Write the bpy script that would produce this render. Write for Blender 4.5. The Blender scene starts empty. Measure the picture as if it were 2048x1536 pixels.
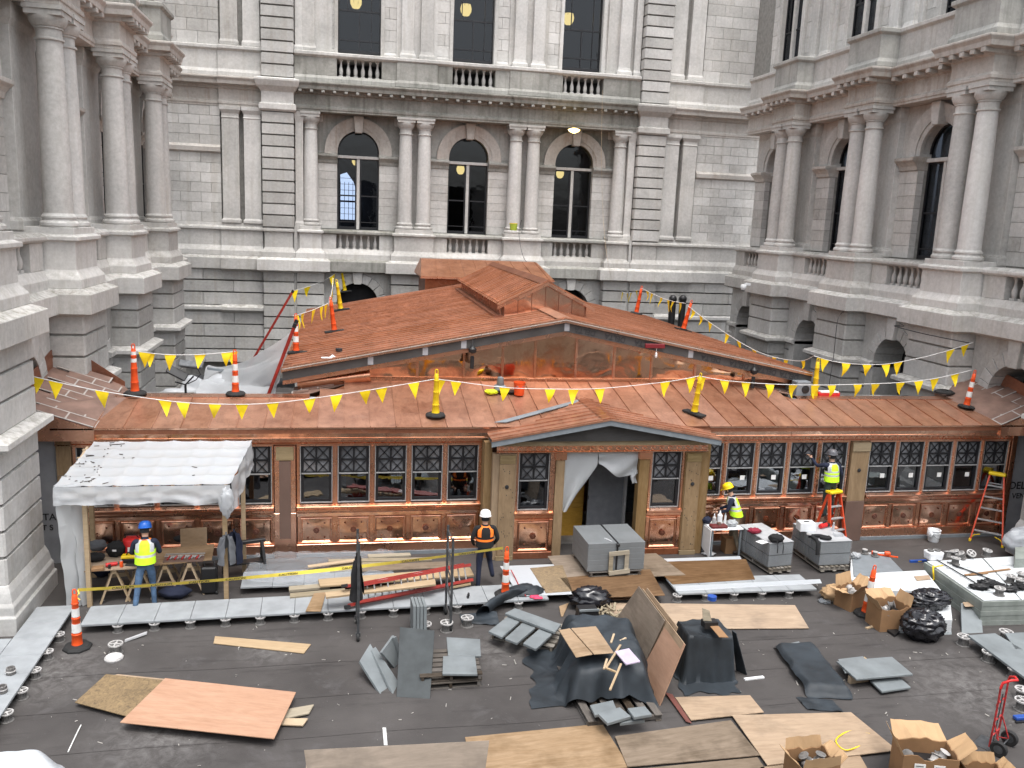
import bpy, bmesh, math, random
from mathutils import Vector, Matrix, Euler
random.seed(7)
R = math.radians
PI = math.pi
scene = bpy.context.scene
COL = scene.collection

# ---------------------------------------------------------------- camera
FPX = 1725.0
CAM = Vector((0.0, 0.0, 8.1))
_yaw, _pit, _rol = R(11.05), R(-10.7), R(2.43)
_f = Vector((math.sin(_yaw) * math.cos(_pit), math.cos(_yaw) * math.cos(_pit), math.sin(_pit)))
_r0 = Vector((math.cos(_yaw), -math.sin(_yaw), 0))
_u0 = _r0.cross(_f)
_r = _r0 * math.cos(_rol) + _u0 * math.sin(_rol)
_u = _u0 * math.cos(_rol) - _r0 * math.sin(_rol)
cd = bpy.data.cameras.new('camera')
cam = bpy.data.objects.new('camera', cd)
COL.objects.link(cam)
cam.matrix_world = Matrix(((_r.x, _u.x, -_f.x, CAM.x), (_r.y, _u.y, -_f.y, CAM.y), (_r.z, _u.z, -_f.z, CAM.z), (0, 0, 0, 1)))
cd.sensor_fit = 'HORIZONTAL'
cd.sensor_width = 36
cd.lens = 36 * FPX / 2048
cd.clip_start = 0.1
cd.clip_end = 500
scene.camera = cam

# ---------------------------------------------------------------- light
world = bpy.data.worlds.new('World')
scene.world = world
world.use_nodes = True
wn = world.node_tree.nodes
wn.clear()
sky = wn.new('ShaderNodeTexSky')
sky.sky_type = 'NISHITA'
sky.sun_disc = False
SUN_EL, SUN_ROT = R(72), R(170)
sky.sun_elevation = SUN_EL
sky.sun_rotation = SUN_ROT
sky.air_density = 1.0
sky.dust_density = 4.0
sky.ozone_density = 1.0
bg = wn.new('ShaderNodeBackground')
bg.inputs[1].default_value = 0.15
wo = wn.new('ShaderNodeOutputWorld')
# overcast sky: mute the clear-sky blue
hs = wn.new('ShaderNodeHueSaturation')
hs.inputs['Saturation'].default_value = 0.25
world.node_tree.links.new(sky.outputs[0], hs.inputs['Color'])
world.node_tree.links.new(hs.outputs[0], bg.inputs[0])
world.node_tree.links.new(bg.outputs[0], wo.inputs[0])
sd = bpy.data.lights.new('sun', 'SUN')
sd.energy = 0.5
sd.angle = R(25)
sd.color = (1.0, 0.97, 0.93)
sun = bpy.data.objects.new('sun', sd)
COL.objects.link(sun)
_sd = Vector((math.sin(SUN_ROT) * math.cos(SUN_EL), math.cos(SUN_ROT) * math.cos(SUN_EL), math.sin(SUN_EL)))
sun.rotation_euler = (-_sd).to_track_quat('-Z', 'Y').to_euler()
vs = scene.view_settings
vs.view_transform = 'Standard'
vs.look = 'None'
vs.gamma = 1
vs.use_curve_mapping = False
vs.exposure = 1.48

# ---------------------------------------------------------------- helpers
def ray(px, py):
    return _f + _r * ((px - 1024) / FPX) - _u * ((py - 768) / FPX)

def P(px, py, z=0.0):
    d = ray(px, py)
    return CAM + d * ((z - CAM.z) / d.z)

def PY(px, py, y):
    d = ray(px, py)
    return CAM + d * ((y - CAM.y) / d.y)

class MB:
    def __init__(s):
        s.v = []; s.f = []; s.m = []
    def face(s, pts, m=0):
        b = len(s.v)
        s.v += [tuple(p) for p in pts]
        s.f.append(list(range(b, b + len(pts)))); s.m.append(m)
        return s
    def box(s, x0, x1, y0, y1, z0, z1, m=0):
        return s.loft([[(x0, y0, z0), (x1, y0, z0), (x1, y1, z0), (x0, y1, z0)], [(x0, y0, z1), (x1, y0, z1), (x1, y1, z1), (x0, y1, z1)]], m)
    def loft(s, rings, m=0, closed=True, cap=True):
        b = len(s.v); n = len(rings[0])
        for r in rings:
            s.v += [tuple(p) for p in r]
        for i in range(len(rings) - 1):
            for j in range(n if closed else n - 1):
                k = (j + 1) % n
                s.f.append([b + i * n + j, b + i * n + k, b + (i + 1) * n + k, b + (i + 1) * n + j]); s.m.append(m)
        if cap and closed:
            s.f.append([b + j for j in range(n)][::-1]); s.m.append(m)
            e = b + (len(rings) - 1) * n
            s.f.append([e + j for j in range(n)]); s.m.append(m)
        return s
    def stack(s, rings, yb, m=0):
        # rings of (u0, u1, yfront, z); back plane yb
        return s.loft([[(a, yf, z), (b, yf, z), (b, yb, z), (a, yb, z)] for a, b, yf, z in rings], m)
    def lathe(s, prof, n=12, c=(0, 0), m=0, z0=0):
        rings = []
        for r, z in prof:
            rings.append([(c[0] + r * math.cos(2 * PI * k / n), c[1] + r * math.sin(2 * PI * k / n), z + z0) for k in range(n)])
        return s.loft(rings, m)
    def tube(s, path, r, n=6, m=0, closed_path=False):
        path = [Vector(p) for p in path]
        rings = []
        prev = None
        for i, p in enumerate(path):
            a = path[max(i - 1, 0)]; c = path[min(i + 1, len(path) - 1)]
            d = (c - a)
            if d.length < 1e-9: d = Vector((0, 0, 1))
            d.normalize()
            if prev is None:
                up = Vector((0, 0, 1)) if abs(d.z) < .9 else Vector((1, 0, 0))
            else:
                up = prev
            x = up - d * up.dot(d)
            if x.length < 1e-6: x = d.orthogonal()
            x.normalize(); prev = x
            y = d.cross(x)
            rr = r[i] if isinstance(r, (list, tuple)) else r
            rings.append([tuple(p + x * (rr * math.cos(2 * PI * k / n)) + y * (rr * math.sin(2 * PI * k / n))) for k in range(n)])
        return s.loft(rings, m)
    def bar(s, a, b, w, t, m=0, up=(0, 0, 1)):
        # rectangular bar from a to b; w across, t along 'up'
        a = Vector(a); b = Vector(b); d = (b - a).normalized()
        upv = Vector(up)
        x = d.cross(upv)
        if x.length < 1e-5: x = d.orthogonal()
        x.normalize(); y = x.cross(d)
        o = [x * (-w / 2) + y * (-t / 2), x * (w / 2) + y * (-t / 2), x * (w / 2) + y * (t / 2), x * (-w / 2) + y * (t / 2)]
        return s.loft([[tuple(a + k) for k in o], [tuple(b + k) for k in o]], m)
    def prism(s, poly, h, m=0):
        # poly: 3d points, h: offset vector
        h = Vector(h)
        return s.loft([poly, [tuple(Vector(p) + h) for p in poly]], m)
    def xf(s, mat, start=0):
        for i in range(start, len(s.v)):
            s.v[i] = tuple(mat @ Vector(s.v[i]))
        return s
    def add(s, o, mat=None):
        b = len(s.v)
        s.v += [tuple(mat @ Vector(p)) if mat else p for p in o.v]
        s.f += [[i + b for i in f] for f in o.f]; s.m += o.m
        return s

def mesh(name, mb, mats, smooth=False, bevel=0.0, seg=1):
    me = bpy.data.meshes.new(name)
    me.from_pydata(mb.v, [], mb.f)
    if not isinstance(mats, (list, tuple)): mats = [mats]
    for m in mats: me.materials.append(m)
    me.polygons.foreach_set('material_index', mb.m)
    bm = bmesh.new(); bm.from_mesh(me)
    bmesh.ops.recalc_face_normals(bm, faces=bm.faces)
    if bevel:
        es = [e for e in bm.edges if len(e.link_faces) == 2 and e.calc_face_angle(0) > 0.5]
        bmesh.ops.bevel(bm, geom=es, offset=bevel, segments=seg, affect='EDGES', profile=0.5, clamp_overlap=True)
    bm.to_mesh(me); bm.free()
    if smooth:
        me.polygons.foreach_set('use_smooth', [True] * len(me.polygons))
        try:
            me.set_sharp_from_angle(angle=R(smooth if smooth > 1 else 40))
        except Exception:
            pass
    me.update()
    return me

def put(name, me, parent=None, loc=(0, 0, 0), rot=(0, 0, 0), scale=None, label=None, cat=None, group=None, kind=None):
    o = bpy.data.objects.new(name, me)
    COL.objects.link(o)
    o.location = loc
    o.rotation_euler = rot
    if scale: o.scale = scale
    if parent: o.parent = parent
    if label: o['label'] = label
    if cat: o['category'] = cat
    if group: o['group'] = group
    if kind: o['kind'] = kind
    return o

def ob(name, mb, mats, parent=None, smooth=False, bevel=0.0, seg=1, **k):
    return put(name, mesh(name, mb, mats, smooth, bevel, seg), parent, **k)

def thing(name, label, cat, loc=(0, 0, 0), rot=(0, 0, 0), group=None):
    return put(name, None, None, loc, rot, None, label, cat, group)

def dup(o, loc=None, rot=None, label=None, group=None, parent=None):
    c = o.copy(); COL.objects.link(c)
    if parent: c.parent = parent
    if loc is not None: c.location = loc
    if rot is not None: c.rotation_euler = rot
    if label: c['label'] = label
    if group: c['group'] = group
    for ch in list(o.children):
        dup(ch, parent=c)
    return c

# ---------------------------------------------------------------- materials
class NT:
    def __init__(s, name):
        s.mat = bpy.data.materials.new(name); s.mat.use_nodes = True
        s.t = s.mat.node_tree; s.t.nodes.clear()
        s.out = s.n('ShaderNodeOutputMaterial')
    def n(s, ty, **k):
        nd = s.t.nodes.new(ty)
        for a, b in k.items():
            if a.startswith('i_'):
                nd.inputs[a[2:].replace('_', ' ')].default_value = b
            else:
                setattr(nd, a, b)
        return nd
    def l(s, a, b): s.t.links.new(a, b)
    def coord(s, scale=(1, 1, 1), obj=True):
        tc = s.n('ShaderNodeTexCoord')
        mp = s.n('ShaderNodeMapping'); mp.inputs['Scale'].default_value = scale
        s.l(tc.outputs['Object' if obj else 'Generated'], mp.inputs[0])
        return mp.outputs[0]
    def world(s, scale=(1, 1, 1)):
        g = s.n('ShaderNodeNewGeometry')
        mp = s.n('ShaderNodeMapping'); mp.inputs['Scale'].default_value = scale
        s.l(g.outputs['Position'], mp.inputs[0])
        return mp.outputs[0]
    def noise(s, vec, scale, detail=4, rough=.55, dist=0):
        n = s.n('ShaderNodeTexNoise'); n.inputs['Scale'].default_value = scale
        n.inputs['Detail'].default_value = detail; n.inputs['Roughness'].default_value = rough
        n.inputs['Distortion'].default_value = dist
        s.l(vec, n.inputs['Vector'])
        return n.outputs[0]
    def ramp(s, fac, stops):
        r = s.n('ShaderNodeValToRGB')
        e = r.color_ramp.elements
        while len(e) < len(stops): e.new(.5)
        for k, (p, c) in enumerate(stops):
            e[k].position = p; e[k].color = (c, c, c, 1) if not isinstance(c, (tuple, list)) else (*c[:3], 1)
        s.l(fac, r.inputs[0])
        return r.outputs[0]
    def mix(s, fac, a, b, blend='MIX'):
        m = s.n('ShaderNodeMix'); m.data_type = 'RGBA'; m.blend_type = blend
        for i, val in ((0, fac), (6, a), (7, b)):
            if isinstance(val, (int, float)): m.inputs[i].default_value = val if i == 0 else (val, val, val, 1)
            elif isinstance(val, (tuple, list)): m.inputs[i].default_value = (*val[:3], 1)
            else: s.l(val, m.inputs[i])
        return m.outputs[2]
    def math(s, op, a, b=0.0):
        m = s.n('ShaderNodeMath'); m.operation = op
        for i, val in ((0, a), (1, b)):
            if isinstance(val, (int, float)): m.inputs[i].default_value = val
            else: s.l(val, m.inputs[i])
        return m.outputs[0]
    def rnd(s):
        return s.n('ShaderNodeObjectInfo').outputs['Random']
    def bump(s, h, strength=.3, dist=.02):
        b = s.n('ShaderNodeBump'); b.inputs['Strength'].default_value = strength; b.inputs['Distance'].default_value = dist
        s.l(h, b.inputs['Height'])
        return b.outputs[0]
    def pbr(s, col, rough=.7, metal=0.0, normal=None, spec=.5, **k):
        p = s.n('ShaderNodeBsdfPrincipled')
        for nm, val in (('Base Color', col), ('Roughness', rough), ('Metallic', metal), ('Specular IOR Level', spec)):
            if isinstance(val, (int, float)): p.inputs[nm].default_value = val
            elif isinstance(val, (tuple, list)): p.inputs[nm].default_value = (*val[:3], 1)
            else: s.l(val, p.inputs[nm])
        for nm, val in k.items():
            p.inputs[nm.replace('_', ' ')].default_value = val
        if normal is not None: s.l(normal, p.inputs['Normal'])
        s.l(p.outputs[0], s.out.inputs[0])
        return p

def plain(name, col, rough=.6, metal=0.0, var=.12, scale=6.0, bump=.0, spec=.4):
    t = NT(name); v = t.world()
    a = t.noise(v, scale, 4)
    c = t.mix(t.ramp(a, [(.3, 0), (.7, 1)]), tuple(x * (1 - var) for x in col), tuple(min(1, x * (1 + var)) for x in col))
    n = t.bump(t.noise(v, scale * 6, 3), bump, .01) if bump else None
    t.pbr(c, rough, metal, n, spec)
    return t.mat

def stone_mat(name, lo, hi, stain=.35, tint=(.30, .27, .22), randv=.12, pink=0.0):
    t = NT(name); v = t.world()
    big = t.noise(v, .55, 4, .6)
    fine = t.noise(v, 9, 5, .7)
    c = t.mix(t.ramp(big, [(.3, 0), (.7, 1)]), lo, hi)
    c = t.mix(.32, c, t.ramp(fine, [(.3, .22), (.7, .62)]), 'OVERLAY')
    # vertical rain streaks
    st = t.noise(t.world((2.6, 2.6, .16)), 1.6, 5, .65)
    c = t.mix(t.math('MULTIPLY', t.ramp(st, [(.5, 0), (.72, 1)]), stain), c, tint)
    # soot blotches
    bl = t.noise(v, 1.7, 6, .7, .6)
    c = t.mix(t.math('MULTIPLY', t.ramp(bl, [(.55, 0), (.75, 1)]), stain * .8), c, tuple(x * .45 for x in lo))
    # lichen and grime that settles on upward faces
    g = t.n('ShaderNodeNewGeometry'); sx = t.n('ShaderNodeSeparateXYZ'); t.l(g.outputs['Normal'], sx.inputs[0])
    up = t.ramp(sx.outputs[2], [(.4, 0), (.8, 1)])
    lich = t.ramp(t.noise(v, 5, 6, .8), [(.45, 0), (.6, 1)])
    c = t.mix(t.math('MULTIPLY', t.math('MULTIPLY', up, lich), .55), c, (.17, .165, .13))
    br = t.n('ShaderNodeBrightContrast'); t.l(c, br.inputs[0])
    t.l(t.math('MULTIPLY', t.math('SUBTRACT', t.rnd(), .5), randv), br.inputs[1])
    n = t.bump(t.noise(v, 26, 5, .7), .25, .02)
    t.pbr(br.outputs[0], .85, 0, n, .25)
    return t.mat

ORD = 'first second third fourth fifth sixth seventh eighth ninth tenth eleventh twelfth thirteenth fourteenth fifteenth sixteenth seventeenth eighteenth nineteenth'.split()
M = {}
M['stone'] = stone_mat('granite', (.43, .42, .40), (.585, .57, .545), .38)
M['stone_col'] = stone_mat('granite_column', (.455, .445, .428), (.565, .552, .53), .30)
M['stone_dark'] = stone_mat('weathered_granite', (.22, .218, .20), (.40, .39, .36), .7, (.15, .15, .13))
M['stone_base'] = stone_mat('rusticated_granite', (.375, .368, .352), (.52, .508, .485), .40)
M['stone_warm'] = stone_mat('copper_lit_stained_granite', (.40, .37, .335), (.52, .49, .455), .5, (.27, .2, .15))  # stained stone, its warm tone also paints in light bounced off the copper
M['mortar'] = plain('mortar_joint', (.24, .232, .215), .9, var=.2)
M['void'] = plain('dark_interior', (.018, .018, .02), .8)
M['darkwood'] = plain('black_window_frame', (.012, .012, .014), .4)
# ---------------------------------------------------------------- glass
def glass_mat(name, tint=(.5, .52, .55), gloss=.35, rough=.02):
    t = NT(name)
    tr = t.n('ShaderNodeBsdfTransparent'); tr.inputs[0].default_value = (*tint, 1)
    gl = t.n('ShaderNodeBsdfGlossy'); gl.inputs['Roughness'].default_value = rough
    gl.inputs[0].default_value = (.9, .93, .96, 1)
    fr = t.n('ShaderNodeFresnel'); fr.inputs[0].default_value = 1.5
    wob = t.bump(t.noise(t.world(), 2.2, 2), .06, .05)
    t.l(wob, gl.inputs['Normal'])
    mx = t.n('ShaderNodeMixShader')
    t.l(t.math('ADD', t.math('MULTIPLY', fr.outputs[0], .55), gloss * .03), mx.inputs[0])
    t.l(tr.outputs[0], mx.inputs[1]); t.l(gl.outputs[0], mx.inputs[2])
    t.l(mx.outputs[0], t.out.inputs[0])
    return t.mat
M['glass'] = glass_mat('window_glass', gloss=5.5)
M['glass_dark'] = glass_mat('dark_window_glass', (.30, .32, .36), .3)

# ---------------------------------------------------------------- shared stone meshes
def bcube(bev):
    mb = MB().box(-.5, .5, -.5, .5, -.5, .5)
    return mb, bev
ME_BLOCK = mesh('ashlar_block', MB().box(-.5, .5, -.5, .5, -.5, .5), M['stone'], bevel=.012)
ME_RUST = mesh('rusticated_block', MB().box(-.5, .5, -.5, .5, -.5, .5), M['stone_base'], bevel=.02)

def block(par, name, me, u0, u1, y0, y1, z0, z1):
    return put(name, me, par, ((u0 + u1) / 2, (y0 + y1) / 2, (z0 + z1) / 2), scale=(u1 - u0, y1 - y0, z1 - z0))

def ashlar(par, u0, u1, z0, z1, yf, ch=.45, bw=.85, d=.25, j=.012):
    n = max(1, round((z1 - z0) / ch)); h = (z1 - z0) / n
    for i in range(n):
        k = max(1, round((u1 - u0) / bw)); w = (u1 - u0) / k
        cuts = [u0 + w * q for q in range(k + 1)]
        if i % 2 and k > 0:
            cuts = [u0] + [u0 + w * (q + .5) for q in range(k)] + [u1]
            if k == 1 and (u1 - u0) < bw * .8: cuts = [u0, u1]
        for a, b in zip(cuts, cuts[1:]):
            dy = random.uniform(-.004, .004)
            block(par, 'ashlar_block', ME_BLOCK, a + j / 2, b - j / 2, yf + dy, yf + d, z0 + i * h + j / 2, z0 + (i + 1) * h - j / 2)

def rust(par, u0, u1, z0, z1, yf, yb, ch=.52, g=.055, bw=None):
    n = max(1, round((z1 - z0) / ch)); h = (z1 - z0) / n
    for i in range(n):
        cuts = [u0, u1]
        if bw:
            k = max(1, round((u1 - u0) / bw)); w = (u1 - u0) / k
            cuts = [u0 + w * q for q in range(k + 1)]
            if i % 2 and k > 1: cuts = [u0] + [u0 + w * (q + .5) for q in range(k)] + [u1]
        for a, b in zip(cuts, cuts[1:]):
            block(par, 'rusticated_block', ME_RUST, a + .004, b - .004, yf, yb, z0 + i * h + (g if i else 0), z0 + (i + 1) * h)

def rings(u, prof):
    return [(u - h, u + h, y, z) for h, y, z in prof]

# column, in its own frame with the plinth underside at z = 0 (7.5 m above the deck)
def column_meshes():
    base = MB()
    base.lathe([(.40, 0), (.43, .04), (.43, .10), (.40, .14), (.36, .16), (.36, .2), (.385, .22), (.385, .26), (.35, .29), (.335, .33)], 20)
    shaft = MB()
    shaft.lathe([(.335, .33), (.33, .6), (.327, 1.6), (.315, 2.6), (.296, 3.6), (.282, 4.25)], 24)
    cap = MB()
    cap.lathe([(.282, 4.25), (.32, 4.26), (.325, 4.285), (.32, 4.31), (.283, 4.32), (.283, 4.50), (.315, 4.51), (.315, 4.55), (.34, 4.56), (.40, 4.66), (.42, 4.72), (.42, 4.78)], 24)
    cap.box(-.40, .40, -.40, .40, 4.78, 4.9); cap.box(-.43, .43, -.43, .43, 4.9, 5.0)
    return (mesh('column_base', base, M['stone_col'], 35), mesh('column', shaft, M['stone_col'], 50), mesh('column_capital', cap, M['stone'], 30))
ME_CB, ME_CS, ME_CC = column_meshes()

def column(par, u, y, z=7.5):
    s = put('column', ME_CS, par, (u, y, z))
    put('column_base', ME_CB, s); put('column_capital', ME_CC, s)
    return s

BAL = MB()
BAL.box(-.085, .085, -.085, .085, 0, .06)
BAL.lathe([(.05, .06), (.075, .1), (.092, .2), (.085, .28), (.05, .38), (.038, .47), (.05, .53), (.06, .56)], 10)
BAL.box(-.07, .07, -.07, .07, .56, .62)
ME_BAL = mesh('baluster', BAL, M['stone'], 50)

def balusters(par, u0, u1, y, z, n, sc=1.0):
    w = (u1 - u0) / n
    for i in range(n):
        put('baluster', ME_BAL, par, (u0 + w * (i + .5), y, z), scale=(1, 1, sc))

MODI = mesh('modillion', MB().box(-.09, .09, -.17, .16, -.07, .06), M['stone_warm'], bevel=.012)
MODD = mesh('modillion', MB().box(-.07, .07, -.16, .16, -.05, .05), M['stone_dark'], bevel=.012)

def arc(r, a0, a1, n, zc=0.0, uc=0.0):
    return [(uc + r * math.cos(a0 + (a1 - a0) * i / n), zc + r * math.sin(a0 + (a1 - a0) * i / n)) for i in range(n + 1)]

def voussoirs(par, u, zs, ri, ro, yf, yb, n, mat, key_extra=.16, zkey=None):
    for i in range(n):
        a0 = PI * i / n + .008; a1 = PI * (i + 1) / n - .008
        key = (i == n // 2)
        o = ro
        mb = MB()
        if key:
            zt = zkey if zkey else zs + ro + .1
            poly = [(u - .17, zs + ri - .06), (u + .17, zs + ri - .06), (u + .25, zt), (u - .25, zt)]
            mb.prism([(a, yf - key_extra, b) for a, b in poly], (0, yb - yf + key_extra, 0))
            ob('keystone', mb, mat, par, bevel=.015)
        else:
            poly = arc(ri, a0, a1, 3, zs, u) + arc(o, a1, a0, 3, zs, u)
            mb.prism([(a, yf, b) for a, b in poly], (0, yb - yf, 0))
            ob('voussoir', mb, mat, par, bevel=.01)

def spandrel(par, u, hw, zs, zt, r, yf, yb, mat, name='spandrel'):
    mb = MB()
    pts = arc(r, PI, 0, 16, zs, u)
    for (a, b), (c, d) in zip(pts, pts[1:]):
        mb.prism([(a, yf, b), (c, yf, d), (c, yf, zt), (a, yf, zt)], (0, yb - yf, 0))
    if hw > r:
        mb.box(u - hw, u - r, yf, yb, zs, zt); mb.box(u + r, u + hw, yf, yb, zs, zt)
    ob(name, mb, mat, par)

def arch_surround(par, u, zs, ri, ro, y, zfoot, mat):
    prof = [(ri, .1), (ri, -.02), (ri + .16, -.05), (ri + .16, -.09), (ri + .40, -.12), (ro - .06, -.17), (ro, -.17), (ro, .1)]
    mb = MB(); rs = []
    n = 20
    rs.append([(u - r, y + dy, zfoot) for r, dy in prof])
    for i in range(n + 1):
        a = PI - PI * i / n
        rs.append([(u + r * math.cos(a), y + dy, zs + r * math.sin(a)) for r, dy in prof])
    rs.append([(u + r, y + dy, zfoot) for r, dy in prof])
    mb.loft(rs)
    s = ob('arch_surround', mb, mat, par, smooth=30)
    k = MB().prism([(u - .16, y - .30, zs + ri - .1), (u + .16, y - .30, zs + ri - .1), (u + .23, y - .34, zs + ro + .06), (u - .23, y - .34, zs + ro + .06)], (0, .4, 0))
    ob('keystone', k, mat, par, bevel=.02)

def arched_window(par, u, z0, zt, zs, r, y, glassm):
    # dark timber sashes, pale stone mullion and transom, lunette over
    fr = MB()
    w = .07
    for a, b in ((-r, -.07), (.07, r)):
        fr.box(u + a, u + a + w, y, y + .08, z0, zt); fr.box(u + b - w, u + b, y, y + .08, z0, zt)
        zm = z0 + (zt - z0) * .47
        fr.box(u + a + w, u + b - w, y + .002, y + .078, z0, z0 + .12); fr.box(u + a + w, u + b - w, y + .002, y + .078, zt - .06, zt)
        fr.box(u + a + w, u + b - w, y - .01, y + .09, zm, zm + .06)
        fr.box(u + a + w, u + b - w, y + .002, y + .078, z0 + .32, z0 + .36)
    rs = []
    for i in range(17):
        a = PI - PI * i / 16
        rs.append([(u + q * math.cos(a), yy, zs + q * math.sin(a)) for q, yy in ((r, y), (r - .06, y), (r - .06, y + .08), (r, y + .08))])
    fr.loft(rs)
    wnd = ob('window', fr, M['darkwood'], par)
    g = MB()
    for a, b in ((-r + w, -.07 - w), (.07 + w, r - w)):
        g.box(u + a, u + b, y + .04, y + .05, z0 + .12, zt - .06)
    ob('pane', g, glassm, wnd)
    g = MB().prism([(a, y + .04, b) for a, b in arc(r - .06, 0, PI, 16, zs, u)] + [(u - r + .06, y + .04, zt + .1), (u + r - .06, y + .04, zt + .1)], (0, .01, 0))
    ob('pane', g, glassm, wnd)
    ob('mullion', MB().box(u - .07, u + .07, y - .06, y + .1, z0, zt), M['stone'], wnd, bevel=.01)
    ob('transom', MB().box(u - r, u + r, y - .10, y + .12, zt, zt + .13), M['stone'], wnd, bevel=.01)
    return wnd

def tall_window(par, u, z0, zt, r, y, glassm):
    fr = MB(); w = .06
    fr.box(u - r, u - r + w, y, y + .08, z0, zt); fr.box(u + r - w, u + r, y, y + .08, z0, zt)
    for z, h in ((z0, .12), (z0 + .5, .05), (z0 + 1.75, .07), (z0 + 3.3, .05), (zt - .08, .08)):
        fr.box(u - r + w, u + r - w, y + .002, y + .078, z, z + h)
    wnd = ob('window', fr, M['darkwood'], par)
    ob('pane', MB().box(u - r + w, u + r - w, y + .04, y + .05, z0 + .1, zt - .06), glassm, wnd)
    gb = MB().box(u - .025, u + .025, y - .005, y + .085, z0 + .12, z0 + 1.75)
    gb.box(u + r * .55, u + r * .55 + .03, y - .005, y + .085, z0 + .12, zt - .08)
    gb.box(u - r * .58, u - r * .58 + .03, y - .005, y + .085, z0 + 1.82, zt - .08)
    ob('glazing_bar', gb, M['darkwood'], wnd)
    return wnd

# profiles (half width, y, z)
def pier_base(par, u, hw=1.04, belt=True):
    ob('pier_core', MB().box(u - hw + .05, u + hw - .05, .31, 2.2, .9, 5.44), M['mortar'], par)
    rust(par, u - hw, u + hw, .95, 3.5, .25, 2.2)
    ob('pier_plinth', MB().stack(rings(u, [(hw + .16, .09, -.05), (hw + .16, .09, .35), (hw + .12, .13, .38), (hw + .12, .13, .55), (hw + .08, .17, .62), (hw + .05, .2, .8), (hw, .25, .95)]), 2.2), M['stone_base'], par, bevel=.012)
    ob('belt_course', MB().stack(rings(u, [(hw + .02, .23, 3.5), (hw + .1, .12, 3.56), (hw + .22, .0, 3.62), (hw + .22, .0, 3.74), (hw + .02, .24, 3.84)]), 2.2), M['stone'], par, bevel=.01)
    rust(par, u - hw, u + hw, 3.84, 5.45, .25, 2.2)

def ledge(par, u, hw=1.04, yb=2.4, mat='stone', top=6.0):
    o = hw - 1.04
    ob('ledge', MB().stack(rings(u, [(1.0 + o, .30, 5.36), (1.08 + o, .22, 5.42), (1.12 + o, .16, 5.46), (1.3 + o, .0, 5.47), (1.3 + o, .0, 5.95), (1.08 + o, .24, 6.06)]), yb), M[mat], par, bevel=.012)

def pedestal(par, u, hw=1.04, yb=2.4, mat='stone'):
    o = hw - 1.04
    ob('pedestal', MB().stack(rings(u, [(1.07 + o, .26, 6.06), (1.07 + o, .26, 6.28), (1.04 + o, .29, 6.33), (.93 + o, .38, 6.46), (.91 + o, .4, 6.5), (.91 + o, .4, 7.16), (.94 + o, .36, 7.18), (1.0 + o, .3, 7.2), (1.0 + o, .3, 7.29), (.88 + o, .42, 7.33), (.88 + o, .42, 7.5)]), yb), M[mat], par, bevel=.01)

ENT = [(.90, .46, 12.5), (.90, .46, 12.58), (.93, .43, 12.60), (.93, .43, 12.70), (.90, .48, 12.74), (.88, .50, 12.78), (.88, .50, 13.22), (.95, .42, 13.26), (.97, .40, 13.36), (1.18, .1, 13.40), (1.20, .08, 13.54), (1.26, .0, 13.64), (1.26, .0, 13.70), (1.0, .34, 13.76)]
PAR = [(1.02, .34, 13.76), (1.02, .34, 13.92), (.98, .38, 13.98), (.95, .42, 14.05), (.95, .42, 14.80), (1.0, .37, 14.84), (1.04, .32, 14.88), (1.04, .32, 15.0), (.9, .5, 15.05)]

def shift(prof, o, dy=0): return [(h + o, y + dy, z) for h, y, z in prof]

def entab(par, u, o=0.0, yb=2.6, dy=0.0, mat='stone_warm', name='entablature', n=5):
    ob(name, MB().stack(rings(u, shift(ENT, o, dy)), yb), M[mat], par, bevel=.01)
    hw = .97 + o
    for i in range(n):
        put('modillion', MODI, par, (u - hw + .08 + (2 * hw - .16) * i / max(1, n - 1), .26 + dy, 13.33))

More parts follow.
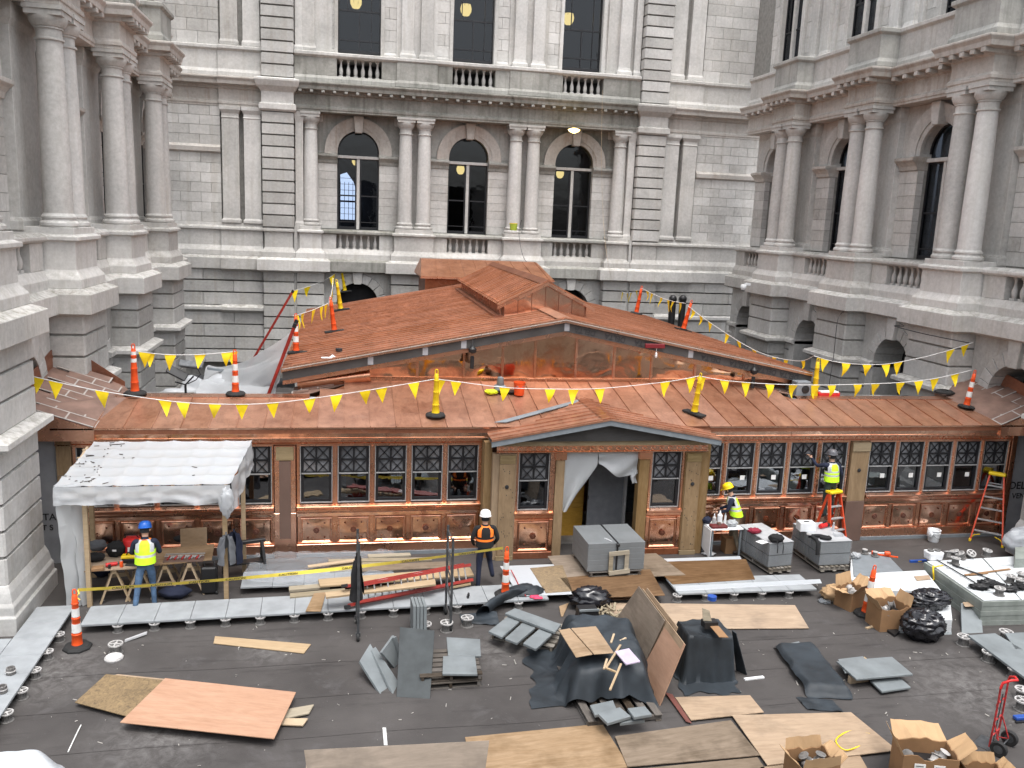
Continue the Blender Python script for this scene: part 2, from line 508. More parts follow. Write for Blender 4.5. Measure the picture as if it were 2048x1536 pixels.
def side_wing(name, label, loc, rot, sgn, us, upper):
    w = thing(name, label, 'building', loc, (0, 0, rot))
    par = w
    for u in us:
        pier_base(par, u); ledge(par, u); pedestal(par, u)
        for k in (-.48, .48): column(par, u + k, .85)
        # pilaster on the wall behind the columns
        ob('pilaster', MB().stack(rings(u, [(.92, 1.5, 7.4), (.92, 1.5, 7.62), (.84, 1.58, 7.7), (.84, 1.58, 12.0), (.92, 1.5, 12.15), (.95, 1.48, 12.3), (.95, 1.48, 12.5)]), 2.4), M['stone_dark' if False else 'stone'], par, bevel=.01)
        entab(par, u)
        ob('parapet_pier', MB().stack(rings(u, PAR), 2.6), M['stone_dark'], par, bevel=.01)
    cs = []
    us2 = sorted(us)
    for a, b in zip(us2, us2[1:]): cs.append((a + b) / 2)
    # the last bay runs into the corner of the court
    end = us2[-1] + 5.57 / 2 if sgn > 0 else us2[0] - 5.57 / 2
    cs.append(end)
    H = 5.57 / 2 - 1.04
    for c in cs:
        corner = c == end
        rust(par, c - H + .003, c - 1.36, .3, 3.75, 1.0, 2.0); rust(par, c + 1.36, c + H - .003, .3, 3.75, 1.0, 2.0)
        for q in (-1.155, 1.155): ob('jamb', MB().box(c + q - .205, c + q + .205, .995, 2.1, 0, 3.72), M['stone_base'], par, bevel=.012)
        ob('belt_course', MB().stack([(c - H, c - .95, .95, 3.58), (c - H, c - .95, .86, 3.62), (c - H, c - .95, .86, 3.74), (c - H, c - .95, .98, 3.8)], 1.9).stack([(c + .95, c + H, .95, 3.58), (c + .95, c + H, .86, 3.62), (c + .95, c + H, .86, 3.74), (c + .95, c + H, .98, 3.8)], 1.9), M['stone'], par)
        voussoirs(par, c, 3.78, .95, 1.36, .98, 2.1, 11, M['stone_base'], .14, 5.46)
        spandrel(par, c, H, 3.78, 5.5, 1.37, 1.03, 2.0, M['stone_base'])
        ob('archway_back', MB().box(c - 1.4, c + 1.4, 2.12, 2.2, 0, 5.4), M['void'], par)
        ob('ledge', MB().stack([(c - H - .3, c + H + .3, .95, 5.38), (c - H - .3, c + H + .3, .72, 5.47), (c - H - .3, c + H + .3, .72, 5.93), (c - H - .3, c + H + .3, .98, 6.04)], 2.4), M['stone'], par, bevel=.01)
        # podium with balusters under the window
        pd = MB()
        pd.stack([(c - H - .1, c + H + .1, .98, 6.02), (c - H - .1, c + H + .1, .98, 6.26), (c - H - .1, c + H + .1, 1.08, 6.44), (c - H - .1, c + H + .1, 1.1, 6.48)], 2.4)
        pd.box(c - H - .1, c - .98, 1.1, 1.9, 6.48, 7.14); pd.box(c + .98, c + H + .1, 1.1, 1.9, 6.48, 7.14)
        pd.box(c - .98, c + .98, 1.75, 1.9, 6.48, 7.14)
        ob('podium', pd, M['stone'], par, bevel=.01)
        balusters(par, c - .96, c + .96, 1.3, 6.48, 6, 1.065)
        ob('window_sill', MB().stack([(c - H - .12, c + H + .12, 1.05, 7.14), (c - H - .12, c + H + .12, .98, 7.2), (c - H - .12, c + H + .12, .98, 7.28), (c - H - .12, c + H + .12, 1.1, 7.36)], 2.6), M['stone'], par, bevel=.01)
        # window bay
        for q in (-1.455, 1.455): ob('wall_core', MB().box(c + q - .495, c + q + .495, 1.84, 2.5, 7.36, 10.4), M['mortar'], par)
        ashlar(par, c - 1.95, c - .95, 7.4, 10.36, 1.8, .42, .9); ashlar(par, c + .95, c + 1.95, 7.4, 10.36, 1.8, .42, .9)
        for a, b in ((c - 1.9, c - .94), (c + .94, c + 1.9)):
            imp = MB()
            imp.stack([(a, b, 1.74, 10.36), (a, b, 1.7, 10.5), (a - .02, b + .02, 1.62, 10.6), (a - .04, b + .04, 1.52, 10.68), (a - .04, b + .04, 1.52, 10.78), (a, b, 1.7, 10.82)], 2.5)
            ob('impost', imp, M['stone_warm'], par, bevel=.01)
        spandrel(par, c, 1.95, 10.9, 12.5, 1.0, 1.8, 2.4, M['stone'])
        ob('spandrel', MB().box(c - 1.95, c - .95, 1.8, 2.4, 10.78, 10.9).box(c + .95, c + 1.95, 1.8, 2.4, 10.78, 10.9), M['stone'], par)
        arch_surround(par, c, 10.9, .94, 1.52, 1.8, 10.8, M['stone'])
        arched_window(par, c, 7.4, 10.62, 10.9, .94, 2.15, M['glass_dark'])
        ob('blind', MB().box(c - .85, c + .85, 2.5, 2.52, 7.4, 11.8), M['blind'], par)
        # set-back entablature and parapet
        ent = [(c - H - .3, c + H + .3, y + .72, z) for h, y, z in ENT]
        ob('entablature', MB().stack(ent, 2.6), M['stone_warm'], par, bevel=.01)
        for i in range(6): put('modillion', MODI, par, (c - 1.5 + i * .6, .98, 13.33))
        ob('parapet', MB().stack([(c - H - .2, c + H + .2, y + .72, z) for h, y, z in PAR], 2.6), M['stone'], par, bevel=.01)
    # upper storey
    a, b = upper
    ob('wall_core', MB().box(a, b, 2.12, 2.6, 15.0, 22.0), M['mortar'], par)
    for c in cs:
        if not (a < c < b): continue
        if name == 'stone_wing' and True:
            ashlar(par, c - 1.9, c - 1.15, 15.05, 20, 1.98, .62, .9); ashlar(par, c + 1.15, c + 1.9, 15.05, 20, 1.98, .62, .9)
            for q in (-1.025, 1.025): ob('window_jamb', MB().box(c + q - .125, c + q + .125, 1.84, 2.3, 15.05, 20), M['stone'], par, bevel=.01)
            tall_window(par, c, 15.05, 20, .9, 2.06, M['glass_dark'])
            ob('mullion', MB().box(c - .09, c + .09, 1.96, 2.14, 15.05, 20), M['stone'], par)
    for u in us:
        for k in (-.46, .46):
            ob('upper_pilaster', MB().stack(rings(u + k, [(.34, 1.62, 15.03), (.34, 1.62, 15.2), (.30, 1.66, 15.26), (.26, 1.7, 15.4), (.26, 1.7, 20)]), 2.1), M['stone'], par, bevel=.01)
        ob('upper_pier', MB().box(u - .95, u + .95, 1.86, 2.2, 15.03, 20), M['stone'], par)
    return w

M['blind'] = plain('roller_blind', (.55, .58, .52), .8)
LEFT = side_wing('stone_wing', 'grey granite wing with paired columns on tall piers, left of the copper pavilion', (-6.0, 0, 0), PI / 2, 1, [17.75, 23.35, 28.9, 34.45], (14, 41.8))
RIGHT = side_wing('stone_wing', 'grey granite wing with paired columns and arched openings, right of the copper pavilion', (17.2, 0, 0), -PI / 2, -1, [-17.75, -23.35, -28.9, -34.45], (-41.8, -14))

# ---------------------------------------------------------------- the wing behind the pavilion
BACK = thing('stone_wing', 'grey granite wing with three arched windows behind the copper pavilion', 'building', (5.6, 40.3, 0))
def back_wing(par):
    cs = (-5.13, 0, 5.13)
    ped = [(-7.25, .62), (-2.57, 1.04), (2.57, 1.04), (7.25, .62)]
    for u, hw in ped:
        rust(par, u - hw, u + hw, 1.2, 5.45, .25, 2.0)
        ledge(par, u, hw, 2.2); pedestal(par, u, hw, 2.2)
        for k in ((-.43, .43) if hw > .8 else (0,)): column(par, u + k, .85)
        ob('pilaster', MB().stack(rings(u, [(hw - .1, 1.3, 7.4), (hw - .1, 1.3, 7.6), (hw - .2, 1.38, 7.7), (hw - .2, 1.38, 12.0), (hw - .1, 1.3, 12.2), (hw - .1, 1.3, 12.5)]), 2.2), M['stone'], par, bevel=.01)
    for c in cs:
        H = 1.62
        rust(par, c - H, c - 1.36, 1.2, 4.0, .8, 1.8); rust(par, c + 1.36, c + H, 1.2, 4.0, .8, 1.8)
        for q in (-1.155, 1.155): ob('jamb', MB().box(c + q - .205, c + q + .205, .795, 1.9, 0, 3.96), M['stone_base'], par, bevel=.01)
        voussoirs(par, c, 4.0, .95, 1.36, .78, 1.9, 9, M['stone_base'], .14, 5.46)
        spandrel(par, c, H, 4.0, 5.5, 1.37, .83, 1.8, M['stone_base'])
        ob('archway_back', MB().box(c - 1.4, c + 1.4, 1.5, 1.6, 0, 5.4), M['void'], par)
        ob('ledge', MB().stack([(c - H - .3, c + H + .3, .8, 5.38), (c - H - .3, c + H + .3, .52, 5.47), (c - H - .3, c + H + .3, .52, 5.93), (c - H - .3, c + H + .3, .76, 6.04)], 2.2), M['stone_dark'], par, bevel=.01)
        pd = MB()
        pd.stack([(c - H - .1, c + H + .1, .76, 6.02), (c - H - .1, c + H + .1, .76, 6.26), (c - H - .1, c + H + .1, .86, 6.44), (c - H - .1, c + H + .1, .88, 6.5)], 2.2)
        pd.box(c - H - .1, c - .98, .88, 1.7, 6.5, 7.16); pd.box(c + .98, c + H + .1, .88, 1.7, 6.5, 7.16); pd.box(c - .98, c + .98, 1.55, 1.7, 6.5, 7.16)
        ob('podium', pd, M['stone'], par, bevel=.01)
        balusters(par, c - .96, c + .96, 1.1, 6.5, 6, 1.065)
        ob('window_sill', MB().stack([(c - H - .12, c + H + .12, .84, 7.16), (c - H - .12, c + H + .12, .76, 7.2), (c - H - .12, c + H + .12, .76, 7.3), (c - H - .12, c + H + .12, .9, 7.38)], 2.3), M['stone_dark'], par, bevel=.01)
        for q in (-1.455, 1.455): ob('wall_core', MB().box(c + q - .495, c + q + .495, 1.36, 2.2, 7.36, 10.4), M['mortar'], par)
        ashlar(par, c - 1.95, c - .95, 7.4, 10.36, 1.32, .37, 1.6); ashlar(par, c + .95, c + 1.95, 7.4, 10.36, 1.32, .37, 1.6)
        for a, b in ((c - 1.9, c - .94), (c + .94, c + 1.9)):
            imp = MB()
            imp.stack([(a, b, 1.28, 10.36), (a, b, 1.25, 10.5), (a, b, 1.14, 10.62), (a, b, 1.1, 10.66), (a, b, 1.1, 10.74), (a, b, 1.25, 10.8)], 2.0)
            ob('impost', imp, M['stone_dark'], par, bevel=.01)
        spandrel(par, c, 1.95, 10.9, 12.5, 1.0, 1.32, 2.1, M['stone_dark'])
        ob('spandrel', MB().box(c - 1.95, c - .95, 1.32, 2.1, 10.76, 10.9).box(c + .95, c + 1.95, 1.32, 2.1, 10.76, 10.9), M['stone_dark'], par)
        arch_surround(par, c, 10.9, .94, 1.52, 1.32, 10.78, M['stone_warm'])
        arched_window(par, c, 7.4, 10.62, 10.9, .94, 1.62, M['glass_dark'])
    # straight entablature over the colonnade
    hw = 7.93
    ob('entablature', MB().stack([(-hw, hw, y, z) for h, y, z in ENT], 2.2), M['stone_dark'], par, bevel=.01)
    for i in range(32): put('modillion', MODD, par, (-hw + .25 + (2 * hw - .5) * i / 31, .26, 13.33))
    # parapet: solid lengths with balusters under each upper window
    base = [(y, z) for h, y, z in PAR if z < 14.1]; top = [(y, z) for h, y, z in PAR if z > 14.7]
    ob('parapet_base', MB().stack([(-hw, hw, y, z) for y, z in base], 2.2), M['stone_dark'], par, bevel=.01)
    ob('parapet_rail', MB().stack([(-hw, hw, y, z) for y, z in top], 2.2), M['stone'], par, bevel=.01)
    ed = [-hw] + [q for c in cs for q in (c - .98, c + .98)] + [hw]
    for a, b in zip(ed[::2], ed[1::2]):
        ob('parapet', MB().box(a, b, .42, 1.2, 14.05, 14.8), M['stone_dark'], par, bevel=.008)
    for u in (-2.57, 2.57):
        ob('parapet_pier', MB().stack(rings(u, [(.98, .30, 13.77), (.98, .30, 13.95), (.92, .36, 14.06), (.92, .36, 14.82)]), 1.2), M['stone_dark'], par, bevel=.01)
    for c in cs: balusters(par, c - .96, c + .96, .7, 14.05, 6, 1.21)
    # upper storey
    ob('balcony_floor', MB().box(-hw, hw, .5, 2.2, 14.86, 15.02), M['stone'], par)
    for c in cs:
        for s in (-1, 1):
            a, b = sorted((c + s * .96, c + s * 1.66)); ob('wall_core', MB().box(a, b, 1.06, 1.8, 15.0, 22), M['mortar'], par)
            ashlar(par, a, b, 15.3, 19.6, 1.0, .5, .75)
            ob('wall_base', MB().stack([(a, b, .96, 15.0), (a, b, .96, 15.2), (a, b, 1.0, 15.3)], 1.6), M['stone'], par)
            a, b = sorted((c + s * .94, c + s * 1.1)); ob('window_jamb', MB().box(a, b, .9, 1.7, 15.0, 20), M['stone'], par, bevel=.01)
        tall_window(par, c, 15.2, 19.8, .94, 1.2, M['glass_dark'])
    for u in (-2.57, 2.57, -7.25, 7.25):
        ob('upper_pier', MB().box(u - .92, u + .92, .92, 1.8, 15.0, 20), M['stone'], par)
        for k in ((-.43, .43) if abs(u) < 5 else (-.1,)):
            ob('upper_pilaster', MB().stack(rings(u + k, [(.36, .62, 15.03), (.36, .62, 15.2), (.31, .68, 15.28), (.28, .7, 15.4), (.27, .7, 20)]), 1.2), M['stone'], par, bevel=.01)
    # grooved corner piers
    for s in (-1, 1):
        a, b = sorted((s * 7.84, s * 7.97)); ob('pier_infill', MB().box(a, b, .34, 2.2, 0, 7.42), M['stone_base'], par); a, b = sorted((s * 7.69, s * 8.08)); ob('pier_infill', MB().box(a, b, .5, 2.2, 5.9, 7.41), M['stone'], par)
        a, b = sorted((s * 7.95, s * 9.33))
        ob('pier_core', MB().box(a + .06, b - .06, .36, 2.4, .5, 21), M['mortar'], par)
        ob('pilaster', MB().stack(rings(s * 7.74, [(.2, .52, 7.4), (.2, .52, 7.6), (.17, .56, 7.7), (.17, .56, 12.0), (.2, .52, 12.2), (.22, .5, 12.5)]), 2.2), M['stone'], par, bevel=.008)
        ob('upper_pilaster', MB().stack(rings(s * 7.76, [(.18, .6, 15.03), (.18, .6, 15.2), (.15, .66, 15.3), (.15, .66, 20)]), 2.2), M['stone'], par, bevel=.008)
        rust(par, a, b, 1.2, 5.45, .22, 2.4)
        u = (a + b) / 2; h2 = (b - a) / 2
        ob('ledge', MB().stack(rings(u, [(h2 - .02, .25, 5.36), (h2 + .24, -.04, 5.47), (h2 + .24, -.04, 5.95), (h2 + .04, .22, 6.06)]), 2.4), M['stone'], par, bevel=.01)
        ob('pedestal', MB().stack(rings(u, [(h2 + .04, .2, 6.06), (h2 + .04, .2, 6.28), (h2 - .06, .32, 6.46), (h2 - .08, .34, 6.5), (h2 - .08, .34, 7.16), (h2 + .0, .25, 7.2), (h2, .25, 7.29), (h2 - .06, .3, 7.36)]), 2.4), M['stone'], par, bevel=.01)
        rust(par, a, b, 7.4, 12.35, .24, 2.4, .5)
        ob('pier_band', MB().stack(rings(u, [(h2 + .0, .2, 12.38), (h2 + .1, .12, 12.46), (h2 + .1, .12, 12.68), (h2, .22, 12.74), (h2, .22, 13.2), (h2 + .2, .0, 13.42), (h2 + .26, -.1, 13.64), (h2 + .26, -.1, 13.72), (h2, .2, 13.8)]), 2.4), M['stone'], par, bevel=.01)
        rust(par, a, b, 13.84, 20.6, .24, 2.4, .5)
        # flanking wall with twin pilasters up to the corner of the court
        a, b = sorted((s * 9.33, s * 14.6)); bo = 11.05
        ob('wall_core', MB().box(a, b, .93, 2.4, .5, 22), M['mortar'], par)
        rust(par, a, b, 1.2, 3.5, .45, 2.2, .52, .055, 2.6); rust(par, a, b, 3.84, 5.45, .45, 2.2, .52, .055, 2.6)
        for (q0, q1, dy) in ((9.33, 11.15, 0), (11.15, 14.6, .14)):
            c0, c1 = sorted((s * q0, s * q1))
            ob('belt_course', MB().stack([(c0, c1, .42 + dy, 3.48), (c0, c1, .2 + dy, 3.62), (c0, c1, .2 + dy, 3.74), (c0, c1, .42 + dy, 3.86)], 2.0), M['stone'], par)
            ob('ledge', MB().stack([(c0, c1, .45 + dy, 5.36), (c0, c1, .18 + dy, 5.47), (c0, c1, .18 + dy, 5.95), (c0, c1, .42 + dy, 6.06)], 2.4), M['stone'], par, bevel=.01)
            ob('podium', MB().stack([(c0, c1, .40 + dy, 6.06), (c0, c1, .40 + dy, 6.28), (c0, c1, .52 + dy, 6.46), (c0, c1, .54 + dy, 6.5), (c0, c1, .54 + dy, 7.16), (c0, c1, .44 + dy, 7.2), (c0, c1, .44 + dy, 7.29), (c0, c1, .56 + dy, 7.36), (c0, c1, .58 + dy, 7.5)], 2.4), M['stone'], par, bevel=.01)
            ob('entablature', MB().stack([(c0, c1, y + .12 + dy, z) for h, y, z in ENT], 2.4), M['stone_warm'], par, bevel=.01)
            ob('parapet', MB().stack([(c0, c1, y + .12 + dy, z) for h, y, z in PAR], 2.4), M['stone'], par, bevel=.01)
        for q in (9.75, 10.68):
            ob('pilaster', MB().stack(rings(s * q, [(.42, .5, 7.5), (.42, .5, 7.62), (.36, .56, 7.7), (.36, .56, 12.0), (.39, .53, 12.03), (.36, .56, 12.08), (.36, .56, 12.2), (.45, .47, 12.36), (.45, .47, 12.5)]), 1.2), M['stone'], par, bevel=.008)
            ob('upper_pilaster', MB().stack(rings(s * q, [(.4, .6, 15.05), (.4, .6, 15.2), (.36, .64, 15.3), (.34, .66, 20)]), 1.2), M['stone'], par, bevel=.008)
        a, b = sorted((s * 11.12, s * 14.6))
        ashlar(par, a, b, 7.5, 10.5, .74, .43, .9); ashlar(par, a, b, 10.86, 12.5, .74, .43, .95)
        ob('string_course', MB().stack([(a, b, .72, 10.5), (a, b, .62, 10.56), (a, b, .6, 10.74), (a, b, .7, 10.86)], 1.2), M['stone_warm'], par)
        ashlar(par, a, b, 15.05, 19.6, .8, .5, .95)
back_wing(BACK)

# rooms behind the rear windows
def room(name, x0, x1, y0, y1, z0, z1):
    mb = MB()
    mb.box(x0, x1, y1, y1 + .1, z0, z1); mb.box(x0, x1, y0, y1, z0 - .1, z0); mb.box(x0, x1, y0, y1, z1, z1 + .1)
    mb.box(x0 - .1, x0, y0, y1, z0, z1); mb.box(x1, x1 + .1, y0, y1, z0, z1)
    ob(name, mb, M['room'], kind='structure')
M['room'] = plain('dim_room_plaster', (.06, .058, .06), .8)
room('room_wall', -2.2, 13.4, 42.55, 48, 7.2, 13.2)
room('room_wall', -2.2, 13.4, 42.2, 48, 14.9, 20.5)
def emit(name, col, s):
    t = NT(name); e = t.n('ShaderNodeEmission'); e.inputs[0].default_value = (*col, 1); e.inputs[1].default_value = s
    t.l(e.outputs[0], t.out.inputs[0]); return t.mat
M['lamp_glow'] = emit('lit_lamp_glass', (1, .70, .22), 3.6)
M['daylight_pane'] = emit('bright_far_window', (.8, .9, 1), 3.0)
M['brass'] = plain('brass', (.30, .2, .07), .35, .8)
def pendant(px, py, yw, lab, s=1.0):
    p = PY(px, py, yw)
    t = thing('pendant_lamp', lab, 'lamp', (p.x, p.y, p.z), group='lit pendant lamps behind the rear windows')
    g = MB()
    for k in range(8):
        a = 2 * PI * k / 8
        rr = []
        for i, (r, z) in enumerate(((.05, -.36), (.2, -.3), (.31, -.1), (.33, .08), (.27, .3))):
            da = .36
            rr.append([(s * r * math.cos(a + q * da), s * r * math.sin(a + q * da), s * z) for q in (-1, 0, 1)])
        g.loft(rr, closed=False)
    ob('lamp_shade', g, M['lamp_glow'], t, smooth=60)
    ob('rod', MB().tube([(0, 0, .2 * s), (0, 0, 1.4)], .015).lathe([(.02, -.42 * s), (.05, -.38 * s), (.05, -.34 * s)], 8), M['brass'], t)
for a in ((712, 5, 43.6, 'lit pendant lamp at the top of the upper left rear window'), (932, 20, 43.6, 'lit pendant lamp in the upper middle rear window'), (1137, 38, 43.6, 'lit pendant lamp in the upper right rear window'),
          (712, 322, 44.2, 'lit pendant lamp behind the mullion of the lower left arched window'), (921, 340, 44.2, 'lit pendant lamp in the lower middle arched window'), (1120, 348, 44.2, 'lit pendant lamp in the lower right arched window')):
    pendant(*a, s=.82 if a[1] < 100 else .62)
# bright window on the far side of the room, seen through the left arched window
p0 = PY(697, 440, 46); p1 = PY(697, 345, 46)
fw = thing('far_window', 'bright gridded window seen through the lower left arched window', 'window', (p0.x, 46, p0.z))
hh = p1.z - p0.z
ob('pane', MB().prism([(-.42, 0, 0), (.42, 0, 0), (.42, 0, hh * .55), (.25, 0, hh * .8), (-.1, 0, hh), (-.42, 0, hh * .95)], (0, .03, 0)), M['daylight_pane'], fw)
gb = MB()
for k in range(5): gb.box(-.42 + k * .21 - .012, -.42 + k * .21 + .012, -.04, -.01, 0, hh * .8)
for k in range(8): gb.box(-.42, .42, -.045, -.015, k * hh / 8, k * hh / 8 + (.09 if k in (3,) else .02))
ob('glazing_bar', gb, M['darkwood'], fw)
# ---------------------------------------------------------------- copper and timber
def copper_roof_mat(name, a=(.31, .138, .076), b=(.48, .235, .142), metal=.6, rough=.42, randv=.05):
    t = NT(name); v = t.world()
    c = t.mix(t.ramp(t.noise(v, 1.3, 5, .65), [(.32, 0), (.68, 1)]), a, b)
    pt = t.noise(t.world((1, .5, 1)), 4.5, 6, .75, .8)
    c = t.mix(t.math('MULTIPLY', t.ramp(pt, [(.46, 0), (.70, 1)]), .5), c, (.15, .062, .036))
    c = t.mix(.18, c, t.ramp(t.noise(t.world((3, 1, 1)), 11, 4, .75), [(.3, .25), (.7, .65)]), 'OVERLAY')
    hl = t.noise(t.world((.7, 1.4, 1)), 3.1, 6, .8, 1.0)
    c = t.mix(t.math('MULTIPLY', t.ramp(hl, [(.57, 0), (.72, 1)]), .5), c, (.46, .29, .225))
    br = t.n('ShaderNodeBrightContrast'); t.l(c, br.inputs[0])
    t.l(t.math('MULTIPLY', t.math('SUBTRACT', t.rnd(), .5), randv), br.inputs[1])
    n = t.bump(t.noise(v, 7, 4), .12, .02)
    r = t.math('ADD', rough - .1, t.math('MULTIPLY', t.noise(v, 6, 4), .22))
    t.pbr(br.outputs[0], r, metal, n, .4)
    return t.mat

def copper_bright_mat(name, wave=.5, scale=3.0, rough=.12, col=(.88, .50, .33)):
    t = NT(name); v = t.world()
    sm = t.noise(v, 2.0, 5, .7, .5)
    c = t.mix(t.ramp(sm, [(.46, 0), (.75, 1)]), col, (.62, .29, .18))
    c = t.mix(t.math('MULTIPLY', t.ramp(t.noise(v, 9, 6, .75, .8), [(.58, 0), (.74, 1)]), .22), c, (.3, .12, .08))
    br = t.n('ShaderNodeBrightContrast'); t.l(c, br.inputs[0])
    t.l(t.math('MULTIPLY', t.math('SUBTRACT', t.rnd(), .5), .12), br.inputs[1])
    n = t.n('ShaderNodeBump'); n.inputs['Strength'].default_value = wave; n.inputs['Distance'].default_value = .1
    t.l(t.noise(v, scale, 2, .45, .4), n.inputs['Height'])
    r = t.math('ADD', rough, t.math('MULTIPLY', t.ramp(sm, [(.4, 0), (.7, 1)]), .16))
    t.pbr(br.outputs[0], r, 1.0, n.outputs[0])
    return t.mat

def wood_mat(name, a, b, grain=(1, 1, 14), rough=.75, sc=1.0, knots=.3, metal=0.0, randv=.1):
    t = NT(name); v = t.coord(grain)
    g = t.noise(v, 1.6 * sc, 6, .65, 1.3)
    c = t.mix(t.ramp(g, [(.3, 0), (.7, 1)]), a, b)
    fine = t.noise(v, 9 * sc, 4, .7, .4)
    c = t.mix(.35, c, t.ramp(fine, [(.25, .3), (.7, .62)]), 'OVERLAY')
    bl = t.noise(t.coord(), 1.4, 4, .6)
    c = t.mix(t.math('MULTIPLY', t.ramp(bl, [(.5, 0), (.75, 1)]), knots), c, tuple(x * .5 for x in a))
    br = t.n('ShaderNodeBrightContrast'); t.l(c, br.inputs[0])
    t.l(t.math('MULTIPLY', t.math('SUBTRACT', t.rnd(), .5), randv), br.inputs[1])
    t.pbr(br.outputs[0], rough, metal, t.bump(fine, .15, .004), .25)
    return t.mat

M['cu_roof'] = copper_roof_mat('weathered_copper_sheet')
M['cu_front'] = copper_roof_mat('front_roof_copper_sheet', (.33, .158, .098), (.51, .275, .18), .6, .37)
M['cu_dull'] = copper_roof_mat('dull_copper_flashing', (.24, .09, .05), (.36, .15, .085), .6, .4)
M['cu_panel'] = copper_bright_mat('polished_copper_panel', .22, 1.6, .15, (.95, .60, .43))
M['cu_trim'] = copper_bright_mat('bright_copper_trim', .10, 3.0, .24, (.82, .46, .31))
M['cu_gable'] = copper_bright_mat('mirror_copper_sheet', .2, 1.5, .07, (.92, .55, .36))
M['pt_wood'] = wood_mat('treated_timber', (.19, .124, .066), (.28, .195, .112), (4, 4, .6))
M['pt_wood_x'] = wood_mat('treated_timber_beam', (.21, .155, .088), (.30, .23, .135), (.6, 4, 4))
M['membrane'] = plain('grey_roof_membrane', (.055, .052, .05), .7, var=.25, scale=2)
M['wrap'] = plain('grey_building_wrap', (.30, .305, .32), .65, var=.18, scale=2)
M['greymetal'] = plain('primed_grey_edge', (.17, .19, .205), .5, var=.12)
M['alu'] = plain('mill_aluminium', (.42, .42, .42), .4, .4)
M['pane_upper'] = None
M['brownboard'] = plain('brown_coated_board', (.13, .08, .062), .65, var=.12, scale=2)
M['ink'] = plain('black_print', (.02, .02, .022), .7)
M['tape'] = plain('pale_seam_tape', (.36, .335, .31), .6, var=.15)
M['black'] = plain('black_plastic', (.014, .014, .015), .45)
M['paper'] = plain('white_paper_label', (.7, .7, .68), .7)

PAV = thing('copper_pavilion', 'low copper clad pavilion with a standing seam gable roof, under construction in the court', 'building')
YF = 20.1

def lettering(txt, size, loc, rot, mat, par, name='lettering', sx=1.0):
    cu = bpy.data.curves.new(name, 'FONT'); cu.body = txt; cu.size = size; cu.extrude = .002; cu.align_x = 'CENTER'; cu.align_y = 'CENTER'
    cu.offset = size * .012
    tmp = bpy.data.objects.new(name, cu); COL.objects.link(tmp)
    dg = bpy.context.evaluated_depsgraph_get(); dg.update()
    me = bpy.data.meshes.new_from_object(tmp.evaluated_get(dg))
    bpy.data.objects.remove(tmp)
    me.materials.clear(); me.materials.append(mat)
    return put(name, me, par, loc, rot, (sx, 1, 1))

def frost():
    t = NT('grey_upper_pane'); v = t.world()  # opaque pane mottled between two greys
    c = t.mix(t.ramp(t.noise(v, 1.6, 3), [(.35, 0), (.65, 1)]), (.09, .092, .098), (.20, .205, .215))
    t.pbr(c, .12, 0, t.bump(t.noise(v, 2, 2), .05, .05), .6)
    return t.mat
M['frost'] = frost()
# --- windows: one set of meshes, w x h, origin at bottom centre of the frame
def pav_window_meshes(w, h):
    hm = h * .515
    fr = MB()
    for a, b in ((-w / 2, -w / 2 + .02), (w / 2 - .02, w / 2)): fr.box(a, b, -.03, .05, 0, h, 0)
    fr.box(-w / 2 + .02, w / 2 - .02, -.03, .05, 0, .022, 0)
    fr.box(-w / 2 + .02, w / 2 - .02, -.028, .05, h - .03, h, 1)
    for a, b in ((-w / 2 + .02, -w / 2 + .085), (w / 2 - .085, w / 2 - .02)): fr.box(a, b, .0, .07, .022, h - .03, 1)
    fr.box(-w / 2 + .085, w / 2 - .085, .002, .068, .035, .085, 1)
    rail = MB().box(-w / 2 + .035, w / 2 - .035, -.034, .03, hm - .008, hm + .016)
    la = MB()
    x0, x1, z0, z1 = -w / 2 + .085, w / 2 - .085, hm + .022, h - .03
    zc = (z0 + z1) / 2
    la.box(-.02, .02, -.012, .02, z0, z1); la.box(x0, -.02, -.010, .018, zc - .02, zc + .02); la.box(.02, x1, -.010, .018, zc - .02, zc + .02)
    for (a, b) in ((x0, -.02), (.02, x1)):
        for (c, d) in ((z0, zc - .02), (zc + .02, z1)):
            la.bar((a, .004, c), (b, .004, d), .018, .024, up=(0, 1, 0)); la.bar((a, .003, d), (b, .003, c), .018, .022, up=(0, 1, 0))
    la.box(x0, x1, -.01, .02, z0, z0 + .02)
    pu = MB().box(x0, x1, .03, .036, z0, z1)
    pl = MB().box(x0, x1, .045, .051, .085, hm - .012)
    return (mesh('window', fr, [M['alu'], M['darkwood']]), mesh('sash_rail', rail, M['alu']), mesh('lattice', la, M['darkwood']), mesh('pane', pu, M['frost']), mesh('pane', pl, M['glass']))
WM = pav_window_meshes(.75, 1.40)
WM2 = pav_window_meshes(.76, 1.44)
def pav_window(x, y, z, wm=WM, sticker=False, loose=False):
    f = put('window', wm[0], PAV, (x, y, z))
    for nm, me in zip(('sash_rail', 'lattice', 'pane', 'pane'), wm[1:]): put(nm, me, f)
    if sticker: ob('sticker', MB().box(.06, .19, .034, .04, .38, .5), M['paper'], f)
    return f

ROS = MB()
for k in range(8):
    a = 2 * PI * k / 8
    ROS.lathe([(.012, -.004), (.03, .006), (.026, .018), (.01, .022)], 7, (.05 * math.cos(a), .05 * math.sin(a)))
ROS.lathe([(.03, 0), (.026, .02), (.01, .03)], 10)
ROS.xf(Matrix.Rotation(PI / 2, 4, 'X'))
BOSS = MB().lathe([(.024, 0), (.022, .012), (.01, .018)], 8).xf(Matrix.Rotation(PI / 2, 4, 'X'))
M['cu_dark'] = copper_roof_mat('dark_copper_ornament', (.12, .045, .03), (.2, .08, .05), .7, .4, .05)
ME_ROS = mesh('rosette', ROS, M['cu_dark'], 50); ME_BOSS = mesh('boss', BOSS, M['cu_dark'], 50)

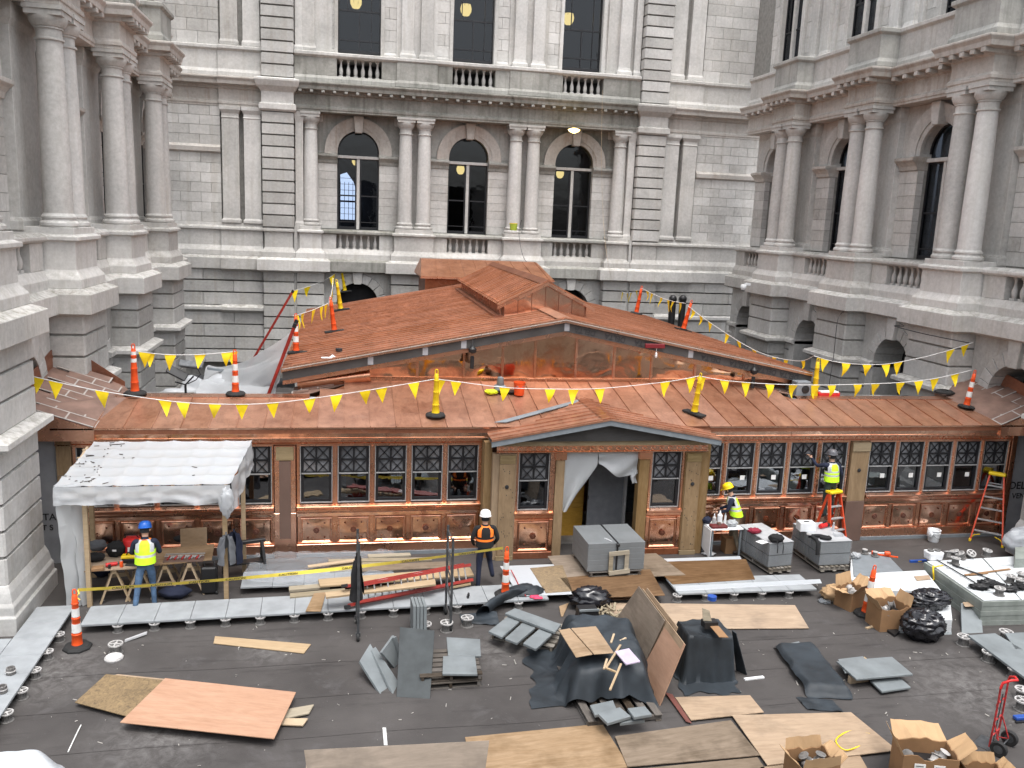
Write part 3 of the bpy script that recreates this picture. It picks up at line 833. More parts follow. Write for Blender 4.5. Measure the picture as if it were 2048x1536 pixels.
def panel(x0, x1, z0, z1, y):
    # recessed sheet inside a moulded frame, with a rosette and four small bosses
    sh = MB(); nx, nz = 8, 8
    ph = random.uniform(0, 6); amp = .010
    for i in range(nz + 1):
        for j in range(nx + 1):
            u, v = j / nx, i / nz
            d = 2.3 * amp * math.sin(PI * u) * math.sin(PI * v) * (1 + .8 * math.sin(5 * v + ph) + .5 * math.sin(4 * u + 2 * ph))
            sh.v.append((x0 + (x1 - x0) * u, y - d, z0 + (z1 - z0) * v))
    for i in range(nz):
        for j in range(nx):
            q = i * (nx + 1) + j
            sh.f.append([q, q + 1, q + nx + 2, q + nx + 1]); sh.m.append(0)
    p = ob('panel', sh, M['cu_panel'], PAV, smooth=60)
    fr = MB(); t = .035
    rs = []
    for o, d in ((0, .0), (0, -.03), (.012, -.035), (.035, -.022), (.045, -.004)):
        rs.append([(x0 + o, y + d, z0 + o), (x1 - o, y + d, z0 + o), (x1 - o, y + d, z1 - o), (x0 + o, y + d, z1 - o)])
    fr.loft(rs, cap=False)
    ob('panel_moulding', fr, M['cu_trim'], p)
    xc, zc = (x0 + x1) / 2, (z0 + z1) / 2
    put('rosette', ME_ROS, p, (xc, y - .022, zc))
    dx, dz = (x1 - x0) * .27, (z1 - z0) * .29
    for a in (-1, 1):
        for b in (-1, 1): put('boss', ME_BOSS, p, (xc + a * dx, y - .012, zc + b * dz))

gl = [-5.56 + .87 * k for k in range(5)]
g1 = [-.69 + .87 * k for k in range(5)]
g3 = [9.15 + .88 * k for k in range(5)]
g4 = [14.08 + .865 * k for k in range(5)]
groups = [(gl, -6.0, -1.66), (g1, -1.14, 3.24), (g3, 8.66, 13.1), (g4, 13.68, 17.96)]
si = 0
for xs, xa, xb in groups:
    for x in xs:
        pav_window(x, YF, 1.33, sticker=(xs in (g3, g4)))
    # posts
    pos = [xa + .02] + [(a + b) / 2 for a, b in zip(xs, xs[1:])] + [xb - .02]
    for k, x in enumerate(pos):
        w = .055
        x0 = x - w if k else x - .02
        x1 = x + w if k < 5 else x + .02
        if k == 0: x0, x1 = xa, xs[0] - .378
        elif k == 5: x0, x1 = xs[-1] + .378, xb
        else: x0, x1 = xs[k - 1] + .378, xs[k] - .378
        mb = MB().box(x0, x1, YF - .05, YF + .1, 1.3, 2.76)
        if x1 - x0 > .08: mb.box(x0 + .03, x1 - .03, YF - .075, YF - .045, 1.33, 2.74)
        ob('window_post', mb, M['cu_trim'], PAV, bevel=.008)
    ob('head_trim', MB().box(xa, xb, YF - .045, YF + .1, 2.73, 2.765), M['cu_trim'], PAV)
    ob('sill', MB().loft([[(xa, y, z), (xb, y, z), (xb, YF + .1, z), (xa, YF + .1, z)] for y, z in ((YF - .07, 1.10), (YF - .09, 1.14), (YF - .09, 1.17), (YF - .13, 1.2), (YF - .16, 1.24), (YF - .16, 1.275), (YF - .06, 1.305))]), M['cu_trim'], PAV, bevel=.006)
    ob('dado_rail', MB().loft([[(xa, y, z), (xb, y, z), (xb, YF + .1, z), (xa, YF + .1, z)] for y, z in ((YF - .03, .99), (YF - .045, 1.0), (YF - .045, 1.075), (YF - .06, 1.10))]), M['cu_panel'], PAV)
    for x in xs:
        panel(x - .36, x + .36, .34, .96, YF - .01)
        ob('dado_sheet', MB().box(x - .435, x + .435, YF + .012, YF + .1, .27, .99), M['cu_trim'], PAV)
    for k, (a, b) in enumerate(zip(xs, xs[1:])):
        ob('dado_stile', MB().box((a + b) / 2 - .05, (a + b) / 2 + .05, YF - .035, YF + .015, .28, .99), M['cu_trim'], PAV, bevel=.006)
    ob('base_course', MB().box(xa, xb, YF - .06, YF + .1, .09, .28).box(xa, xb, YF - .075, YF + .1, .26, .31), M['cu_trim'], PAV, bevel=.006)
    ob('base_angle', MB().box(xa, xb, YF - .10, YF + .1, 0, .085), M['greymetal'], PAV)

# pilasters between the window groups
def pilaster(x0, x1, mat_low, mat_up, name):
    ob(name, MB().box(x0, x1, YF - .13, YF + .1, 0, 1.12), mat_low, PAV, bevel=.006)
    ob(name, MB().box(x0 + .01, x1 - .01, YF - .12, YF + .1, 1.122, 2.76), mat_up, PAV, bevel=.006)
pilaster(-1.65, -1.15, M['cu_trim'], M['cu_trim'], 'pilaster')
ob('pilaster_panel', MB().box(-1.53, -1.27, YF - .16, YF - .12, .5, 2.4), M['brownboard'], PAV)
ob('pilaster_cap', MB().box(-1.60, -1.20, YF - .17, YF - .11, 2.42, 2.74), M['pt_wood_x'], PAV, bevel=.005)
pilaster(13.12, 13.66, M['brownboard'], M['pt_wood'], 'pilaster')
ob('pilaster_cap', MB().box(13.13, 13.65, YF - .15, YF - .115, 2.5, 2.74), M['pt_wood_x'], PAV, bevel=.005)
def knot(x, y, z, par=PAV):
    ob('bolt_plate', MB().lathe([(.05, 0), (.05, .012), (.02, .02)], 10).xf(Matrix.Translation((x, y, z)) @ Matrix.Rotation(PI / 2, 4, 'X')), M['ink'], par)
knot(13.39, YF - .125, 1.98)

# entablature of the long front: frieze, gutter face, drip
def front_run(xa, xb):
    prof = [(YF - .02, 2.765), (YF - .08, 2.78), (YF - .08, 2.80), (YF - .05, 2.82), (YF - .05, 2.90), (YF - .1, 2.92), (YF - .24, 2.935), (YF - .25, 2.95)]
    ob('frieze', MB().loft([[(xa, y, z), (xb, y, z), (xb, YF + .2, z), (xa, YF + .2, z)] for y, z in prof]), M['cu_trim'], PAV)
    n = max(1, round((xb - xa) / 2.4)); w = (xb - xa) / n
    for k in range(n):
        a, b = xa + k * w + .004, xa + (k + 1) * w - .004
        ob('gutter_face', MB().loft([[(a, y, z), (b, y, z), (b, YF + .1, z), (a, YF + .1, z)] for y, z in ((YF - .26, 2.952), (YF - .285, 2.955), (YF - .285, 2.985), (YF - .26, 2.99), (YF - .27, 3.1), (YF - .29, 3.19), (YF - .32, 3.2), (YF - .32, 3.235))]), M['cu_panel'], PAV)
    k = int((xb - xa) / .16)
    orn = MB()
    for i in range(k):
        x = xa + .08 + i * (xb - xa) / k
        orn.bar((x - .05, YF - .06, 2.835), (x, YF - .06, 2.885), .012, .014, up=(0, 1, 0)); orn.bar((x, YF - .06, 2.885), (x + .05, YF - .06, 2.835), .012, .014, up=(0, 1, 0))
    ob('frieze_ornament', orn, M['cu_trim'], PAV, kind='stuff')
front_run(-6.35, 3.36)
front_run(8.98, 18.05)
# wrapped end walls
for xa, xb in ((-6.9, -6.0), (17.96, 19.2)):
    ob('end_wall', MB().box(xa, xb, YF + .02, YF + .25, 0, 2.95), M['wrap'], PAV)
ob('end_post', MB().box(-6.33, -6.02, YF - .08, YF + .05, 0, 2.9), M['pt_wood'], PAV, bevel=.006)
ob('end_post', MB().box(17.98, 18.14, YF - .08, YF + .05, 0, 2.9), M['cu_trim'], PAV, bevel=.006)
lettering('DELTA', .3, (18.62, YF + .012, 1.42), (PI / 2, 0, 0), M['ink'], PAV)
lettering('VENT S', .22, (18.66, YF + .012, 1.12), (PI / 2, 0, 0), M['ink'], PAV)
lettering('LTA', .22, (-6.62, YF + .012, 1.1), (PI / 2, 0, 0), M['ink'], PAV)
lettering('IT S', .18, (-6.64, YF + .012, .85), (PI / 2, 0, 0), M['ink'], PAV)
# corner returns beside the portico
ob('return_wall', MB().box(3.24, 3.42, 19.62, YF + .1, 0, 2.9), M['pt_wood'], PAV)
ob('return_wall', MB().box(8.86, 8.98, 19.62, YF + .1, 0, 2.9), M['pt_wood'], PAV)

# --- front roof: eave y 19.78, slope .2, one object per standing seam sheet
SL = .2
YE, ZE = 19.78, 3.245
def zr(y): return ZE + SL * (y - YE)
def seam_sheet(w, L, thick=.012, rib=.03):
    # local: x across (0..w), y up the slope (0..L), z normal
    mb = MB().box(.004, w - .004, 0, L, -thick, 0)
    mb.box(-.008, .008, 0, L, -.004, rib)
    return mb
ang = math.atan(SL)
xs = [-5.45 + .6 * k for k in range(39)]
cache = {}
for k in range(38):
    x0 = xs[k]
    mid = x0 + .3
    yend = 21.45
    if -.9 < mid < 12.3:
        yend = 22.72
        if mid < .3: yend = 21.45 + (mid + .9) / 1.2 * 1.27
        if mid > 11.1: yend = 21.45 + (12.3 - mid) / 1.2 * 1.27
    y0 = YE
    L = (yend - y0) / math.cos(ang)
    key = round(L, 2)
    if key not in cache: cache[key] = mesh('roof_sheet', seam_sheet(.6, L), M['cu_front'])
    put('roof_sheet', cache[key], PAV, (x0, y0, zr(y0)), (ang, 0, 0))
ob('roof_deck', MB().prism([(-5.45, YE + .02, zr(YE) - .03), (17.35, YE + .02, zr(YE) - .03), (17.35, 21.45, zr(21.45) - .03), (12.3, 21.45, zr(21.45) - .03), (11.1, 22.72, zr(22.72) - .03), (.3, 22.72, zr(22.72) - .03), (-.9, 21.45, zr(21.45) - .03), (-5.45, 21.45, zr(21.45) - .03)], (0, 0, -.12)), M['cu_dull'], PAV)
for xa, xb in ((-5.45, -.9), (12.3, 17.35)):
    n = 3; w = (xb - xa) / n
    for k in range(n):
        ob('ridge_flashing', MB().prism([(xa + k * w + .004, 21.45, zr(21.45) + .02), (xa + (k + 1) * w - .004, 21.45, zr(21.45) + .02), (xa + (k + 1) * w - .004, 21.75, zr(21.45) + .05), (xa + k * w + .004, 21.75, zr(21.45) + .05)], (0, 0, -.04)), M['cu_trim'], PAV)
    ob('rear_wall', MB().box(xa - .9, xb + .9, 21.6, 21.72, 0, zr(21.45) - .02), M['wrap'], PAV)
# underlayment tiles showing pale tape in their joints
def tiled(poly, nrm_up, du, dv, mats, rows, name):
    pass
def tile_patch(o, ex, ey, W, Hh, tw, th, clip, nm='underlay_tile'):
    o = Vector(o); ex = Vector(ex).normalized(); ey = Vector(ey).normalized(); nz = ex.cross(ey).normalized()
    if nz.z < 0: nz = -nz
    rows = int(Hh / th) + 1
    for r in range(rows):
        off = (r % 2) * tw * .5
        c = -1
        while c * tw - off < W:
            u0, u1 = c * tw - off, (c + 1) * tw - off
            v0, v1 = r * th, (r + 1) * th
            c += 1
            um, vm = (u0 + u1) / 2, (v0 + v1) / 2
            if not clip(um, vm): continue
            g = .017
            pts = [(u0 + g, v0 + g), (u1 - g, v0 + g), (u1 - g, v1 - g), (u0 + g, v1 - g)]
            def q3(l): return [tuple(o + ex * a + ey * b + nz * .005) for a, b in l]
            mb = MB().prism(q3(pts), tuple(nz * .012))
            mb.prism(q3([(u0 - g, v0 - g * .9), (u1 - g, v0 - g * .9), (u1 - g, v0 + g * .9), (u0 - g, v0 + g * .9)]), tuple(nz * .016), 1)
            mb.prism(q3([(u0 - g, v0 + g), (u0 + g, v0 + g), (u0 + g, v1 - g), (u0 - g, v1 - g)]), tuple(nz * .015), 1)
            ob(nm, mb, [M['underlay'], M['tape']], PAV)
M['underlay'] = plain('copper_shingle_underlay', (.20, .125, .098), .6, .25, .22, 3)
# left end: the roof kicks up to the wall
def end_slope(s, xin, xout):
    # s = -1 left, +1 right
    a = Vector((xin, YE + .02, zr(YE))); b = Vector((xout, YE + .02, zr(YE) + .52))
    c = Vector((xout, 22.9, zr(YE) + 1.0)); d = Vector((xin, 22.3, zr(21.45) + .02))
    e = Vector((xin - s * .45, 21.6, zr(21.45) + .02))
    f = Vector((xin - s * .0, 22.6, zr(21.45) + .05))
    mb = MB().prism([tuple(a), tuple(b), tuple(c), tuple(f), tuple(e)], (0, 0, -.03))
    ob('underlay', mb, M['underlay'], PAV)
    ob('end_slope', MB().prism([tuple(p - Vector((0, 0, .035))) for p in (a, b, c, f, e)], (0, 0, -.1)), M['cu_dull'], PAV)
    ex = (b - a); ey = (e - a) if False else Vector((0, 2.8, .48))
    W = ex.length
    nz = ex.cross(ey).normalized()
    tile_patch(a + Vector((0, 0, .0)), ex, ey, W, 3.0, .62, .36, lambda u, v: -.05 < u < W - .1 and v < 2.75 and (u > .12 or v < 2.3))
    # fascia below the rising eave
    ob('end_fascia', MB().prism([(xin, YE, 2.95), (xout, YE, 2.95), (xout, YE, b.z - .03), (xin, YE, a.z - .03)], (0, .05, 0)), M['cu_trim'], PAV)
    ob('flashing', MB().prism([tuple(b), tuple(c), tuple(c + Vector((0, 0, .45))), tuple(b + Vector((0, 0, .3)))], (s * .02, 0, 0)), M['cu_dull'], PAV)
    ob('flashing', MB().prism([tuple(f), tuple(c), tuple(c + Vector((0, 0, .5))), tuple(f + Vector((0, 0, .12)))], (0, .02, 0)), M['cu_dull'], PAV)
end_slope(-1, -5.45, -7.0)
end_slope(1, 17.35, 18.6)
# small underlay triangles beside the gable
for s, xa, xb in ((-1, -1.35, .3), (1, 12.75, 11.1)):
    p0, p1, p2 = (xa, 21.5, zr(21.5) - .02), (xb, 22.72, zr(22.72) - .02), (xa - s * 0, 22.72, zr(21.5) + .0)
    ob('underlay', MB().prism([p0, (xb, 22.72, zr(22.72) - .04), p2], (0, 0, -.02)), M['underlay'], PAV)
    o = Vector(p2); ex = Vector(p1) - Vector(p2); ey = Vector(p0) - Vector(p2)
    W, Hh = ex.length, ey.length
    tile_patch(o, ex, ey, W, Hh, .42, .24, lambda u, v, W=W, Hh=Hh: u / W + v / Hh < .86 and u > .05)

# --- main gable roof
XR, ZR, XL_, ZL_ = 5.7, 5.60, -1.6, 4.21
Y0, Y1 = 22.15, 36.2
def zg(x): return ZR - abs(x - XR) * (ZR - ZL_) / (XR - XL_)
n = 39; wv = (Y1 - Y0) / n
sl = math.hypot(XR - XL_, ZR - ZL_); ga = math.atan2(ZR - ZL_, XR - XL_)
M['cu_roof_r'] = M['cu_roof']
me_s = mesh('roof_sheet', MB().box(0, sl, .004, wv - .004, -.014, 0).box(0, sl, -.014, .014, -.004, .035), M['cu_roof'])
for k in range(n):
    y = Y0 + k * wv
    put('roof_sheet', me_s, PAV, (XL_, y, ZL_), (0, -ga, 0))
    put('roof_sheet', me_s, PAV, (2 * XR - XL_, y + wv, ZL_), (0, -ga, PI))
ob('ridge_cap', MB().loft([[(XR - .22, y, zg(XR - .22) + .045), (XR, y, ZR + .06), (XR + .22, y, zg(XR + .22) + .045), (XR, y, ZR + .02)] for y in (Y0, 24.65)]), M['cu_roof'], PAV)
ob('roof_deck', MB().loft([[(XL_ + .03, y, ZL_ - .03), (XR, y, ZR - .03), (2 * XR - XL_ - .03, y, ZL_ - .03), (2 * XR - XL_ - .03, y, ZL_ - .2), (XR, y, ZR - .22), (XL_ + .03, y, ZL_ - .2)] for y in (Y0 + .03, Y1)]), M['cu_dull'], PAV)
# rake: copper edge, grey membrane band, copper trim below
for s in (-1, 1):
    xe = XR + s * (XR - XL_)
    def rake(y0, y1, t0, t1, mat, nm):
        ob(nm, MB().prism([(xe, y0, ZL_ + t0), (XR, y0, ZR + t0), (XR, y0, ZR + t1), (xe, y0, ZL_ + t1)], (0, y1 - y0, 0)), mat, PAV)
    rake(Y0 - .06, Y0 + .02, -.09, .03, M['cu_trim'], 'rake_edge')
    rake(Y0 - .075, Y0 - .055, -.03, -.01, M['tape'], 'rake_drip')
    rake(Y0 - .0, Y0 + .04, -.33, -.092, M['membrane'], 'rake_board')
    rake(Y0 + .12, Y0 + .2, -.46, -.3, M['cu_trim'], 'rake_moulding')
    rake(Y0 + .04, 22.72, -.33, -.30, M['pt_wood_x'], 'soffit')
for k, x in enumerate((6.25, 7.1, 7.95, 9.9, 10.75, 11.6, 12.3)):
    lettering('DELTA', .2, (x, Y0 - .004, zg(x) - .215), (PI / 2, PI + ga, 0), M['ink'], PAV)
for x in (.6, 2.0, 3.0, 9.3, 5.75): ob('tape_patch', MB().box(x - .07, x + .07, Y0 - .006, Y0 - .001, zg(x) - .31, zg(x) - .1), M['wrap'], PAV)
# gable wall of mirror bright copper, ten sheets
GX = [-1.2, .4, 1.85, 3.1, 4.15, 5.05, 6.2, 7.3, 8.4, 9.7, 11.2, 12.6]
YG = 22.72
for a, b in zip(GX, GX[1:]):
    def top(x): return zg(x) - .34
    zb = 3.78
    sh = MB(); N = 6
    for i in range(N + 1):
        for j in range(N + 1):
            u, v = j / N, i / N; x = a + .02 + (b - a - .04) * u
            zt = max(top(x), zb + .02)
            d = .02 * math.sin(PI * u) * math.sin(PI * v) * (1 + .7 * math.sin(9 * u + a) + .7 * math.cos(6 * v + b))
            sh.v.append((x, YG - d, zb + .1 + (zt - zb - .1) * v))
    for i in range(N):
        for j in range(N):
            q = i * (N + 1) + j; sh.f.append([q, q + 1, q + N + 2, q + N + 1]); sh.m.append(0)
    ob('gable_sheet', sh, M['cu_gable'], PAV, smooth=60)
    ob('gable_seam', MB().box(b - .03, b + .03, YG - .03, YG + .05, zb + .1, max(top(b), zb + .12)), M['cu_trim'], PAV)
ob('gable_wall', MB().prism([(-1.2, YG + .03, 0), (12.6, YG + .03, 0), (12.6, YG + .03, zg(12.6) - .3), (XR, YG + .03, ZR - .3), (-1.2, YG + .03, zg(-1.2) - .3)], (0, .1, 0)), M['cu_dull'], PAV)
ob('base_flashing', MB().box(.2, 11.2, YG - .1, YG + .02, 3.74, 3.9), M['cu_trim'], PAV, bevel=.01)
ob('end_roll', MB().tube([(-1.25, YG - .1, 3.72), (.6, YG - .06, 3.95)], .19, 12), M['cu_trim'], PAV, smooth=50)
for x in (-1.2, 12.6): ob('side_wall', MB().box(x - .05, x + .05, YG, 36, 0, 4.1), M['wrap'], PAV)
# eave edges
for s, x in ((-1, XL_), (1, 2 * XR - XL_)): ob('eave_edge', MB().box(x - .03, x + .03, Y0, Y1, ZL_ - .12, ZL_ + .0), M['cu_trim'], PAV)

# --- ridge monitor with louvred sides
MX0, MX1, MY0, MY1 = 4.47, 6.93, 24.65, 33.9
zb = zg(MX0) - .02
zw, za = 5.78, 6.42
ob('monitor_wall', MB().prism([(MX0, MY0, zb), (MX1, MY0, zb), (MX1, MY0, zw), (XR, MY0, za - .04), (MX0, MY0, zw)], (0, .06, 0)), M['cu_dull'], PAV)
for k in range(6):
    x0 = MX0 + .02 + k * .405; x1 = x0 + .385; xm = (x0 + x1) / 2
    def mt(x): return za - .07 - abs(x - XR) * .5
    ob('monitor_sheet', MB().prism([(x0, MY0 - .02, max(zb, zg(x0))), (x1, MY0 - .02, max(zb, zg(x1))), (x1, MY0 - .02, mt(x1)), (x0, MY0 - .02, mt(x0))], (0, .015, 0)), M['cu_panel'], PAV)
for x in (MX0, MX1):
    ob('monitor_side', MB().box(x - .04, x + .04, MY0 + .06, MY1, zb - .1, zw), M['cu_dull'], PAV)
ob('curb_flashing', MB().box(MX0 - .28, MX0 - .04, MY0 - .1, MY1 + .1, zg(MX0 - .2) - .03, zg(MX0 - .2) + .07), M['cu_dull'], PAV)
nl = 44
ml = mesh('louvre', MB().bar((0, 0, .03), (-.05, 0, .36), .05, .02), M['cu_trim'])
for k in range(nl):
    put('louvre', ml, PAV, (MX0 - .06, MY0 + .15 + k * (MY1 - MY0 - .3) / nl, zb))
ob('louvre_rail', MB().box(MX0 - .13, MX0 - .05, MY0, MY1, zb + .36, zb + .42), M['cu_trim'], PAV)
n2 = 27; w2 = (MY1 + .25 - MY0 + .22) / n2
sl2 = math.hypot(1.42, .71)
me_m = mesh('monitor_roof_sheet', MB().box(0, sl2, .004, w2 - .004, -.014, 0).box(0, sl2, -.014, .014, -.004, .04), M['cu_roof'])
ma = math.atan2(.71, 1.42)
for k in range(n2):
    y = MY0 - .22 + k * w2
    put('monitor_roof_sheet', me_m, PAV, (XR - 1.42, y, za - .71), (0, -ma, 0))
    put('monitor_roof_sheet', me_m, PAV, (XR + 1.42, y + w2, za - .71), (0, -ma, PI))
ob('ridge_cap', MB().loft([[(XR - .2, y, za - .06), (XR, y, za + .06), (XR + .2, y, za - .06), (XR, y, za + .0)] for y in (MY0 - .24, MY1 + .3)]), M['cu_dull'], PAV)
for s in (-1, 1):
    ob('monitor_rake', MB().prism([(XR, MY0 - .25, za - .02), (XR + s * 1.45, MY0 - .25, za - .745), (XR + s * 1.45, MY0 - .25, za - .84), (XR, MY0 - .25, za - .12)], (0, .04, 0)), M['cu_trim'], PAV)
# --- link block against the rear wing
ob('link_wall', MB().box(3.2, 8.5, 36.3, 39.6, 3.5, 5.62), M['cu_dull'], PAV)
ob('link_roof', MB().loft([[(3.0, 36.1, 5.62), (8.7, 36.1, 5.62), (8.7, 39.7, 5.62), (3.0, 39.7, 5.62)], [(3.0, 36.1, 5.68), (8.7, 36.1, 5.68), (8.7, 39.7, 5.68), (3.0, 39.7, 5.68)], [(3.2, 38.4, 6.3), (8.4, 38.4, 6.3), (8.4, 39.0, 6.3), (3.2, 39.0, 6.3)]]), M['cu_roof'], PAV)
ob('drip_edge', MB().box(2.98, 8.72, 36.05, 36.1, 5.60, 5.65), M['cu_trim'], PAV)
for k in range(10): ob('seam', MB().bar((3.1 + k * .6, 36.12, 5.69), (3.25 + k * .56, 38.4, 6.31), .03, .03), M['cu_roof'], PAV)

# --- portico
YP = 19.45
for x0, x1 in ((3.42, 4.0), (8.26, 8.86)):
    ob('column_core', MB().box(x0, x1, YP, 19.62, 0, 2.66), M['pt_wood'], PAV, bevel=.005)
    xi0, xi1 = (x0 + .16, x1 - .04) if x0 < 5 else (x0 + .02, x1 - .2)
    ob('column_panel', MB().box(xi0, xi1, YP - .04, YP + .01, .12, 2.42), M['pt_wood'], PAV, bevel=.004)
    ob('column_cap', MB().box(xi0, xi1, YP - .055, YP + .01, 2.43, 2.64), M['pt_wood_x'], PAV, bevel=.004)
    ob('column_foot', MB().box(xi0 - .02, xi1 + .02, YP - .06, YP + .01, 0, .11), M['pt_wood_x'], PAV, bevel=.004)
    knot((xi0 + xi1) / 2, YP - .045, 1.86)
    nl_ = MB()
    for _ in range(26):
        nx, nz_ = random.uniform(xi0 + .03, xi1 - .03), random.uniform(.2, 2.35)
        nl_.box(nx - .008, nx + .008, YP - .043, YP - .038, nz_ - .014, nz_ + .014)
    ob('nail_hole', nl_, M['ink'], PAV, kind='stuff')
for x0, x1 in ((4.97, 5.19), (7.08, 7.34)):
    ob('door_post', MB().box(x0, x1, YP + .02, 19.72, 0, 2.5), M['pt_wood'], PAV, bevel=.005)
    ob('post_cap', MB().box(x0 - .03, x1 + .03, YP - .02, 19.72, 2.5, 2.68), M['cu_trim'], PAV, bevel=.006)
for xa, xb, xc in ((4.0, 4.96, 4.45), (7.35, 8.26, 7.81)):
    pav_window(xc, YP + .12, 1.22, WM2)
    for a, b in ((xa, xc - .39), (xc + .39, xb)): ob('window_post', MB().box(a + .002, b - .002, YP + .04, YP + .25, 1.2, 2.68), M['cu_trim'], PAV, bevel=.008)
    ob('sill', MB().loft([[(xa, y, z), (xb, y, z), (xb, YP + .3, z), (xa, YP + .3, z)] for y, z in ((YP + .05, 1.0), (YP + .02, 1.04), (YP + .02, 1.1), (YP - .04, 1.14), (YP - .04, 1.18), (YP + .06, 1.21))]), M['cu_trim'], PAV)
    ob('dado_sheet', MB().box(xa, xb, YP + .085, YP + .2, 0, 1.0), M['cu_trim'], PAV)
    for a, b in ((xa + .002, xa + .09), (xb - .09, xb - .002)): ob('dado_stile', MB().box(a, b, YP + .03, YP + .084, .06, 1.0), M['cu_trim'], PAV, bevel=.006)
    panel(xa + .1, xb - .1, .2, .94, YP + .06)
    ob('base_course', MB().box(xa, xb, YP + .0, YP + .2, .0, .17), M['cu_dull'], PAV, bevel=.006)
ob('portico_frieze', MB().loft([[(3.5, y, z), (8.82, y, z), (8.82, 19.7, z), (3.5, 19.7, z)] for y, z in ((YP, 2.68), (YP - .03, 2.69), (YP - .03, 2.71), (YP + .0, 2.73), (YP + .0, 2.84), (YP - .04, 2.86))]), M['cu_panel'], PAV)
orn = MB()
for i in range(24):
    x = 3.62 + i * .222
    orn.tube([(x + .055 * math.cos(a), YP - .008, 2.785 + .035 * math.sin(a)) for a in [k * PI / 5 for k in range(9)]], .007, 4)
ob('frieze_ornament', orn, M['cu_trim'], PAV, kind='stuff')
ob('portico_beam', MB().box(3.45, 8.86, YP - .06, 19.7, 2.862, 3.0), M['pt_wood_x'], PAV, bevel=.006)
YPR = 19.02
px0, px1, pxc = 3.30, 8.96, 6.13
zpa, zpe = 3.57, 3.07
ob('tympanum', MB().prism([(3.9, 19.3, 3.0), (8.4, 19.3, 3.0), (pxc, 19.3, 3.42)], (0, .05, 0)), M['membrane'], PAV)
def pz(x): return zpa - abs(x - pxc) * (zpa - zpe) / (pxc - px0)
for s, xe in ((-1, px0), (1, px1)):
    ob('portico_fascia', MB().prism([(xe, YPR, zpe), (pxc, YPR, zpa), (pxc, YPR, zpa - .12), (xe, YPR, zpe - .13)], (0, .035, 0)), M['greymetal'], PAV)
    ob('rake_edge', MB().prism([(xe, YPR - .02, zpe + .05), (pxc, YPR - .02, zpa + .05), (pxc, YPR - .02, zpa + .004), (xe, YPR - .02, zpe + .004)], (0, .06, 0)), M['cu_front'], PAV)
    ob('soffit', MB().prism([(xe, YPR + .04, zpe - .03), (pxc, YPR + .04, zpa - .03), (pxc, 19.5, zpa - .03), (xe, 19.5, zpe - .03)], (0, 0, -.02)), M['membrane'], PAV)
    # sheets run from the ridge to the eave; each is cut where it meets the long roof
    n3 = 8
    for k in range(n3):
        ya, yb = YPR + .04 + k * .31, YPR + .04 + (k + 1) * .31 - .008
        def meet(y):   # x where the portico roof meets the long roof at depth y
            if y < YE: return xe
            zz = zr(y) + .0
            q = (zpa - zz) / ((zpa - zpe) / (pxc - px0))
            return pxc + s * max(.02, min(abs(xe - pxc), q))
        a, b = meet(ya), meet(yb)
        mb = MB().prism([(a, ya, pz(a) + .03), (pxc, ya, zpa + .03), (pxc, yb, zpa + .03), (b, yb, pz(b) + .03)], (0, 0, .014))
        mb.prism([(a, ya - .012, pz(a) + .03), (pxc, ya - .012, zpa + .03), (pxc, ya + .012, zpa + .03), (a, ya + .012, pz(a) + .03)], (0, 0, .05))
        ob('portico_roof_sheet', mb, M['cu_front'], PAV)
ob('ridge_cap', MB().loft([[(pxc - .2, y, zpa + .03), (pxc, y, zpa + .075), (pxc + .2, y, zpa + .03), (pxc, y, zpa + .03)] for y in (YPR, 21.35)]), M['cu_dull'], PAV)
ob('valley_flashing', MB().prism([(3.5, 19.95, zr(19.95) + .03), (3.8, 19.95, zr(19.95) + .03), (6.13, 21.25, zr(21.25) + .04), (6.0, 21.35, zr(21.35) + .03)], (0, 0, .012)), M['greymetal'], PAV)

# --- dim rooms inside the pavilion
M['pav_room'] = plain('unfinished_pavilion_interior', (.24, .225, .21), .85, var=.5, scale=1.2)
mb = MB()
mb.box(-6.6, 18.2, 23.9, 24.0, 0, 3.2); mb.box(-6.6, 18.2, 20.35, 24, .0, .02); mb.box(-6.6, 18.2, 20.3, 21.6, 2.92, 2.96)
ob('interior', mb, M['pav_room'], PAV)
M['gyp'] = plain('grey_partition', (.13, .135, .145), .8)
M['osb_yellow'] = wood_mat('yellow_sheathing', (.42, .22, .03), (.55, .31, .05), (1, 1, 3))
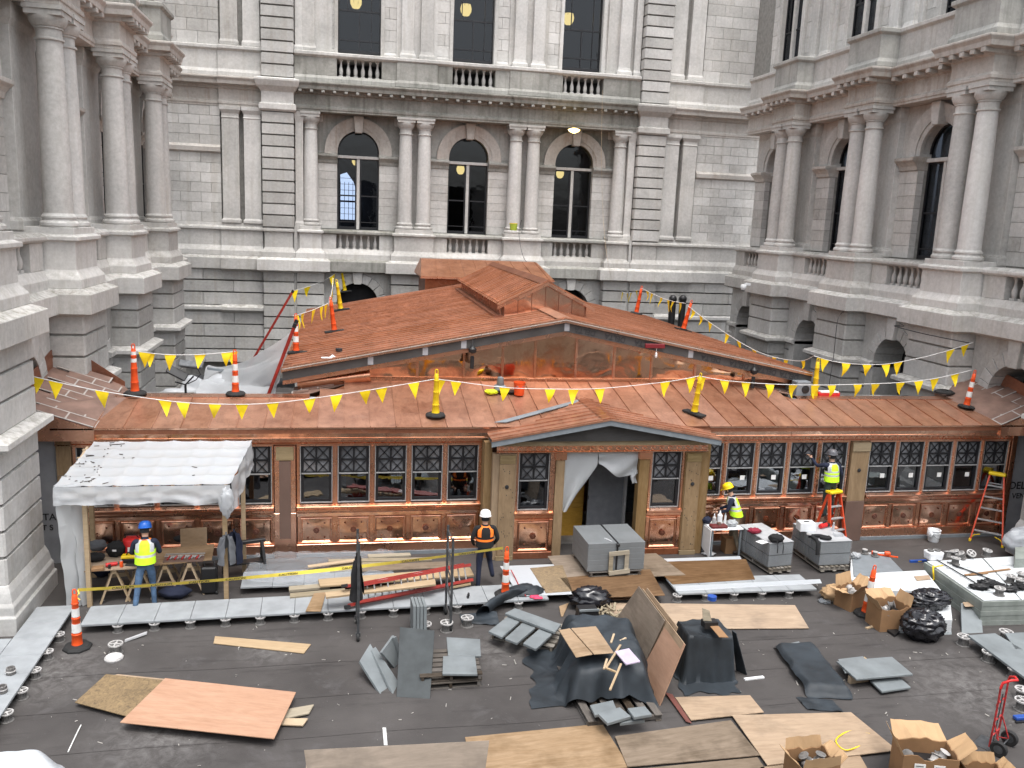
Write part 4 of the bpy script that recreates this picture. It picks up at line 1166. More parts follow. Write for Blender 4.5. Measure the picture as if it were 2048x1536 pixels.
# ---------------------------------------------------------------- the deck
from mathutils import noise as mnoise
def deck_mat():
    t = NT('dusty_roof_membrane'); v = t.world()
    c = t.mix(t.ramp(t.noise(v, .6, 5, .6), [(.3, 0), (.7, 1)]), (.044, .040, .0385), (.072, .066, .063))
    c = t.mix(t.math('MULTIPLY', t.ramp(t.noise(v, 1.1, 7, .72, .5), [(.56, 0), (.74, 1)]), .55), c, (.10, .095, .095))
    c = t.mix(t.ramp(t.noise(v, 2.3, 6, .8, .3), [(.68, 0), (.75, 1)]), c, (.16, .155, .15))
    c = t.mix(t.math('MULTIPLY', t.ramp(t.noise(v, 30, 3, .8), [(.68, 0), (.74, 1)]), .5), c, (.22, .215, .21))
    c = t.mix(t.math('MULTIPLY', t.ramp(t.noise(t.world((.4, 2.2, 1)), 1.3, 5, .7), [(.56, 0), (.7, 1)]), .5), c, (.018, .016, .016))
    for (px, py), r in (((95, 1340), 1.0), ((1960, 1385), 1.2), ((540, 1300), .5), ((330, 1470), .9), ((1150, 1300), .8), ((980, 1300), .6)):
        q = P(px, py)
        dv = t.n('ShaderNodeVectorMath', operation='DISTANCE'); t.l(v, dv.inputs[0]); dv.inputs[1].default_value = q
        m = t.math('MULTIPLY', t.ramp(t.math('DIVIDE', dv.outputs['Value'], r * 1.6), [(.15, 1), (.95, 0)]), t.ramp(t.noise(v, 4.5, 7, .75, .6), [(.42, 0), (.68, 1)]))
        c = t.mix(t.math('MULTIPLY', m, .45), c, (.24, .232, .225))
    t.pbr(c, .82, 0, t.bump(t.noise(v, 40, 4, .7), .3, .01), .28)
    return t.mat
M['deck'] = deck_mat()
M['dust'] = plain('pale_cement_dust', (.18, .175, .17), .9, var=.4, scale=9)
ob('ground', MB().box(-60, 80, -40, 100, -.1, 0), M['deck'], kind='structure')
# lapped edges of the membrane rolls
for k, y in enumerate((12.6, 13.75, 14.9, 16.0, 17.1)):
    pts = [(x, y + .02 * math.sin(x * 1.7 + k), .004) for x in [i * .5 - 6 for i in range(50)]]
    mb = MB()
    for a, b in zip(pts, pts[1:]): mb.face([(a[0], a[1], .006), (b[0], b[1], .006), (b[0], b[1] + 1.11, .0025), (a[0], a[1] + 1.11, .0025)])
    ob('membrane_roll', mb, M['deck'], kind='structure')

# scraps and crumbs scattered on the deck
mb = MB(); rr = random.Random(3)
for _ in range(300):
    x, y = rr.uniform(-5.5, 16), rr.uniform(11.2, 18.2)
    s = rr.choice((.005, .007, .009, .012, .02)); a = rr.uniform(0, PI); l = s * rr.choice((1, 1.3, 2, 4))
    c, q = math.cos(a), math.sin(a)
    pp = [(x + c * l - q * s * .5, y + q * l + c * s * .5), (x - c * l - q * s * .5, y - q * l + c * s * .5), (x - c * l + q * s * .5, y - q * l - c * s * .5), (x + c * l + q * s * .4, y + q * l - c * s * .4)]
    mb.prism([(u, w, .008) for u, w in pp], (0, 0, rr.uniform(.003, .012)))
ob('debris', mb, plain('pale_scrap', (.30, .285, .26), .8, var=.4, scale=3), kind='stuff', label='pale crumbs and offcuts scattered over the dark deck')

# ---------------------------------------------------------------- generic builders
M['ply'] = wood_mat('pale_plywood', (.24, .165, .103), (.36, .265, .178), (.5, 3.2, 1), .8, 1.0, .55)
M['ply_grey'] = wood_mat('greyed_plywood', (.15, .118, .088), (.25, .20, .155), (.5, 3.2, 1), .8, 1.0, .7)
M['ply_pink'] = wood_mat('pinkish_new_plywood', (.32, .175, .105), (.41, .245, .16), (.5, 2.6, 1), .75, .8, .12)
M['ply_dark'] = wood_mat('wet_stained_plywood', (.10, .06, .035), (.19, .12, .07), (.5, 3.0, 1), .7, 1.2, .4)
M['osb'] = wood_mat('weathered_strand_board', (.10, .07, .04), (.26, .18, .09), (2.2, 3, 1), .8, 3.0, .5)
M['pine'] = wood_mat('fresh_pine_board', (.34, .25, .155), (.44, .335, .22), (.4, 5, 5), .7, 1.0, .2)
M['grey_lumber'] = wood_mat('weathered_lumber', (.22, .19, .14), (.36, .31, .23), (.5, 6, 6), .85, 1.0, .3)
M['darkpallet'] = wood_mat('dark_pallet_wood', (.05, .042, .036), (.11, .095, .08), (1, 6, 6), .85)
M['palletwood'] = wood_mat('grey_pallet_wood', (.14, .125, .105), (.27, .245, .21), (1, 6, 6), .85)
M['paver'] = plain('light_blue_grey_paver', (.255, .27, .28), .7, var=.14, scale=3, bump=.1)
M['slab'] = plain('blue_grey_stone_slab', (.155, .172, .178), .6, var=.2, scale=2.2, bump=.08)
M['slab_dark'] = plain('dark_slate_slab', (.045, .051, .053), .8, var=.3, scale=2.2, bump=.08)
M['block_grey'] = plain('grey_wrapped_stone', (.15, .16, .165), .5, var=.14, scale=2)
M['pvc'] = plain('grey_pedestal_plastic', (.13, .125, .12), .6, var=.3, scale=20)
M['pvc_rim'] = plain('pale_pedestal_rim', (.38, .37, .36), .6, var=.3, scale=20)
M['tarp'] = plain('blue_black_geotextile', (.020, .026, .032), .6, var=.5, scale=1.6, bump=.25, spec=.4)
M['bagplastic'] = plain('black_bin_bag', (.008, .008, .011), .2, var=.1, spec=.6)
M['cardboard'] = plain('brown_cardboard', (.24, .135, .065), .8, var=.14, scale=3)
M['cardboard_in'] = plain('pale_cardboard_inside', (.40, .26, .14), .8, var=.12, scale=3)
M['orange'] = plain('safety_orange_plastic', (.72, .085, .015), .45, var=.12, scale=8)
M['yellow'] = plain('safety_yellow_plastic', (.72, .50, .01), .5, var=.1, scale=8)
M['refl'] = plain('white_reflective_band', (.62, .62, .60), .5, var=.12, scale=12)
M['rubber'] = plain('black_rubber', (.018, .018, .018), .8)
M['flag'] = plain('yellow_pennant_vinyl', (.80, .58, .008), .5, var=.08)
M['cord'] = plain('white_cord', (.7, .7, .68), .7)
M['red_frp'] = plain('red_fibreglass', (.26, .022, .014), .4, var=.2, scale=5)
M['orange_frp'] = plain('orange_fibreglass', (.55, .06, .018), .4, var=.15, scale=5)
M['steel'] = plain('grey_scaffold_steel', (.10, .105, .11), .45, .6, var=.3, scale=10)
M['red_plastic'] = plain('red_plastic', (.55, .02, .02), .4)
M['redpaint'] = plain('worn_red_paint', (.36, .03, .03), .5, var=.5, scale=14)
M['white_pl'] = plain('white_plastic', (.68, .69, .70), .45, var=.06)
M['blue'] = plain('blue_plastic', (.02, .07, .30), .4)
M['navy'] = plain('navy_cloth', (.012, .016, .035), .9)
M['blackcloth'] = plain('black_cloth', (.012, .012, .013), .9)
M['greycloth'] = plain('grey_cloth', (.10, .105, .115), .9)
def film_mat(name, alpha=.55, col=(.72, .74, .76), rough=.25, bump=.4, sc=6):
    t = NT(name); v = t.world()
    p = t.n('ShaderNodeBsdfPrincipled'); p.inputs['Base Color'].default_value = (*col, 1); p.inputs['Roughness'].default_value = rough
    t.l(t.bump(t.noise(v, sc, 5, .6, 1.5), bump, .03), p.inputs['Normal'])
    tl = t.n('ShaderNodeBsdfTranslucent'); tl.inputs[0].default_value = (*col, 1)
    m1 = t.n('ShaderNodeMixShader'); m1.inputs[0].default_value = .35
    t.l(p.outputs[0], m1.inputs[1]); t.l(tl.outputs[0], m1.inputs[2])
    tr = t.n('ShaderNodeBsdfTransparent'); m2 = t.n('ShaderNodeMixShader'); m2.inputs[0].default_value = alpha
    t.l(tr.outputs[0], m2.inputs[1]); t.l(m1.outputs[0], m2.inputs[2])
    t.l(m2.outputs[0], t.out.inputs[0])
    return t.mat
M['film'] = film_mat('milky_plastic_film', .82, (.58, .60, .62))
M['film_thin'] = film_mat('thin_clear_film', .34, (.5, .54, .58), .15, .8, 5)
M['film_white'] = film_mat('white_poly_sheet', .97, (.60, .63, .66), .3, .4, 4)
M['film_grey'] = film_mat('grey_poly_sheet', .93, (.58, .60, .61), .35, .5, 3)

def frame_from(pts):
    # local frame of a board: origin at the centre, x along its first edge
    c = sum(pts, Vector()) / len(pts)
    e = pts[1] - pts[0]
    return c, math.atan2(e.y, e.x)

def slab(name, px, z, t, mat, label=None, cat=None, group=None, parent=None, zs=None, bevel=.006):
    # px: corners in the photograph; z: height of the top face (or one per corner)
    pts = [P(a, b, (zs[i] if zs else z)) for i, (a, b) in enumerate(px)]
    c, ro = frame_from(pts)
    inv = Matrix.Rotation(-ro, 3, 'Z')
    loc = [inv @ (p - c) for p in pts]
    mb = MB().prism([tuple(p) for p in loc], (0, 0, -t))
    return ob(name, mb, mat, parent, bevel=bevel, loc=c, rot=(0, 0, ro), label=label, cat=cat, group=group)

def blob(name, loc, rad, mat, parent=None, amp=.15, freq=2.0, seed=0, rot=0, flat=True, nu=28, nv=18, ridged=False, **k):
    mb = MB()
    for i in range(nv + 1):
        th = PI * i / nv
        for j in range(nu):
            ph = 2 * PI * j / nu
            d = Vector((math.sin(th) * math.cos(ph), math.sin(th) * math.sin(ph), math.cos(th)))
            n = mnoise.noise(d * freq + Vector((seed * 7.3, seed * 3.1, 0)))
            if ridged: n = .6 - 2.2 * abs(n) + .5 * mnoise.noise(d * freq * 2.7 + Vector((seed, 0, 5)))
            s = 1 + amp * n
            z = d.z * rad[2] * s + rad[2]
            if flat and z < .25 * rad[2]: z = .25 * rad[2] * (z / (.25 * rad[2])) * .3 if z > 0 else 0.0
            mb.v.append((d.x * rad[0] * s, d.y * rad[1] * s, z))
    for i in range(nv):
        for j in range(nu):
            q = (j + 1) % nu
            mb.f.append([i * nu + j, i * nu + q, (i + 1) * nu + q, (i + 1) * nu + j]); mb.m.append(0)
    return ob(name, mb, mat, parent, smooth=180, loc=loc, rot=(0, 0, rot), **k)

def sheet(name, fn, nu, nv, mat, parent=None, thick=0, **k):
    mb = MB()
    for i in range(nv + 1):
        for j in range(nu + 1): mb.v.append(tuple(fn(j / nu, i / nv)))
    for i in range(nv):
        for j in range(nu):
            q = i * (nu + 1) + j
            mb.f.append([q, q + 1, q + nu + 2, q + nu + 1]); mb.m.append(0)
    o = ob(name, mb, mat, parent, smooth=70, **k)
    return o

def sstep(x): x = max(0, min(1, x)); return x * x * (3 - 2 * x)

def tarp(name, px_c, rot, a, b, h, ext, mat, label, cat, amp=.05, seed=1, slope=.30, zfun=None, **k):
    # draped cover: plateau 2a x 2b at height h, skirts of given extent (left, right, front, back)
    c = P(*px_c)
    el, er, ef, ebk = ext
    def fn(u, v):
        x = -a - el + (2 * a + el + er) * u
        y = -b - ef + (2 * b + ef + ebk) * v
        dx = max(0, abs(x) - a); dy = max(0, abs(y) - b)
        d = math.hypot(dx, dy)
        hh = zfun(x, y) if zfun else h
        z = hh * (1 - sstep(d / slope))
        nn = mnoise.noise(Vector((x * 1.7, y * 1.7, seed * 5.0))) + .5 * mnoise.noise(Vector((x * 4.5, y * 4.5, seed * 2.0)))
        rg = 1 - 2 * abs(mnoise.noise(Vector((x * 2.6 + y, y * 2.2 - x * .8, seed * 9.0))))
        z += amp * (nn + .8 * rg) * (.35 + .65 * sstep(d / .12)) * (1 if z > .04 else .35)
        fold = .5 + .5 * mnoise.noise(Vector((x * 3, y * 3, seed)))
        fo = 0
        if zfun or h > .3:
            an = math.atan2(y, x * .8)
            fo = sstep(d / .3) * (.09 * math.sin(9 * an + seed + 2 * mnoise.noise(Vector((x, y, seed)))) + .05 * math.sin(21 * an))
            z += amp * .7 * (1 - sstep(d / .25)) * (1 - 2 * abs(mnoise.noise(Vector((x * 1.3 + y * 1.9, y * .6 - x * .5, seed * 4.0)))))
        ux, uy = (x / (abs(x) + abs(y) + 1e-6), y / (abs(x) + abs(y) + 1e-6))
        return Vector((x + .05 * nn + fo * ux, y + .05 * rg + fo * uy, max(z, .012 + .02 * fold)))
    return sheet(name, fn, 44, 44, mat, loc=(c.x, c.y, 0), rot=(0, 0, rot), label=label, cat=cat, **k)

def wire(name, pts, r, mat, parent=None, n=5, **k):
    S = []
    for i in range(len(pts) - 1):
        a, b, c, d = pts[max(i - 1, 0)], pts[i], pts[i + 1], pts[min(i + 2, len(pts) - 1)]
        for q in range(6):
            u = q / 6; S.append(.5 * ((2 * b) + (c - a) * u + (2 * a - 5 * b + 4 * c - d) * u * u + (3 * b - a - 3 * c + d) * u ** 3))
    pts = S + [pts[-1]]
    return ob(name, MB().tube([tuple(p) for p in pts], r, n), mat, parent, smooth=60, **k)

def pallet(loc, rot, L, W, label, mat='palletwood', nd=6):
    t = thing('pallet', label, 'pallet', loc, (0, 0, rot))
    w = W / nd * .72
    for i in range(nd):
        y = -W / 2 + w / 2 + i * (W - w) / (nd - 1)
        ob('deck_board', MB().box(-L / 2, L / 2, y - w / 2, y + w / 2, .10, .125), M[mat], t, bevel=.004)
    for x in (-L / 2 + .05, 0, L / 2 - .05): ob('stringer', MB().box(x - .025, x + .025, -W / 2, W / 2, .022, .1), M[mat], t, bevel=.004)
    for y in (-W / 2 + .06, 0, W / 2 - .06): ob('bottom_board', MB().box(-L / 2, L / 2, y - .05, y + .05, 0, .02), M[mat], t, bevel=.004)
    return t

# ---------------------------------------------------------------- pavers on pedestals
def pedestal_mesh():
    h = .155
    b = MB().lathe([(.105, 0), (.105, .012), (.075, .016), (.062, .07), (.066, .13)], 14)
    for k in range(12):
        a = 2 * PI * k / 12
        b.bar((.07 * math.cos(a), .07 * math.sin(a), .015), (.066 * math.cos(a), .066 * math.sin(a), .135), .012, .012)
    t = MB()
    n = 18
    for r0, r1 in ((.085, .105),):
        t.loft([[(r * math.cos(2 * PI * k / n), r * math.sin(2 * PI * k / n), z) for k in range(n)] for r, z in ((r0, .135), (r1, .135), (r1, h), (r0, h), (r0, .135))], cap=False)
    for k in range(4):
        a = PI / 2 * k + .3
        t.bar((0, 0, h - .01), (.095 * math.cos(a), .095 * math.sin(a), h - .01), .02, .018)
    t.lathe([(.03, .13), (.03, h)], 10)
    return mesh('pedestal_stem', b, M['pvc'], 50), mesh('rim', t, M['pvc_rim'], 40)
PD = pedestal_mesh()
def paver_pedestal(p, label, group='paver pedestals on the deck', s=1.0, tilt=(0, 0)):
    t = thing('paver_pedestal', label, 'pedestal', p, (tilt[0], tilt[1], random.uniform(0, 6)), group)
    put('stem', PD[0], t, scale=(s, s, s)); put('rim', PD[1], t, scale=(s, s, s))
    return t

PZ = .205
row = [(-5.02, -4.42)]
# long row: front edge from the left corner to the portico boards; pavers .61 m square
A, B = P(160, 1250, PZ), P(1148, 1194, PZ)
d = (B - A); Lr = d.length; d.normalize(); nrm = Vector((-d.y, d.x, 0)); hd = math.atan2(d.y, d.x)
ME_PAV = mesh('paver', MB().box(.004, .656, .0, .82, -.042, 0), M['paver'], bevel=.004)
npv = int(Lr / .66)
for k in range(npv):
    p = A + d * (k * .66)
    put('paver', ME_PAV, None, p, (0, 0, hd), label=ORD[k] + ' paver from the left corner in the long row before the pavilion', cat='paver', group='pavers in the long row')
    for off in (0,):
        q = A + d * (k * .66) + nrm * .04
        if k: paver_pedestal((q.x, q.y, 0), ORD[k] + ' pedestal from the left corner under the long paver row', 'pedestals along the long paver row')
M['skirt'] = plain('dark_row_shadow_gap_board', (.012, .012, .014), .9)
# right-hand continuation of the row
A2, B2 = P(1357, 1187, PZ), P(1655, 1177, PZ)
d2 = (B2 - A2); L2 = d2.length; d2.normalize(); h2 = math.atan2(d2.y, d2.x); n2_ = Vector((-d2.y, d2.x, 0))
for k in range(int(L2 / .66)):
    p = A2 + d2 * (k * .66)
    put('paver', ME_PAV, None, p, (0, 0, h2), label=ORD[k] + ' paver from the portico boards in the short row on the right', cat='paver', group='pavers in the short row')
    q = p + n2_ * .05
    paver_pedestal((q.x, q.y, 0), ORD[k] + ' pedestal from the portico boards under the short paver row', 'pedestals along the short paver row')
# left strip, two pavers wide, running towards the camera
A3 = P(130, 1240, PZ)
B3 = P(0, 1432, PZ)
d3 = (B3 - A3); d3.normalize(); h3 = math.atan2(d3.y, d3.x); n3_ = Vector((d3.y, -d3.x, 0))
for k in range(9):
    for c in range(3):
        p = A3 + d3 * (k * .66 - .66) + n3_ * (.71 * c)
        if c and k < 2: continue
        put('paver', mesh('paver', MB().box(.004, .656, -.70, .0, -.042, 0), M['paver'], bevel=.004) if (k + c == 0) else bpy.data.meshes['paver.001'], None, p, (0, 0, h3), label=ORD[k] + ' paver from the far corner, ' + ('inner', 'middle', 'outer')[c] + ' column of the strip by the left wall', cat='paver', group='pavers beside the left wall')
    q = A3 + d3 * (k * .66 - .2) - n3_ * .02
    if k: paver_pedestal((q.x, q.y, 0), ORD[k] + ' pedestal from the far corner under the left paver strip', 'pedestals along the left paver strip')
# loose pedestals
for px, lab in (((232, 1306), 'loose grey pedestal standing on the deck right of the striped post'), ((228, 1318), 'white disc shaped pedestal cap lying beside the loose pedestal'),
                ((893, 1262), 'grey pedestal behind the tall dark slab, left of the caster'), ((934, 1252), 'grey pedestal right of the scaffold caster, near the black membrane roll'), ((850, 1265), 'grey pedestal half hidden behind the upright slabs'),
                ((1372, 1190), None)):
    if lab is None: continue
    p = P(*px)
    if 'disc' in lab:
        t = thing('pedestal_cap', lab, 'cap', p); ob('disc', MB().lathe([(.16, 0), (.165, .03), (.15, .05), (.03, .055)], 18), M['pvc_rim'], t, smooth=40); ob('rim', MB().lathe([(.13, .05), (.13, .062), (.11, .062)], 18), M['refl'], t)
    else: paver_pedestal(p, lab, s=1.25)
for px, lab in (((22, 1348), 'grey pipe collar standing on the left paver strip'), ((5, 1385), 'grey square tube offcut on the left paver strip')):
    p = P(*px, PZ)
    t = thing('pipe_collar', lab, 'pipe', p)
    ob('collar', MB().lathe([(.06, 0), (.075, .01), (.07, .05), (.075, .06), (.07, .12), (.05, .12), (.05, .02)], 14), M['pvc'], t, smooth=40)
    ob('ring', MB().lathe([(.072, .05), (.082, .055), (.082, .07), (.072, .075)], 14), M['pvc_rim'], t)
# right strips of large slabs on pedestals
slab('stone_slab', [(1936, 1270), (1990, 1266), (2100, 1330), (2100, 1392)], .24, .05, M['slab'], 'long blue grey slab laid on pedestals at the right edge', 'slab')
slab('stone_slab', [(2010, 1266), (2100, 1262), (2120, 1305), (2030, 1298)], .24, .05, M['slab'], 'blue grey slab on pedestals in the far right corner', 'slab')
for px, lab in (((1926, 1290), 'pedestal at the near corner of the long right hand slab'), ((1976, 1322), 'pedestal midway along the long right hand slab'), ((2028, 1356), 'pedestal above the red hand truck handle, under the slab edge'), ((2010, 1280), 'pedestal between the two right hand slabs'), ((2043, 1398), 'upper of two stacked pedestals at the right edge'), ((2043, 1420), 'lower pedestal standing at the right edge by the hand truck')):
    paver_pedestal(P(*px), lab, s=1.3)
t = thing('roof_tool', 'blue handled tool lying at the right edge of the deck', 'tool', P(2040, 1440))
ob('grip', MB().box(-.12, .12, -.05, .05, .02, .08), M['blue'], t, bevel=.01); ob('blade', MB().box(-.16, .1, -.1, -.06, .01, .03), M['black'], t)

# ---------------------------------------------------------------- plywood on the deck
M['redbrown'] = plain('red_brown_board', (.13, .045, .035), .7)
plys = [
    ([(150, 1404), (212, 1348), (330, 1360), (262, 1434)], .10, 'osb', 'weathered brown strand board partly under the pink plywood sheet'),
    ([(222, 1352), (235, 1348), (335, 1358), (325, 1368)], .085, 'ply', 'pale plywood strip showing behind the brown strand board'),
    ([(240, 1444), (548, 1477), (592, 1384), (330, 1356)], .17, 'ply_pink', 'large pinkish new plywood sheet lying at the lower left'),
    ([(430, 1272), (622, 1288), (608, 1306), (427, 1286)], .03, 'pine', 'single pale plank lying alone on the open deck'),
    ([(1205, 1205), (1590, 1210), (1618, 1256), (1235, 1258)], .04, 'ply', 'wide pale plywood sheet behind the leaning boards'),
    ([(1120, 1156), (1300, 1138), (1330, 1190), (1155, 1196)], .23, 'ply_dark', 'dark wet plywood sheet in front of the portico pallet'),
    ([(1095, 1112), (1160, 1108), (1205, 1148), (1128, 1158)], .225, 'ply_grey', 'greyed plywood ramp sheet left of the wrapped block'),
    ([(1272, 1108), (1312, 1106), (1372, 1150), (1195, 1156)], .225, 'ply_grey', 'greyed plywood ramp sheet right of the wrapped block'),
    ([(1300, 1124), (1492, 1118), (1510, 1158), (1345, 1168)], .22, 'ply_dark', 'brown weathered plywood panel right of the portico boards'),
    ([(1060, 1136), (1125, 1130), (1145, 1182), (1092, 1186)], .23, 'osb', 'speckled strand board on white sheeting left of the portico boards'),
    ([(1204, 1174), (1270, 1172), (1262, 1198), (1222, 1200)], .02, 'ply_pink', 'small pinkish plywood offcut behind the leaning boards'),
    ([(930, 1474), (1205, 1447), (1260, 1534), (950, 1560)], .03, 'ply', 'pale plywood sheet at the bottom centre of the deck'),
    ([(1230, 1472), (1462, 1440), (1520, 1510), (1255, 1533)], .05, 'ply_grey', 'greyed plywood sheet in front of the covered pallet'),
    ([(1464, 1430), (1702, 1424), (1795, 1500), (1535, 1530)], .06, 'ply', 'large pale plywood sheet between the cardboard boxes'),
    ([(1250, 1540), (1515, 1514), (1560, 1580), (1270, 1600)], .035, 'ply_grey', 'greyed plywood sheet cut by the bottom edge of the frame'),
    ([(1520, 1534), (1720, 1510), (1760, 1580), (1560, 1600)], .035, 'ply', 'plywood sheet under the two open boxes'),
    ([(1350, 1394), (1500, 1390), (1528, 1424), (1382, 1440)], .05, 'ply', 'short plywood sheet under the hem of the dark cover'),
]
for c, z, m, lab in plys: slab('plywood_sheet', c, z, .018, M[m], lab, 'plywood', bevel=.003)
slab('plank', [(1330, 1384), (1345, 1388), (1384, 1446), (1372, 1442)], .05, .02, M['redbrown'], 'narrow red brown strip beside the short plywood sheet', 'strip')
slab('plank', [(560, 1420), (628, 1408), (618, 1426), (556, 1440)], .06, .03, M['grey_lumber'], 'upper lumber end sticking out from under the pink plywood', 'lumber')
slab('plank', [(560, 1436), (616, 1436), (606, 1450), (556, 1448)], .06, .03, M['pine'], 'lower lumber end sticking out from under the pink plywood', 'lumber')
# plywood standing on edge at the bottom of the picture
BLp, BRp = P(612, 1640, 0), P(935, 1610, 0)
z0p = .98
a, b = P(612, 1500, z0p), P(980, 1480, z0p)
pts = [P(620, 1592, .35), P(950, 1570, .35), b, a]
def leaning(name, pts, t, mat, label, cat, parent=None, group=None):
    c = sum(pts, Vector()) / 4
    ex = (pts[1] - pts[0]).normalized(); ey = (pts[3] - pts[0]); ey = (ey - ex * ey.dot(ex)).normalized(); ez = ex.cross(ey)
    Mx = Matrix((ex, ey, ez)).transposed()
    loc = [Mx.inverted() @ (p - c) for p in pts]
    mb = MB().prism([(p.x, p.y, 0) for p in loc], (0, 0, -t))
    return ob(name, mb, mat, parent, bevel=.003, loc=c, rot=Mx.to_euler(), label=label, cat=cat, group=group)
g0, g1 = P(640, 1640, 0), P(930, 1618, 0)
top0, top1 = g0 + Vector((-.08, .35, 1.1)), g1 + Vector((.06, .35, 1.1))
leaning('plywood_sheet', [P(628, 1640), P(960, 1612), P(980, 1481, .75), P(608, 1500, .75)], .02, M['ply_grey'], 'grimy plywood sheet propped on edge at the bottom of the picture', 'plywood')
slab('timber_block', [(612, 1512), (640, 1506), (640, 1545), (612, 1550)], .35, .35, M['pine'], 'pale timber block behind the propped grimy plywood', 'block')
# stack of boards leaning on the covered pallet
n0 = Vector((1, .25, 0)).normalized()
BL, BR, TL, TR = P(1222, 1250), P(1318, 1412), P(1276, 1172, 1.12), P(1372, 1290, 1.12)
mid = .56
for i, (f0, f1, m, lab, dd, up) in enumerate(((0, .63, 'ply_grey', 'greenish grey plywood board, front left of the leaning stack', 0, 0), (.635, 1, 'ply_pink', 'brown plywood board, front right of the leaning stack', 0, 0),
      (.05, .98, 'ply', 'second plywood board in the leaning stack', .035, .0), (.1, .80, 'ply', 'rearmost plywood board, rising above the leaning stack', .09, .06))):
    q = [BL.lerp(BR, f0), BL.lerp(BR, f1), TL.lerp(TR, f1), TL.lerp(TR, f0)]
    q = [p + n0 * dd + (Vector((0, 0, up)) if k > 1 else Vector()) for k, p in enumerate(q)]
    leaning('plywood_board', q, .018, M[m], lab, 'plywood')

# ---------------------------------------------------------------- stone slabs
slab('stone_slab', [(1676, 1318), (1726, 1312), (1752, 1340), (1690, 1345)], .18, .03, M['slab'], 'small slab end showing beneath the wide flat slab', 'slab')
slab('stone_slab', [(1673, 1322), (1784, 1313), (1826, 1348), (1713, 1358)], .22, .04, M['slab'], 'wide blue grey slab lying flat on the open deck', 'slab')
slab('stone_slab', [(1740, 1360), (1799, 1354), (1822, 1374), (1764, 1383)], .10, .04, M['slab'], 'small blue grey slab in front of the wide flat slab', 'slab')
for k, c in enumerate([(1712, 1334), (1778, 1352), (1716, 1364)]):
    p = P(*c); ob('timber_bearer', MB().box(-.2, .2, -.04, .04, 0, .17 if k < 2 else .14), M['pine'], loc=p, rot=(0, 0, .1), label=('timber bearer under the far end of the wide flat slab', 'timber bearer under the right side of the wide flat slab', 'pale timber bearer showing in front of the wide flat slab')[k], cat='timber')
# tall dark slab leaning on a pallet stack, with slabs around it
leaning('stone_slab', [P(793, 1394), P(860, 1398), P(869, 1260, .72), P(800, 1254, .72)], .04, M['slab_dark'], 'tall dark slab leaning against the pallet, chalk marked', 'slab')
leaning('stone_slab', [P(764, 1390), P(790, 1372), P(738, 1292, .34), P(720, 1320, .34)], .05, M['slab'], 'front slab of the leaning pair left of the tall dark slab', 'slab')
leaning('stone_slab', [P(786, 1388), P(798, 1366), P(752, 1292, .36), P(742, 1300, .36)], .05, M['slab'], 'rear slab of the leaning pair left of the tall dark slab', 'slab')
leaning('stone_slab', [P(788, 1336), P(798, 1325), P(792, 1270, .5), P(762, 1305, .42)], .05, M['slab'], 'grey slab propped behind the leaning pair', 'slab')
leaning('stone_slab', [P(800, 1325), P(806, 1318), P(797, 1272, .5), P(788, 1275, .5)], .05, M['slab'], 'narrow slab edge between the propped slab and the tall dark slab', 'slab')
for k in range(4):
    p = P(826 + k * 7, 1262)
    ob('stone_slab', MB().box(-.03, .03, -.3, .3, 0, .6), M['slab'], loc=p, rot=(-.12, 0, .02), bevel=.005, label=('leftmost', 'second', 'third', 'rightmost')[k] + ' of four narrow slabs standing on edge behind the tall dark slab', cat='slab', group='slabs standing on edge')
pc = P(908, 1352)
pallet((pc.x - .12, pc.y + .05, 0), .02, 1.1, .95, 'dark pallet, lower of two stacked right of the tall dark slab', 'darkpallet', nd=6)
pallet((pc.x - .1, pc.y + .06, .13), .0, 1.1, .95, 'dark pallet under the two flat slabs right of the tall dark slab', 'darkpallet', nd=6)
slab('stone_slab', [(893, 1274), (960, 1278), (962, 1311), (896, 1311)], .31, .045, M['slab'], 'upper flat slab on the pallet right of the tall dark slab', 'slab')
slab('stone_slab', [(886, 1312), (950, 1310), (955, 1348), (885, 1347)], .30, .045, M['slab'], 'lower flat slab on the pallet right of the tall dark slab', 'slab')
# fan of slabs on a pallet near the black roll
pc = P(1060, 1270)
pallet((pc.x, pc.y, 0), -.55, 1.3, 1.0, 'pallet carrying the fan of slabs beside the black roll', nd=6)
for k, (c, z) in enumerate([([(1010, 1226), (1030, 1216), (1122, 1248), (1110, 1264)], .36), ([(977, 1262), (1016, 1232), (1040, 1242), (1004, 1274)], .29), ([(1010, 1276), (1046, 1244), (1072, 1254), (1034, 1286)], .29), ([(1046, 1286), (1080, 1256), (1106, 1266), (1072, 1298)], .29)]):
    slab('stone_slab', c, z, .05, M['slab'], ('long slab lying across the head of the slab fan', 'leftmost slab of the fan beside the black roll', 'middle slab of the fan beside the black roll', 'rightmost slab of the fan, above the pallet ends')[k], 'slab')
# slab laid over a bin behind the covered pallet
t = thing('slab_bin', 'dark bin with a pale slab edge behind the covered pallet', 'bin', P(1173, 1246))
ob('bin_body', MB().loft([[(-.24, -.15, 0), (.24, -.15, 0), (.22, .15, 0), (-.22, .15, 0)], [(-.2, -.15, .34), (.2, -.15, .34), (.2, .15, .34), (-.2, .15, .34)]]), M['black'], t, bevel=.01)
ob('rim', MB().box(-.21, .21, -.17, -.13, .33, .37), M['slab'], t)
blob('rubbish_bag', P(1180, 1215), (.42, .28, .22), M['bagplastic'], amp=.3, freq=2.4, seed=4, ridged=True, label='black rubbish bag behind the dark bin', cat='bag')
mb = MB(); rr = random.Random(5)
for _ in range(60):
    mb.xf(Matrix.Identity(4)); a = Vector((rr.uniform(-.3, .3), rr.uniform(-.35, .35), rr.uniform(.02, .16))); q = rr.uniform(0, PI)
    mb.bar(a, a + Vector((math.cos(q) * .12, math.sin(q) * .12, rr.uniform(-.02, .05))), .04, .025)
